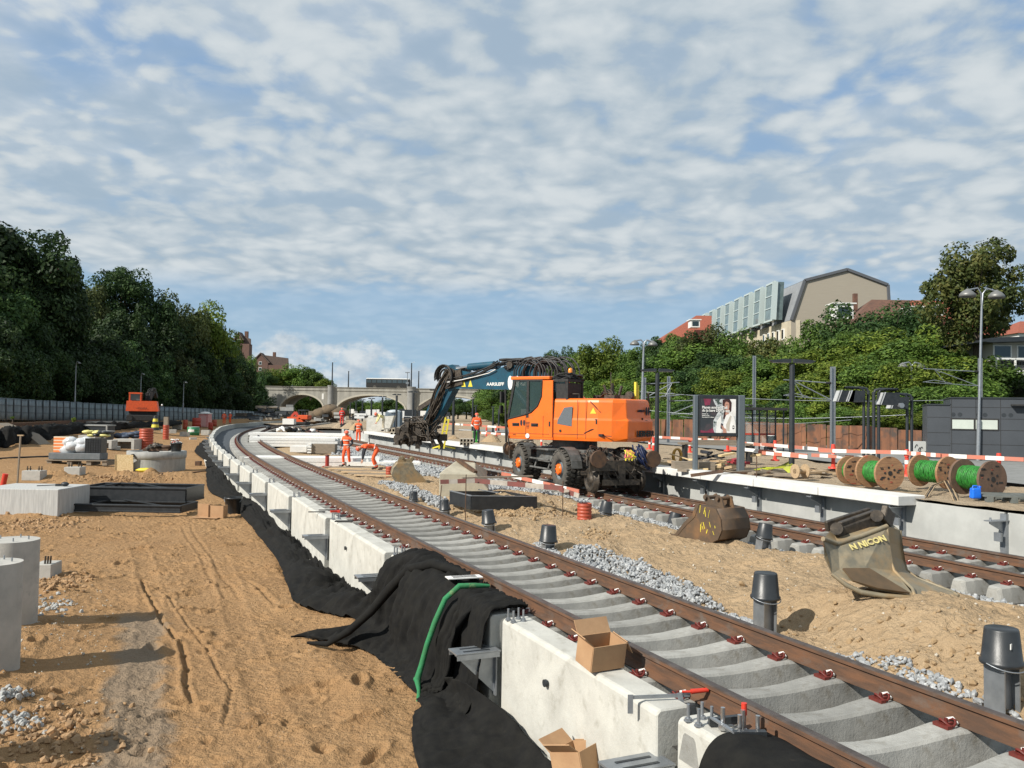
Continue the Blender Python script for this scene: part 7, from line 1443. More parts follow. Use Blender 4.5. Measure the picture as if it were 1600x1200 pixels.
b = PM(466, 708); s = 1 / ppm(b.y); tag(MB().box((0, .5, 6 * s), (26 * s, 1.0, 10 * s)).obj('board_pack', C_SLAB, loc=b, bevel=.02), 'strapped pale board pack left of the timber crate', 'board pack')
for k in range(6): p = PM(505 + 10 * k, 731 + 2.6 * k); q = PM(604 + 3 * k, 733 + 2.5 * k); tag(MB().bar(p + Vector((0, 0, .05)), q + Vector((0, 0, .05)), .16, .05).obj('timber_plank', M_WOOD if k % 2 else M_WOODG), 'raw timber plank lying on the sand below the workers\' feet', 'plank', 'timber planks below the workers')
random.seed(31)
m = MB(); b = PM(455, 676); [m.ell(b + Vector((random.gauss(0, .9), random.gauss(0, 1.0), random.uniform(.1, .5))), (.35, .3, .2), 7, 5, k % 2, jit=.35) for k in range(22)]; tag(m.obj('bag_heap', [M_WHITE, M_STEELD]), 'heap of white and dark bags between the two tracks', 'bags')
b = PM(473, 679); s = 1 / ppm(b.y); tag(MB().box((0, .5, 5 * s), (18 * s, 1.5, 12 * s)).obj('timber_crate', M_WOODG, loc=b), 'weathered timber box right of the bag heap', 'crate')
b = PM(509, 668); tag(MB().box((2.2, .5, .35), (.9, .8, .7)).obj('timber_crate', M_WOOD, loc=b), 'small raw timber box beside the far rails of the second track', 'crate')
b = PD(452, 663, 90); tag(MB().box((0, 0, .3), (1.2, 1.0, .6)).obj('white_pack', M_WHITE, loc=b), 'white wrapped pack in front of the orange dumper', 'pack')
# small tools, boxes and clamps on the wall
def Wp(px, py, z=.05): return P(px, py, z)
b = Wp(950, 1052, .06); carton(b + Vector((-.05, .20, .02)), .34, .24, .22, .50, 'opened brown cardboard box standing on the edge of the big wall block', tilt=.18)
b = P(905, 1196, -.75); t = carton(b + Vector((.02, -.12, -.1)), .34, .30, .30, .9, 'torn brown cardboard box lying below the wall at the bottom edge', tilt=-.25)
def clamp(a, b, label, up=.0):
    t = thing('bar_clamp', label, 'clamp', a); d = b - a; m = MB(); m.bar((0, 0, .03), d + Vector((0, 0, .03)), .008, .028); m.bar((0, 0, .05), (0, 0, -.09), .012, .04); m.bar(d * .82 + Vector((0, 0, .05)), d * .82 + Vector((.02, -.01, -.05)), .012, .04); m.obj('clamp_bar', M_GALV, t); h = MB(); h.cyl(d * .80 + Vector((.03, 0, .06)), d * .80 + Vector((.10, .0, .06)), .010, n=8); h.cyl(d * .80 + Vector((.10, .005, .06)), d * .80 + Vector((.235, .02, .07)), .02, .017, n=12); h.obj('red_handle', M_RED, t)
clamp(Wp(985, 1096), Wp(1078, 1092), 'bar clamp with a red handle lying on the big wall block')
a = Wp(1112, 1135); t = thing('bar_clamp', 'upright bar clamp with black jaws and a red handle on the nearest wall block', 'clamp', a); m = MB(); m.bar((0, 0, .06), (.10, -.30, .06), .03, .012); m.bar((-.02, .0, .03), (.20, .02, .05), .04, .05, 1); m.bar((.08, -.28, .05), (.30, -.27, .05), .05, .05, 1); m.cyl((.20, -.10, .02), (.20, -.10, .12), .014, n=8); m.obj('clamp_bar', [M_GALV, M_BLACK], t); MB().cyl((.20, -.10, .12), (.20, -.10, .20), .02, n=12).obj('red_handle', M_RED, t)
m = MB(); q = Wp(1150, 1150, .06); [m.cyl(q + Vector((dx, dy, 0)), q + Vector((dx, dy, h)), .016, n=10) for dx, dy, h in ((-.06, .12, .15), (.02, -.02, .15), (.06, .05, .16), (.14, -.03, .15))]; [m.cyl(q + Vector((dx, dy, 0)), q + Vector((dx, dy, .03)), .034, n=6) for dx, dy in ((-.06, .12), (.02, -.02), (.06, .05), (.14, -.03))]; tag(m.obj('threaded_bolts', mat('bright_steel', (.55, .55, .55), .28, metal=.9)), 'group of four bright threaded bolts beside the upright clamp', 'bolts')
for k, (px, py, n) in enumerate(((534, 815, 2), (492, 800, 1), (508, 797, 1), (638, 868, 1))):
    q = Wp(px, py, .07); m = MB(); [m.bar(q + Vector((-.14, .0 + .09 * j, 0)), q + Vector((.16, .05 + .09 * j, 0)), .03, .02) for j in range(n)]; [m.box(q + Vector((.17, .06 + .09 * j, 0)), (.06, .07, .022)) for j in range(n)]; tag(m.obj('spanner', M_BLKM), ('pair of black spanners lying on the wall top', 'black spanner on the wall, the one further left', 'black spanner on the wall next to a red clip', 'dark spanner lying by the bolts near the black drape')[k], 'spanner')
q = Wp(522, 799, .08); tag(MB().box((0, 0, 0), (.16, .05, .04), .4).box((.1, .03, 0), (.05, .08, .05)).obj('red_clamp', M_RED, loc=q), 'small red clamp by the rail clips on the wall', 'clamp')
# ------------------------------------------------------------------ vegetation
def leafmat(name, a, b_, c, br=.5):
    m = bpy.data.materials.new(name); m.use_nodes = True; N, L = m.node_tree.nodes, m.node_tree.links; b = N['Principled BSDF']
    g = N.new('ShaderNodeNewGeometry'); tc = N.new('ShaderNodeTexCoord'); n = N.new('ShaderNodeTexNoise'); n.inputs['Scale'].default_value = 3.2; n.inputs['Detail'].default_value = 3; L.new(tc.outputs['Object'], n.inputs['Vector'])
    r = N.new('ShaderNodeValToRGB'); e = r.color_ramp.elements; e[0].position = .36; e[0].color = (*a, 1); e[1].position = .64; e[1].color = (*c, 1); k = e.new(.5); k.color = (*b_, 1)
    ad = N.new('ShaderNodeMath'); ad.operation = 'MULTIPLY_ADD'; L.new(g.outputs['Random Per Island'], ad.inputs[0]); ad.inputs[1].default_value = .22
    s = N.new('ShaderNodeMath'); s.operation = 'SUBTRACT'; L.new(n.outputs['Fac'], s.inputs[0]); s.inputs[1].default_value = .11; L.new(s.outputs[0], ad.inputs[2]); L.new(ad.outputs[0], r.inputs[0])
    oi = N.new('ShaderNodeObjectInfo'); mr = N.new('ShaderNodeMapRange'); mr.inputs[3].default_value = .72; mr.inputs[4].default_value = 1.25; L.new(oi.outputs['Random'], mr.inputs[0]); hs = N.new('ShaderNodeHueSaturation'); L.new(mr.outputs[0], hs.inputs['Value']); L.new(r.outputs[0], hs.inputs['Color'])
    L.new(hs.outputs[0], b.inputs['Base Color']); b.inputs['Roughness'].default_value = .6; b.inputs['Specular IOR Level'].default_value = .25
    t = N.new('ShaderNodeBsdfTranslucent'); L.new(hs.outputs[0], t.inputs[0]); mx = N.new('ShaderNodeMixShader'); mx.inputs[0].default_value = .28; L.new(b.outputs[0], mx.inputs[1]); L.new(t.outputs[0], mx.inputs[2]); L.new(mx.outputs[0], N['Material Output'].inputs[0]); return m
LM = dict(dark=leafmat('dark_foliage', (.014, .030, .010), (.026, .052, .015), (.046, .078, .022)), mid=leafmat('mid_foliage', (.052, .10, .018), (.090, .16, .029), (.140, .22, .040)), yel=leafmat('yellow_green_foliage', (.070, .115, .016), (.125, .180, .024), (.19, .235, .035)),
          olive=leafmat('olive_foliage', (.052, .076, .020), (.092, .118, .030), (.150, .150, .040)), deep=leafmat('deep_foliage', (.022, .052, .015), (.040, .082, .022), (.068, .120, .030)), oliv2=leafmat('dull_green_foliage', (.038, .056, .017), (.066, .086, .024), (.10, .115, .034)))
def crown_mesh(seed, n=5200, blobs=26, leaf=.062, shape='round'):
    r = np.random.default_rng(seed); C = []; 
    for k in range(blobs):
        v = r.normal(size=3); v /= np.linalg.norm(v); q = r.uniform(.25, .82 if seed < 300 else 1.0) ** .7; z = v[2] * q
        w = {'round': 1, 'tall': .8 - .25 * z, 'bush': 1}[shape]
        C.append((v[0] * q * w, v[1] * q * w, z * (.92 if shape != 'bush' else .8), r.uniform(.20, .40) * (1 if seed < 300 else .72)))
    C = np.array(C); idx = r.integers(0, blobs, n); d = r.normal(size=(n, 3)); d /= np.linalg.norm(d, axis=1, keepdims=True); rad = r.uniform(.55, 1.08, n) ** .6
    P0 = C[idx, :3] + d * (C[idx, 3] * rad)[:, None]
    nm = d + r.normal(size=(n, 3)) * .55 + np.array([0, 0, .35]); nm /= np.linalg.norm(nm, axis=1, keepdims=True)
    t = np.cross(nm, r.normal(size=(n, 3))); t /= np.linalg.norm(t, axis=1, keepdims=True); b = np.cross(nm, t); s = leaf * r.uniform(.55, 1.35, n)[:, None]
    V = np.stack([P0 - t * s, P0 + b * s * .55, P0 + t * s, P0 - b * s * .55], 1).reshape(-1, 3)
    me = bpy.data.meshes.new('crown'); me.vertices.add(len(V)); me.vertices.foreach_set('co', V.ravel().astype(np.float32)); f = np.arange(n * 4, dtype=np.int32)
    me.loops.add(n * 4); me.loops.foreach_set('vertex_index', f); me.polygons.add(n); me.polygons.foreach_set('loop_start', f[::4]); me.polygons.foreach_set('loop_total', np.full(n, 4, np.int32)); me.update(calc_edges=True); return me, C
CR = {}
for k, sh in enumerate(('round', 'round', 'tall', 'tall', 'bush', 'bush')):
    for nm in LM:
        if (nm, k) in CR: continue
    me, C = crown_mesh(100 + k, 12500 if k < 4 else 9500, 34, .044, sh); CR[k] = (me, C)
big_me, bigC = crown_mesh(300, 19000, 62, .034, 'round')
MEV = {}
def crown_of(k, nm):
    if (k, nm) not in MEV:
        me = (big_me if k == 9 else CR[k][0]).copy(); me.materials.append(LM[nm]); MEV[(k, nm)] = me
    return MEV[(k, nm)]
def trunk_mb(C, H, R, rz, zc):
    """tapered trunk from the ground to the crown plus limbs reaching the clumps (in metres)"""
    m = MB(); m.tube([(0, 0, -.6), (.02 * R, 0, zc * .4), (0, .03 * R, zc * .8), (0, 0, zc + rz * .3)], [.055 * R + .08, .045 * R + .05, .035 * R + .03, .02 * R], 8)
    for c in C[:9]: m.tube([(0, 0, zc - rz * .35), (c[0] * R * .5, c[1] * R * .5, zc + c[2] * rz * .4), (c[0] * R, c[1] * R, zc + c[2] * rz)], [.022 * R, .014 * R, .005 * R], 5)
    return m
TK = {}
def tree(px, ptop, D, wpx, pbase, kind, variant, label, cat='tree', group=None, zg=None, name='broadleaf_tree'):
    """crown spans wpx in the photograph, its top at ptop, its underside at pbase"""
    top = PD(px, ptop, D); bot = PD(px, pbase, D); R = wpx * .56 / ppm(D); rz = (top.z - bot.z) / 2; zg = bot.z - .6 if zg is None else min(zg, bot.z)
    t = thing(name, label, cat, (top.x, D, zg), random.uniform(0, 6.28), group); o = bpy.data.objects.new('crown', crown_of(variant, kind)); S.collection.objects.link(o); o.parent = t
    zc = (top.z + bot.z) / 2 - zg; o.location = (0, 0, zc); o.scale = (R / .95, R / .95 * random.uniform(.85, 1.1), rz / .95)
    C = (bigC if variant == 9 else CR[variant][1]); trunk_mb(C, zc, R, rz, zc).obj('trunk', M_BARK, t); return t
# embankments
def hill(name, rows, m_=M_EARTH):
    A = np.array(rows, float); n, c, _ = A.shape; B = []
    for i in range(n - 1):
        for k in range(8): B.append(A[i] + (A[i + 1] - A[i]) * k / 8)
    B.append(A[-1]); B = np.array(B); Cc = []
    for j in range(c - 1):
        for k in range(8): Cc.append(B[:, j] + (B[:, j + 1] - B[:, j]) * k / 8)
    Cc.append(B[:, -1]); B = np.array(Cc).transpose(1, 0, 2); B[..., 2] += .5 * fbm(B[..., 0] * .2, B[..., 1] * .2, 4, 5); o = grid_mesh(name, B[..., 0], B[..., 1], B[..., 2], m_); return tag(o, kind='structure')
M_GRASS = sand_mat('rough_grass', (.05, .075, .02), (.08, .10, .03), (.10, .08, .03), .1)
def Q(px, D, z): r = ray(px, 640); return (r.x / r.y * D, D, z)
hill('left_embankment', [[Q(-330, 80, .2), Q(-60, 92, .6), Q(0, 96, .6), Q(150, 118, .4), Q(300, 152, .2), Q(400, 198, 0), Q(436, 225, 0)],
                         [Q(-420, 92, 8), Q(-90, 106, 8.5), Q(-20, 112, 8.5), Q(130, 138, 8), Q(285, 174, 7), Q(395, 215, 6), Q(428, 240, 5)],
                         [Q(-520, 130, 9), Q(-160, 150, 9), Q(-80, 160, 9), Q(100, 190, 9), Q(260, 230, 9), Q(380, 300, 9), Q(420, 330, 8.6)]])
hill('right_embankment', [[(34, 42, .2), (25.5, 52, .3), (22.3, 58, .3), (18, 66, .3), (12, 80, .3), (4, 110, .2), (-2, 160, 0), (-4, 222, 0)],
                          [(56, 60, 6.5), (45, 76, 6.5), (40, 86, 6.8), (35, 98, 7), (29, 116, 7.4), (22, 146, 7.6), (14, 186, 7.4), (9, 224, 7)],
                          [(90, 80, 10), (80, 100, 10), (74, 115, 10), (68, 130, 10.5), (60, 160, 10.5), (50, 200, 10), (36, 240, 9), (26, 300, 8.4)]], M_GRASS)
random.seed(77)
KN = dict(dark='dark green', deep='deep green', mid='mid green', yel='yellow-green', olive='olive', oliv2='dull green'); KL = 'dark'; USED = {}
def KC(k):
    global KL; KL = random.choice(k); return KL
def lm(px, L): return min(L, key=lambda a: abs(a[0] - px))[1]
def uq(s): USED[s] = USED.get(s, 0) + 1; return s
LML = [(-50, 'cut off by the left edge'), (0, 'at the left edge'), (40, 'below the tallest tree'), (80, 'right below the tallest crown'), (118, 'behind the left street lamp'), (150, 'left of the far excavator'), (190, 'below the round-topped tree'), (222, 'behind the far excavator'), (252, 'just right of the far excavator'), (286, 'behind the small third street lamp'), (318, 'above the pink cabin'), (350, 'above the two far workers'), (380, 'below the dark brick house'), (405, 'beside the left end of the bridge')]
LMR = [(765, 'at the right end of the bridge'), (800, 'behind the boom'), (835, 'behind the cab roof'), (865, 'behind the cab frame'), (895, 'behind the amber beacon'), (925, 'behind the engine housing'), (955, 'above the yellow level'), (985, 'left of the twin lamp behind the excavator'), (1010, 'right of the twin lamp behind the excavator'), (1040, 'behind the first black lamp'), (1075, 'left of the poster board'), (1105, 'behind the poster board'), (1140, 'behind the right poster post'), (1178, 'behind the slim mast'), (1210, 'behind the shelter'), (1240, 'behind the tall black lamp'), (1270, 'right of the tall black lamp'), (1302, 'behind the mast by the housings'), (1335, 'behind the left housings'), (1370, 'behind the middle bent post'), (1400, 'behind the right housing'), (1428, 'behind the smaller right twin lamp'), (1465, 'above the left corner of the grey building'), (1500, 'above the grey building windows'), (1535, 'behind the tall twin lamp'), (1570, 'below the balcony'), (1600, 'at the right edge'), (1635, 'cut off by the right edge')]
def lt(px): return float(np.interp(px, [-60, 0, 40, 62, 88, 112, 128, 150, 190, 232, 250, 285, 320, 345, 362, 380, 400, 425], [330, 345, 352, 368, 392, 420, 446, 438, 428, 452, 462, 470, 478, 492, 520, 558, 588, 610]))
def ld_(px): return float(np.interp(px, [-60, 0, 100, 200, 300, 400, 430], [92, 98, 112, 130, 156, 200, 222]))
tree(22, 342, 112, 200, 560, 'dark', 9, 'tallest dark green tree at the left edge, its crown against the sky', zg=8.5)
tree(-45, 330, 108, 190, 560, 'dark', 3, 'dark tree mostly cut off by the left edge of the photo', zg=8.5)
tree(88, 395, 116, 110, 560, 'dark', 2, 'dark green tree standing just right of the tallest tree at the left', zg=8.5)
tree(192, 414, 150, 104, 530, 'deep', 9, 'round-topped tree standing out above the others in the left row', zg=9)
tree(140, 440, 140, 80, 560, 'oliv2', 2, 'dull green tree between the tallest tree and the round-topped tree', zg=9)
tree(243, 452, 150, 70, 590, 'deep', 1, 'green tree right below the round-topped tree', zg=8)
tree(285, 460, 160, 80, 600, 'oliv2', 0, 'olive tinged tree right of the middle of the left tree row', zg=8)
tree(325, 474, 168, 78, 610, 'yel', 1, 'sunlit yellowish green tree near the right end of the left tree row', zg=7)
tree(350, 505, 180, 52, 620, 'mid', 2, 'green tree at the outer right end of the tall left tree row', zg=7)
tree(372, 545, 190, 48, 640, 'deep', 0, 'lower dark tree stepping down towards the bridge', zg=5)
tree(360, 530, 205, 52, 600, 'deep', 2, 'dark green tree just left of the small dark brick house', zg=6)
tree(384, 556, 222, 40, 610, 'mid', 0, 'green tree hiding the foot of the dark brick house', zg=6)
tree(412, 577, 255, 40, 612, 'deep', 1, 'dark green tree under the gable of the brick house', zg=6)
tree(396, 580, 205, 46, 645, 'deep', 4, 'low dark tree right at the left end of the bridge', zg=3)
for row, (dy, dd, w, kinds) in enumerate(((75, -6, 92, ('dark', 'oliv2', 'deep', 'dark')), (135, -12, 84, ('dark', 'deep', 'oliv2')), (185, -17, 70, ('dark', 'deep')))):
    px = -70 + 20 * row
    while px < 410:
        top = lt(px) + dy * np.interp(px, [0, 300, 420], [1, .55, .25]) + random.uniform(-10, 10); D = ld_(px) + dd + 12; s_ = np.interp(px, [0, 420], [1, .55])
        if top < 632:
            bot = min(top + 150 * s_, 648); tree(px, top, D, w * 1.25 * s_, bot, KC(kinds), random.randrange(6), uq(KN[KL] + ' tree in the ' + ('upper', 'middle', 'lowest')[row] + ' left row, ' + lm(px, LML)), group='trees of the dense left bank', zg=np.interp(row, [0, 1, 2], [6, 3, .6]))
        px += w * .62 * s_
px = -20
while px < 420: tree(px, 618 + random.uniform(-12, 6), ld_(px) - 2, 46, 652, 'dark', 4 + random.randrange(2), uq('low dark shrub right behind the fence, ' + lm(px, LML)), 'shrub', 'shrubs behind the left fence', name='shrub', zg=.3); px += 30
# right bank
def rt(px): return float(np.interp(px, [740, 790, 850, 878, 910, 945, 985, 1030, 1080, 1130, 1180, 1230, 1290, 1330, 1380, 1432, 1470, 1520, 1620], [620, 600, 562, 545, 552, 530, 540, 524, 520, 508, 522, 530, 492, 484, 488, 480, 520, 525, 560]))
def rd_(px): return float(np.interp(px, [760, 850, 950, 1100, 1250, 1400, 1600], [205, 170, 132, 100, 82, 70, 62]))
spec = [(770, 603, 220, 60, 'mid'), (812, 580, 200, 50, 'mid'), (845, 566, 185, 46, 'deep'), (874, 542, 172, 44, 'deep'), (905, 548, 150, 44, 'mid'), (942, 527, 128, 66, 'yel'), (985, 540, 124, 50, 'mid'), (1022, 524, 116, 56, 'deep'), (1062, 518, 108, 62, 'mid'), (1105, 506, 104, 70, 'oliv2'), (1150, 518, 100, 66, 'mid'), (1195, 524, 96, 70, 'olive'), (1238, 530, 92, 62, 'mid'), (1285, 496, 84, 84, 'mid'), (1342, 474, 80, 96, 'deep'), (1400, 478, 78, 84, 'deep'), (1436, 470, 80, 56, 'deep'), (1470, 508, 72, 84, 'yel'), (1515, 520, 70, 74, 'mid')]
lbs = ['farthest low tree right of the bridge', 'small green tree behind the boom hoses', 'dark green tree behind the excavator cab', 'dark round tree above the amber beacon', 'mid green tree right of the amber beacon', 'bright yellow-green tree rising behind the left twin lamp', 'green tree directly left of the twin-headed lamp behind the excavator', 'dark green tree behind the twin-headed lamp', 'green tree below the red roof', 'dull green tree in front of the glass-gabled building', 'green tree below the middle of the glass-gabled building', 'brownish olive tree below the beige end of the modern building', 'green tree below the small cream facade', 'wide green tree below the beige gable', 'big dark green tree covering the brown tiled roof', 'dark green tree covering the right of the tiled roof', 'slim dark tree top before the bright red roof', 'yellow-green tree below the bright red roof', 'green tree left of the tall street lamp']
for (px, pt, D, w, kd), lb in zip(spec, lbs): tree(px, pt, D, w * 1.2, min(pt + w * 1.35, 640), kd, random.randrange(4), lb, zg=8.6)
t = tree(1526, 376, 66, 152, 545, 'olive', 9, 'large brownish green chestnut tree towering behind the tall street lamp', zg=9.5)
for row, (dy, dd, w) in enumerate(((30, -2, 62), (66, -6, 56), (102, -9, 52), (136, -11, 46))):
    px = 760 + 14 * row
    while px < 1640:
        s_ = np.interp(px, [760, 1000, 1600], [.5, .85, 1.35]); top = rt(px) + dy * np.interp(px, [760, 950, 1300], [.3, .75, 1.15]) + random.uniform(-9, 9); D = rd_(px) * (1 - .065 * row) + dd * .3
        kd = random.choice(('mid', 'mid', 'yel', 'deep', 'oliv2', 'mid')) if px < 1250 else random.choice(('yel', 'mid', 'yel', 'mid'))
        if top < 648 and not (px > 1545 and row < 3): tree(px, top, D, w * 1.6 * s_, min(top + 62 * s_, 662 if px < 1000 else 672), kd, random.randrange(6), uq(KN[kd] + ' bush in the ' + ('top', 'upper', 'lower', 'bottom')[row] + ' right row, ' + lm(px, LMR)), 'bush', 'bushes covering the right embankment', name='bush', zg=[7, 5, 3, 1.2][row])
        px += w * .68 * s_
px = 1010
while px < 1470: tree(px, 648 + random.uniform(-6, 6), rd_(px) * .78, 44, 678, random.choice(('yel', 'olive', 'mid', 'oliv2')), 4 + random.randrange(2), uq('low bush above the rusty sheet piles, ' + lm(px, LMR)), 'bush', 'bushes above the rusty sheet piles', name='bush', zg=1.0); px += 26
for k, (px, pt, D, w, pb, kd) in enumerate(((430, 578, 262, 44, 612, 'yel'), (460, 570, 262, 46, 615, 'mid'), (487, 572, 262, 38, 615, 'mid'), (508, 590, 258, 26, 612, 'yel'))):
    tree(px, pt, D, w * 1.2, pb, kd, k % 4, ('sunlit tree right of the brick house behind the bridge', 'tall green tree behind the left end of the bridge', 'green tree behind the bridge, left of its lamp poles', 'small yellowish tree at the bridge lamp poles')[k], zg=6)
for px in range(430, 790, 13): tree(px, (612 if px < 520 else 624) + random.uniform(-5, 5), 300, 34, 650, random.choice(('mid', 'deep')), random.randrange(6), uq('distant tree seen below the bridge, ' + ('left arch' if px < 512 else 'middle arch' if px < 642 else 'right arch')), group='distant trees beyond the bridge', zg=0)
for k, (px, pb, w, h) in enumerate(((116, 660, 7, 9), (20, 655, 6, 5), (44, 653, 6, 7))): tree(px, pb - h, 74 + 10 * k, w, pb, 'yel' if k == 0 else 'mid', 4, ('small yellow-green weed tuft below the fence', 'small plant at the foot of the fence near the left edge', 'small dark plant at the fence foot')[k], 'plant', name='weed')
# ------------------------------------------------------------------ rusty sheet pile wall
pts = [(P(985, 690, ZFAR).x, 74), (14.0, 64), (16.6, 58), (19.6, 52.5), (22.2, 48.5), (24.3, 44.2)]
def spile():
    tp = [1.95, 1.95, 1.92, 1.85, 1.72, 1.35]; k = 0
    for i in range(len(pts) - 1):
        a, b = Vector((*pts[i], 0)), Vector((*pts[i + 1], 0)); L = (b - a).length; n = max(1, int(L / 1.4))
        for j in range(n):
            u0, u1 = j / n, (j + 1) / n; p, q = a.lerp(b, u0), a.lerp(b, u1 - .012); z = tp[i] + (tp[i + 1] - tp[i]) * (u0 + u1) / 2 + random.uniform(-.03, .03)
            d = (q - p); nn = Vector((-d.y, d.x, 0)).normalized() * .22; c = [p, p.lerp(q, .08), p.lerp(q, .26) + nn, p.lerp(q, .58) + nn, p.lerp(q, .76), q]
            m = MB(); vs = [(*v.xy, .1) for v in c] + [(*v.xy, z) for v in c]; m.add(vs, [(t_, t_ + 1, t_ + 7, t_ + 6) for t_ in range(5)]); o = m.obj('sheet_pile', M_PILE); o.modifiers.new('thickness', 'SOLIDIFY').thickness = .025
            tag(o, 'rusty steel sheet pile in the wall at the foot of the green embankment', 'sheet pile', 'rusty sheet piles'); k += 1
spile()
# ------------------------------------------------------------------ dark grey station building at the right
def station():
    D = 41; a = PD(1449, 728, D); t = thing('station_building', 'low dark grey panelled building with two pale windows at the right edge', 'building', (a.x, D, ZFAR), -.40); s = 1 / ppm(D)
    h0 = PD(1460, 633, D).z - ZFAR; h1 = PD(1500, 623, D).z - ZFAR; w0 = 32 * s; W_ = 8.5; dk = mat('dark_panel', (.055, .062, .072), .55, (.042, .048, .056), .8, lo=.3, hi=.7)
    m = MB(); m.box((w0 / 2, 2, h0 / 2 - .1), (w0, 4, h0 + .2)); m.box((w0 + W_ / 2, 2.0, h1 / 2 - .1), (W_, 4.1, h1 + .2)); m.obj('walls', dk, t)
    m = MB(); m.box((w0 / 2, 2, h0 + .03), (w0 + .06, 4.1, .06)); m.box((w0 + W_ / 2, 2, h1 + .03), (W_ + .06, 4.2, .06)); m.obj('roof_edge', M_STEELD, t)
    j = MB()
    for z in (.27, .50, .68, .86): j.box((w0 + W_ / 2, -.054, h1 * z), (W_, .012, .016))
    for k in range(9): j.box((w0 + .05 + k * 33 * s, -.054, h1 / 2), (.016, .013, h1))
    for z in (.27, .50, .78): j.box((w0 / 2, -.004, h0 * z), (w0, .012, .016))
    j.obj('panel_joints', M_BLKM, t)
    for k in range(2):
        x = w0 + (4 + 32 * k + 13) * s; f = MB(); zc = h1 * .585; hh = 14 * s; ww = 29 * s; f.box((x, -.06, zc), (ww + .1, .04, hh + .12)); o = f.obj('window', M_BLKM, t); MB().box((x, -.085, zc), (ww, .02, hh)).obj('pane', mat('frosted_pane', (.52, .56, .50), .3, (.46, .50, .45), 2), o)
    l = MB(); l.box((w0 + 100 * s, -.25, h1 * .90), (38 * s, .4, .07)); l.box((w0 + 116 * s, -.2, h1 * .90), (.14, .3, .16)); l.obj('wall_lamp', M_BLKM, t)
    d = MB()
    for k in range(4):
        for q in (4, 13): d.cyl((w0 + (34 * k + q) * s, -.056, h1 * .74), (w0 + (34 * k + q) * s, -.052, h1 * .74), .10, n=12)
    d.obj('vent_plates', M_STEELD, t)
    b = PD(1431, 712, 42); o = tag(MB().box((.35, .4, .42), (.9, .8, .84)).obj('cabinet', mat('pale_cabinet', (.55, .56, .54), .6), loc=(b.x, b.y, ZFAR)), 'pale cabinet with black graffiti beside the dark grey building', 'cabinet')
    g = MB(); random.seed(3)
    for k in range(8): x, z = random.uniform(.0, .7), random.uniform(.2, .7); g.tube([(x + .07 * math.cos(q), -.012, z + .09 * math.sin(q * 1.5)) for q in np.linspace(0, 5, 9)], .014, 4)
    g.obj('graffiti', M_BLKM, o)
station()
# balcony house at the right edge
def balcony_house():
    D = 64; a = PD(1545, 600, D); s = 1 / ppm(D); t = thing('balcony_house', 'flat-roofed house with a white railed balcony on the slope at the right edge', 'house', (a.x, D, 6.5)); z = lambda py, px=1575: PD(px, py, D).z - 6.5
    MB().box((3.6, 3.2, (z(583) - 0) / 2), (7.4, 5.6, z(583))).obj('wall', mat('house_grey', (.12, .12, .115), .8), t); m = MB(); m.prism([(-.9, z(536)), (-.3, z(530)), (8, z(521)), (8, z(529)), (-.3, z(537))], -1.0, 6); m.obj('roof', M_STEELD, t)
    MB().box((4, 2.8, (z(560) + z(533)) / 2), (7, 5, z(533) - z(560) + .3)).obj('upper_wall', mat('cream_wall', (.42, .40, .36), .8), t)
    for k in range(3): f = MB(); f.box((1.2 + 1.8 * k, .27, z(549)), (1.4, .06, z(540) - z(560))); o = f.obj('window', M_WHITE, t); MB().box((1.2 + 1.8 * k, .23, z(549)), (1.2, .03, z(541) - z(558))).obj('pane', M_GLASS, o)
    m = MB(); m.box((4, -.3, z(584)), (8, 1.4, .28)); m.box((4, -.95, z(562)), (8, .09, .12)); m.box((4, -.95, z(580)), (8, .06, .08)); [m.box((.05 + 1.4 * k, -.95, z(572)), (.12, .09, z(562) - z(582))) for k in range(6)]; m.obj('balcony', M_WHITE, t); m = MB(); [m.box((.1 + .12 * k, -.95, z(572)), (.02, .03, z(563) - z(581))) for k in range(60)]; m.obj('railing_bars', M_STEELD, t)
balcony_house()
M_TILE = mat('red_roof_tiles', (.31, .085, .045), .8, (.22, .065, .04), 3, strk=(3, 1, 1), bump=.03, bsc=6); M_TILEB = mat('brown_roof_tiles', (.15, .075, .05), .85, (.10, .055, .04), 2, bump=.03, bsc=5)
def roofhouse(pts_, D, dep, wallh, label, roofm, wallm, zg, dorm=(), chim=()):
    """pts_: ridge left/right and eave left/right in pixels"""
    (r0, r1, e1, e0) = pts_; a = PD(*e0, D); t = thing('tiled_house', label, 'house', (a.x, D, zg)); o = Vector((a.x, D, zg)); R0_, R1_ = PD(*r0, D + dep / 2) - o, PD(*r1, D + dep / 2) - o; E0, E1 = PD(*e0, D) - o, PD(*e1, D) - o
    zr = max(R0_.z, R1_.z); R0_.z = R1_.z = zr; ze = min(E0.z, E1.z); E0.z = E1.z = ze; m = MB(); B0 = E0 + Vector((0, dep, 0)); B1 = E1 + Vector((0, dep, 0)); m.add([E0, E1, R1_, R0_, B0, B1], [(0, 1, 2, 3), (5, 4, 3, 2), (0, 3, 4), (1, 5, 2), (0, 4, 5, 1)]); m.obj('roof', roofm, t)
    w = MB(); w.box(((E0.x + E1.x) / 2, dep / 2, ze / 2), (abs(E1.x - E0.x) - .6, dep - .6, ze)); w.obj('wall', wallm, t)
    for px, py, sz in dorm: c = PD(px, py, D - .2) - o; q = MB(); q.box(c + Vector((0, .9, 0)), (sz, 2.4, sz * .8)); q.box(c + Vector((0, .9, sz * .45)), (sz * 1.3, 2.8, .16)); dd = q.obj('dormer', M_WHITE, t); MB().box(c + Vector((0, -.32, 0)), (sz * .7, .06, sz * .5)).obj('pane', M_GLASS, dd)
    for px, py in chim: c = PD(px, py, D + dep / 2) - o; MB().box(c, (.55, .55, 2.4)).obj('chimney', M_TILEB, t)
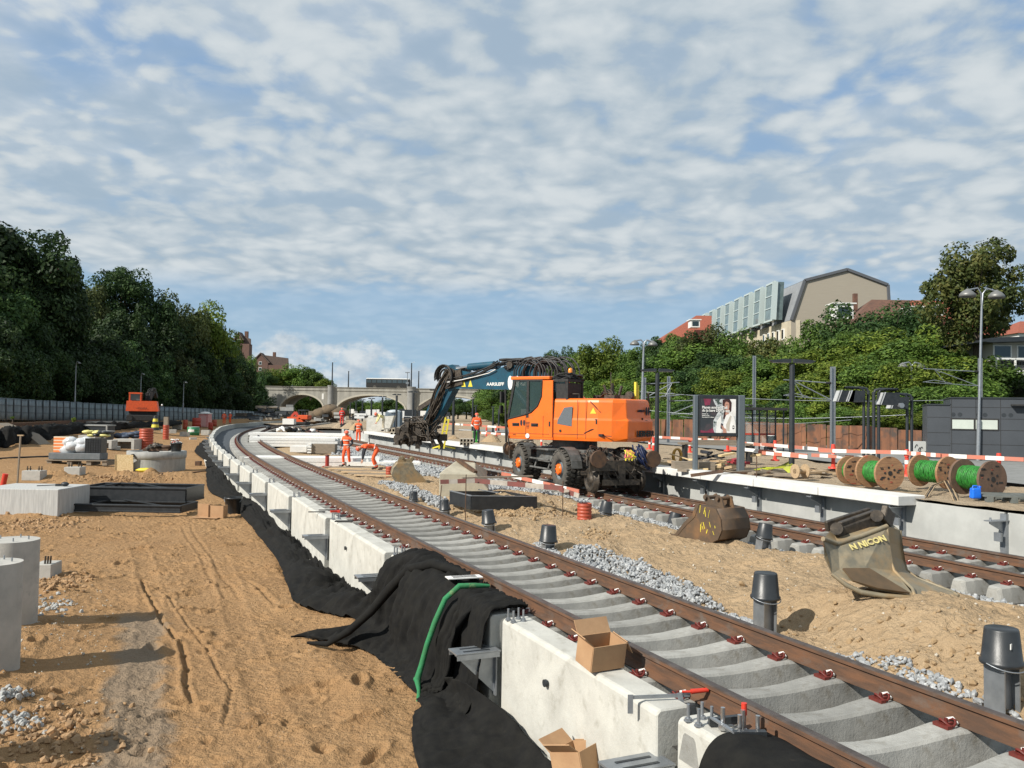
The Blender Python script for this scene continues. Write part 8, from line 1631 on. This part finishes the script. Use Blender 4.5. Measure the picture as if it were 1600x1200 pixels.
M_CREAM = mat('cream_render', (.55, .48, .36), .85, (.46, .40, .30), 1.5)
roofhouse(((1362, 469), (1482, 470), (1500, 530), (1290, 545)), 112, 16, 4, 'house with a brown and red tiled roof right of the beige gable', M_TILEB, M_CREAM, 10, dorm=((1318, 487, 2.4), (1432, 488, 1.6)), chim=((1336, 472),))
roofhouse(((1424, 469.5), (1548, 471), (1556, 530), (1436, 528)), 108, 12, 4, 'house with a bright red tiled roof beside the chestnut tree', M_TILE, M_CREAM, 10, dorm=((1465, 486, 1.5),))
roofhouse(((1088, 493), (1112, 494), (1112, 535), (1024, 535)), 150, 14, 3, 'house with a red roof at the left end of the glass-gabled building', M_TILE, M_CREAM, 9, dorm=((1086, 506, 1.6),))
roofhouse(((1594, 503), (1660, 503), (1660, 520), (1590, 520)), 90, 9, 2, 'low red roofed house behind the chestnut tree at the right edge', M_TILE, M_WHITE, 9)
def modern():
    D = 132; g = PD(1248, 525, D); z0 = 9.; t = thing('modern_apartment_block', 'modern block with a beige gable and a long glass bay facade above the trees', 'building', (g.x, D, z0)); o = Vector((g.x, D, z0))
    q = lambda px, py, dd=0: PD(px, py, D + dd) - o
    gab = [q(1236, 500), q(1257, 438), q(1323, 421), q(1387, 445), q(1392, 530), q(1392, 545), q(1236, 545)]
    far = 118; n = len(gab)
    # the block runs away to the left: scale towards the vanishing direction
    dv = Vector((-.245 * 46, 46, 0)); dv = PD(1108, 480, D + 52) - PD(1240, 446, D); dv.z = 0
    m = MB(); m.add([p for p in gab] + [p + dv for p in gab], [tuple(range(n))[::-1]] + [(i, (i + 1) % n, n + (i + 1) % n, n + i) for i in range(n)] + [tuple(range(n, 2 * n))]); m.obj('gable_wall', mat('beige_cladding', (.36, .32, .255), .85, (.33, .29, .23), 2, strk=(.2, .2, 8)), t)
    m = MB(); [m.bar(a + Vector((0, -.1, 0)), b + Vector((0, -.1, 0)), .35, .42) for a, b in zip(gab[:4], gab[1:5])]; m.obj('gable_trim', mat('dark_zinc', (.10, .105, .115), .6), t); m = MB(); m.add([gab[0] + Vector((-.05, -.05, 0)), gab[1] + Vector((-.05, -.05, 0)), gab[1] + dv + Vector((-.1, 0, 0)), gab[0] + dv + Vector((-.1, 0, 0))], [(3, 2, 1, 0)]); m.add([gab[1] + Vector((0, 0, .06)), gab[2] + Vector((0, 0, .06)), gab[2] + dv + Vector((0, 0, .06)), gab[1] + dv + Vector((0, 0, .06))], [(0, 1, 2, 3)]); m.obj('zinc_roof', mat('zinc_grey', (.26, .27, .28), .6, (.22, .23, .24), 1), t)
    M1 = mat('bay_glass', (.16, .22, .22), .15, (.10, .14, .14), 1.2, spec=.8); M2 = mat('bay_fin', (.46, .53, .52), .4)
    b0, b1 = gab[0], gab[1]
    for k in range(8):
        u = .05 + .118 * k; a = b0 + dv * u + Vector((-.5, 0, .3)); w = dv * .085; h = (b1.z - b0.z) * .97; bay = MB(); out = Vector((-1.5, -.3, 0)); top = a + Vector((.6, 0, h)); c = [a, a + out, a + out + w, a + w]; vs = c + [v + Vector((.3, 0, h)) for v in c]; bay.add(vs, [(0, 1, 5, 4), (1, 2, 6, 5), (2, 3, 7, 6), (4, 5, 6, 7), (3, 2, 1, 0)]); o_ = bay.obj('bay_window', M1, t)
        f = MB(); f.bar(a + out + Vector((-.05, -.1, 0)), a + out + Vector((.25, -.1, h)), .12, .9); f.bar(a + out + w, a + out + w + Vector((.3, 0, h)), .12, .2)
        for z in (.0, .33, .66, 1.0): f.bar(a + out + Vector((.3 * z, -.05, h * z)), a + out + w + Vector((.3 * z, -.05, h * z)), .2, .28 if z in (0, 1.) else .14)
        f.obj('frame', M2, o_)
    m = MB(); cr = q(1232, 502, .3); cb = q(1232, 532, .3); m.add([cr + Vector((-.2, -.1, 0)), cb + Vector((-.2, -.1, -4)), cb + dv + Vector((-.2, 0, -4)), cr + dv + Vector((-.2, 0, 0))], [(0, 1, 2, 3)]); m.add([cr + Vector((-.2, -.1, 0)), cb + Vector((-.2, -.1, -4)), q(1250, 545, 0) + Vector((0, -.1, 0)), q(1250, 500, 0) + Vector((0, -.1, 0))], [(3, 2, 1, 0)]); m.obj('lower_facade', M_CREAM, t)
    for k in range(5): w = MB(); c = cr + dv * (.03 + .045 * k) + Vector((-.3, 0, -1.9)); w.box(c, (.2, 1.0, 1.7)); o_ = w.obj('window', M_WHITE, t); MB().box(c + Vector((-.1, 0, 0)), (.08, .75, 1.4)).obj('pane', M_GLASS, o_)
modern()
def brick_house(px0, px1, ptop, pr, D, label, lft=True):
    a = PD(px0, 600, D); b = PD(px1, 600, D); W_ = b.x - a.x; t = thing('brick_house', label, 'house', (a.x, D, 4)); zt = PD(px0, ptop, D).z - 4; ze = PD(px0, pr, D).z - 4; m = MB(); m.prism([(0, 0), (0, ze), (W_ * .22, zt), (W_ * .44, ze), (W_ * .44, 0)], 0, 3); m.box((W_ * .7, 1.5, ze * .47), (W_ * .56, 2.8, ze * .94)); m.obj('wall', mat('brick', (.15, .085, .065), .9, (.11, .065, .05), 4), t)
    m = MB(); m.prism([(-.4, ze - .3), (W_ * .22, zt + .15), (W_ * .22, zt + .5), (-.7, ze)], -.3, 3.2); m.prism([(W_ * .44 + .4, ze - .3), (W_ * .22, zt + .15), (W_ * .22, zt + .5), (W_ * .44 + .7, ze)], -.3, 3.2); m.prism([(W_ * .3, zt * .985), (W_, zt * .93), (W_ * 1.02, ze * .92), (W_ * .42, ze * .92)], 1.0, 1.4); m.obj('roof', mat('dark_tile', (.12, .08, .065), .85, (.08, .06, .05), 2), t); MB().box((W_ * .55, 3, zt), (.9, .9, 1.8)).obj('chimney', M_TILEB, t)
    for k in range(3): c = (W_ * .22, -.03, ze * (.98 - .14 * k)); f = MB().box(c, (1.0, .1, 1.1)); o = f.obj('window', M_WHITE, t); MB().box((c[0], -.1, c[2]), (.75, .06, .85)).obj('pane', M_GLASS, o)
brick_house(394, 448, 553, 566, 285, 'brick house with a white edged gable rising behind the bridge end')
brick_house(366, 388, 521, 531, 240, 'dark brick house partly hidden behind the last tall tree of the left row')
# ------------------------------------------------------------------ arched concrete bridge
def bridge():
    D = 230; s = 1 / ppm(D); a = PD(425, 604, D); b = PD(800, 604, D); t = thing('arch_bridge', 'long pale concrete road bridge with three wide arches across the background', 'bridge', (a.x, D, -.3)); o = Vector((a.x, D, -.3)); X = lambda px: PD(px, 640, D).x - o.x
    Z = lambda px, py: PD(px, py, D).z + .3
    zt = Z(600, 606.5); conc = mat('bridge_concrete', (.38, .365, .32), .9, (.27, .26, .23), .35, strk=(2.5, 1, .3), col3=(.15, .14, .125), sc3=.22, lo3=.56, hi3=.72, bump=.02, bsc=2)
    arches = [(436, 507, 619), (523, 636, 618.5), (649, 765, 618.5)]; zs = Z(600, 647.5); face = []
    m = MB(); x0, x1 = X(330), X(900); segs = []
    cur = x0
    for p0, p1, pc in arches:
        a0, a1 = X(p0), X(p1); segs.append(('s', cur, a0)); segs.append(('a', a0, a1, Z(600, pc))); cur = a1
    segs.append(('s', cur, x1)); dep = 14
    def fill(xa, xb, za0, za1, zb): m.add([(xa, 0, za0), (xb, 0, za1), (xb, 0, zb), (xa, 0, zb)], [(0, 1, 2, 3)]); m.add([(xa, dep, za0), (xb, dep, za1), (xb, dep, zb), (xa, dep, zb)], [(3, 2, 1, 0)]); m.add([(xa, 0, za0), (xb, 0, za1), (xb, dep, za1), (xa, dep, za0)], [(3, 2, 1, 0)])
    zd = zt - .9
    for sg in segs:
        if sg[0] == 's': fill(sg[1], sg[2], 0, 0, zd); m.add([(sg[1], 0, 0), (sg[1], dep, 0), (sg[1], dep, zs), (sg[1], 0, zs)], [(0, 1, 2, 3)]); m.add([(sg[2], 0, 0), (sg[2], dep, 0), (sg[2], dep, zs), (sg[2], 0, zs)], [(3, 2, 1, 0)])
        else:
            n = 26; a0, a1, zc = sg[1:]; pz = lambda u: zs + (zc - zs) * math.sqrt(max(0, 1 - (2 * u - 1) ** 2)) ** .9
            for k in range(n): u0, u1 = k / n, (k + 1) / n; fill(a0 + (a1 - a0) * u0, a0 + (a1 - a0) * u1, pz(u0), pz(u1), zd)
            r = MB()
            for k in range(n): u0, u1 = k / n, (k + 1) / n; r.bar((a0 + (a1 - a0) * u0, -.06, pz(u0) + .25), (a0 + (a1 - a0) * u1, -.06, pz(u1) + .25), .14, .45)
            r.obj('arch_ring', mat('arch_ring_concrete', (.46, .43, .36), .9), t)
    m.add([(x0, 0, zd), (x1, 0, zd), (x1, dep, zd), (x0, dep, zd)], [(0, 1, 2, 3)]); m.obj('arch_wall', conc, t)
    r = MB(); r.box(((x0 + x1) / 2, .05, zt - .45), (x1 - x0, .4, .92)); r.box(((x0 + x1) / 2, -.05, zt + .05), (x1 - x0, .6, .12)); r.box(((x0 + x1) / 2, dep - .1, zt - .45), (x1 - x0, .4, .92)); r.obj('parapet', conc, t)
    for px, w in ((516.5, 8), (642.5, 11)):
        p = MB(); xx = X(px); rr = w / 2 * s; p.cyl((xx, -.2, 0), (xx, -.2, zt + .2), rr * 1.2, n=20); p.cyl((xx, -.2, zt + .2), (xx, -.2, zt + .5), rr * 1.32, n=20); p.obj('pier_pilaster', mat('pier_grey', (.27, .27, .26), .85, (.20, .20, .19), .5), t)
    q = MB(); q.box((X(504), -.03, Z(600, 621)), (.5, .06, 1.6)); q.obj('wall_plate', M_WHITE, t)
    for k, (px, pt) in enumerate(((517.5, 566), (529, 576), (641.5, 567), (645, 576))):
        h = Z(px, pt) - zt; tt = thing('bridge_mast', ('taller black mast on the bridge above the left pier', 'shorter black mast just right of the left pier', 'taller black mast above the middle pier', 'shorter black mast beside the middle pier')[k], 'mast', (o.x + X(px), D + .4 + (k % 2) * dep * .9, zt - .3)); MB().cyl((0, 0, 0), (0, 0, h), .2, .14, n=8).obj('pole', M_STEELD, tt); q = MB(); q.tube([(0, 0, h * .9), (.1, 0, h * 1.0), (.9, 0, h * 1.05)], .05, 5); q.obj('arm', M_GALV, tt)
    tt = thing('bridge_lamp', 'lamp pole with a flat head on the bridge beside the bus', 'street lamp', (o.x + X(633.5), D + 3, zt - .5)); h = Z(633, 580) - zt; MB().cyl((0, 0, 0), (0, 0, h), .1, n=8).obj('pole', M_GALV, tt); MB().box((0, 0, h), (1.2, .4, .25)).box((0, 0, h * .38), (.8, .3, .5)).obj('lamp_head', M_GALV, tt)
    # bus
    bx = (X(567), X(636)); L = bx[1] - bx[0]; tt = thing('bus', 'dark windowed bus with a white roof crossing the bridge', 'bus', (o.x + bx[0], D + 4, zt - .35)); MB().box((L / 2, 1.25, 1.5), (L, 2.5, 2.3)).obj('body', M_BLKM, tt, bevel=.1); MB().box((L / 2, 1.25, 2.78), (L * .99, 2.4, .28)).obj('roof', M_WHITE, tt, bevel=.08); q = MB(); [q.box((L * (.07 + .118 * k), -.02, 2.05), (L * .10, .04, .85)) for k in range(8)]; q.obj('side_windows', mat('bus_glass', (.06, .08, .09), .1), tt)
    for xx in (.2, .75): MB().cyl((L * xx, -.02, .45), (L * xx, .3, .45), .48, n=18).obj('wheel', M_TYRE, tt)
bridge()
# ------------------------------------------------------------------ things before the bridge
b = PD(613, 668, 84); t = thing('portable_hut', 'grey portable hut with a domed white roof before the bridge', 'portable toilet', b); s = 1 / ppm(84); MB().box((0, 1, 12 * s), (19 * s * 1.2, 2, 24 * s)).obj('cabin', mat('grey_blue_cabin', (.16, .20, .24), .6), t); MB().ell((0, 1, 24 * s), (12 * s, 1.2, 4 * s), 14, 6).obj('roof', mat('pale_roof', (.5, .54, .56), .5), t); MB().box((-2 * s, -.04, 11 * s), (9 * s, .06, 20 * s)).obj('door', mat('door_grey', (.11, .14, .17), .6), t); MB().box((3 * s, -.08, 16 * s), (3 * s, .03, 2 * s)).obj('sign_plate', M_WHITE, t)
def dumper():
    D = 92; b = PD(466, 664, D); s = 1 / ppm(D); t = thing('mini_digger', 'small red-orange tracked digger parked between the tracks before the bridge', 'digger', b)
    m = MB(); m.prism([(-17 * s, 5 * s), (-18 * s, 12 * s), (-12 * s, 13 * s), (2 * s, 11 * s), (8 * s, 5 * s)], 0, 1.8); m.box((7 * s, .9, 12 * s), (15 * s, 1.8, 7 * s)); m.obj('body', M_ORD, t, bevel=.05); m = MB(); m.box((2 * s, .9, 2.5 * s), (22 * s, 2.0, 5 * s)); m.obj('tracks', M_BLKM, t, bevel=.1); m = MB(); [m.bar((x, y, 14 * s), (x, y, 23 * s), .12, .12) for x in (0, 9 * s) for y in (.2, 1.6)]; m.box((4.5 * s, .9, 23 * s), (11 * s, 1.8, .15)); m.box((5 * s, .9, 17 * s), (6 * s, .8, 6 * s)); m.obj('cab_frame', M_STEELD, t); m = MB(); m.bar((-2 * s, .9, 12 * s), (-8 * s, .9, 20 * s), .25, .3); m.bar((-8 * s, .9, 20 * s), (-14 * s, .9, 13 * s), .2, .25); m.obj('arm', M_REDW, t)
dumper()
m = MB(); b = PD(505, 656, 120); [m.ell(b + Vector((x, 2, z)), (1.5, 2, .9), 10, 7, 0, jit=.12) for x, z in ((-1.8, .3), (-.6, .8), (.6, 1.3), (1.7, 1.0))]; tag(m.obj('earth_heap', mat('brown_earth', (.16, .115, .07), .95, (.10, .075, .05), 2)), 'dark earth heap at the foot of the left bridge pier', 'heap')
def cone_heap(px, pb, w, h, D, label, m_):
    b = PD(px, pb, D); s = 1 / ppm(D); q = MB(); n = 18; vs = [(0, 0, h * s)]
    for ring, (rr, zz) in enumerate(((.35, .72), (.7, .32), (1, -.1))):
        for k in range(n): a = 2 * PI * k / n; j = random.uniform(.85, 1.15); vs.append((math.cos(a) * w / 2 * s * rr * j, math.sin(a) * w / 2 * s * rr * j, h * s * zz * random.uniform(.9, 1.1)))
    fs = [(0, 1 + k, 1 + (k + 1) % n) for k in range(n)] + [(1 + r_ * n + k, 1 + (r_ + 1) * n + k, 1 + (r_ + 1) * n + (k + 1) % n, 1 + r_ * n + (k + 1) % n) for r_ in range(2) for k in range(n)]; q.add(vs, fs, 0, True); tag(q.obj('sand_heap', m_, loc=b), label, 'heap')
cone_heap(548, 669, 30, 11, 80, 'pale sand heap left of the worker in the orange vest', M_SAND3); cone_heap(556, 671, 22, 12, 74, 'sand heap directly beside the worker in the orange vest', M_SAND2); cone_heap(530, 668, 24, 8, 92, 'low sand heap at the feet of the far red worker', M_SAND3); cone_heap(708, 690, 30, 10, 52, 'low sand heap behind the channel blocks near the yellow ladder', M_SAND2); cone_heap(768, 690, 34, 12, 48, 'sand heap right of the green barrel', M_SAND2)
cone_heap(235, 744, 34, 14, 40, 'small dug earth heap in front of the manhole ring', M_SAND); cone_heap(135, 744, 50, 8, 41, 'low dug sand heap in front of the loaded pallet', M_SAND)
def channel(px, pb, n, rows, D, label, name='channel_block'):
    b = PD(px, pb, D); s = 1 / ppm(D); b.z = ZPL; cw = 5.0 * s
    for r_ in range(rows):
        for k in range(n):
            m = MB(); c = b + Vector((k * cw * 1.06, 0, r_ * cw * 1.1)); pr = [(-cw / 2, 0), (-cw / 2, cw)] + [(-cw / 2 + cw * .14 + 0, cw)] ; m.box(c + Vector((-cw * .42, .4, cw / 2)), (cw * .16, .8, cw)); m.box(c + Vector((cw * .42, .4, cw / 2)), (cw * .16, .8, cw)); m.box(c + Vector((0, .4, cw * .92)), (cw * .68, .8, cw * .16)); m.box(c + Vector((0, .78, cw * .42)), (cw * .68, .04, cw * .84), mat=1)
            tag(m.obj(name, [mat('channel_concrete', (.42, .37, .29), .9), M_BLKM]), label, 'channel block', label.replace('concrete channel block', 'channel blocks'))
channel(721, 691, 4, 2, 42, 'concrete channel block in the stack left of the green barrel'); channel(604, 674, 4, 1, 68, 'concrete channel block in the row near the yellow-jacketed worker'); channel(622, 678, 5, 2, 62, 'concrete channel block in the stack right of the yellow-jacketed worker'); channel(612, 683, 4, 1, 58, 'concrete channel block standing on the platform slab edge by the gripper')
b = PD(584, 673, 68); b.z = ZPL; tag(MB().prism([(-.6, 0), (-.6, 1.1), (1.6, 1.3), (1.2, 0)], 0, 1.2).obj('white_bag', mat('white_bag', (.66, .65, .60), .8, (.5, .49, .44), 3), loc=b), 'big white bag standing beside the yellow-jacketed worker', 'bag')
D = 38; a = PD(686, 692, D); a.z = ZPL; t = thing('yellow_ladder', 'bright yellow folding stand behind the gripper head', 'ladder', a); h = PD(690, 652, D).z - ZPL; m = MB(); m.bar((0, 0, 0), (.28, 0, h), .07, .07); m.bar((.22, 0, 0), (.42, 0, h * .95), .07, .07); [m.bar((.03 + .25 * u, 0, h * u), (.24 + .17 * u, 0, h * u), .05, .05) for u in (.15, .35, .55, .75, .92)]; m.bar((0, 0, .1), (-.3, .3, 0), .06, .06); m.bar((.3, 0, .1), (.7, .3, 0), .06, .06); m.obj('ladder_frame', M_YEL, t)
# left far excavator
def far_exc():
    D = 96; b = PD(222, 657.5, D); s = 1 / ppm(D); t = thing('far_excavator', 'red-orange excavator with a raised dark arm standing far away by the fence', 'excavator', b, .33)
    m = MB(); m.prism([(-24 * s, 15 * s), (-23 * s, 31 * s), (20 * s, 31 * s), (23 * s, 15 * s)], 0, 2.4); m.obj('body', M_ORD, t, bevel=.08)
    m = MB(); m.box((0, 1.2, 4.5 * s), (44 * s, 2.8, 9 * s)); [m.cyl((x * s, -.3, 4.5 * s), (x * s, .1, 4.5 * s), 4.5 * s, n=16) for x in (-18, 16)]; m.box((0, 1.2, 12 * s), (40 * s, 1.6, 8 * s)); m.obj('undercarriage', M_BLKM, t, bevel=.05)
    m = MB(); x0, x1, z0, z1 = -19 * s, -3 * s, 31 * s, 43 * s; [m.bar((x, y, z0), (x, y, z1), .14, .14) for x in (x0, x1) for y in (.1, 1.6)]; m.box(((x0 + x1) / 2, .85, z1), (x1 - x0 + .2, 1.7, .18)); m.obj('cab_frame', M_ORD, t); m = MB(); m.box(((x0 + x1) / 2, .9, (z0 + z1) / 2), (x1 - x0 - .15, 1.4, z1 - z0 - .1)); m.obj('cab_windows', mat('cab_glass_far', (.10, .12, .11), .15), t)
    m = MB(); m.bar((6 * s, 1.2, 30 * s), (13 * s, 3, 50 * s), .35, .5); m.bar((13 * s, 3, 50 * s), (16 * s, 4, 38 * s), .3, .4); m.bar((4 * s, 1.2, 32 * s), (4 * s, 1.2, 44 * s), .2, .3); m.bar((10 * s, 1.2, 32 * s), (12 * s, 1.2, 46 * s), .15, .2); hoses(m, (5 * s, 1, 34 * s), (14 * s, 2.6, 50 * s), 6, .05, .4, .2); m.obj('arm', M_BLKM, t)
    text('LIEBHERR', 3.0 * s, M_BLKM, frame((-1 * s, -.06, 19.5 * s), (1, 0, 0), (0, 0, 1)), t, sx=1.3); MB().ell((28 * s, .2, 25 * s), (1.4 * s, .2, 1.6 * s), 8, 6).obj('mirror', M_WHITE, t)
far_exc()
random.seed(41)
for k, (px, py, n, w) in enumerate(((415, 655, 22, 1.8), (440, 655, 10, 1.2), (396, 657, 14, 1.3), (500, 660, 12, 1.2))):
    b = PD(px, py, 130 - k * 4); m = MB(); [m.box(b + Vector((random.gauss(0, w), random.uniform(0, 4), random.uniform(.1, 2.0 if k < 2 else 1.0))), (random.uniform(.5, 2.4), .4, random.uniform(.15, .6)), random.uniform(-.5, .5), mat=random.randrange(4)) for _ in range(n)]
    tag(m.obj('stacked_materials', [M_STEELD, M_GREASE, C_GREY, M_WOODG]), ('dark stacked building materials beyond the far curve', 'dark parked equipment left of the red-orange digger', 'low clutter along the fence beyond the far curve', 'dark clutter between the digger and the earth heap')[k], 'materials')
random.seed(51)
m = MB()
for k in range(120): px = random.uniform(525, 700); D = random.uniform(90, 190); b = PD(px, 656, D); m.box((b.x, D, .6 + random.uniform(0, 1.6)), (random.uniform(.3, 1.6), .4, random.uniform(.2, .9)), mat=random.randrange(4))
tag(m.obj('station_clutter', [M_STEELD, M_BLKM, C_CONC, M_WHITE]), 'jumble of distant benches, signs and cabinets under the second and third arches', 'station clutter', None, 'stuff')
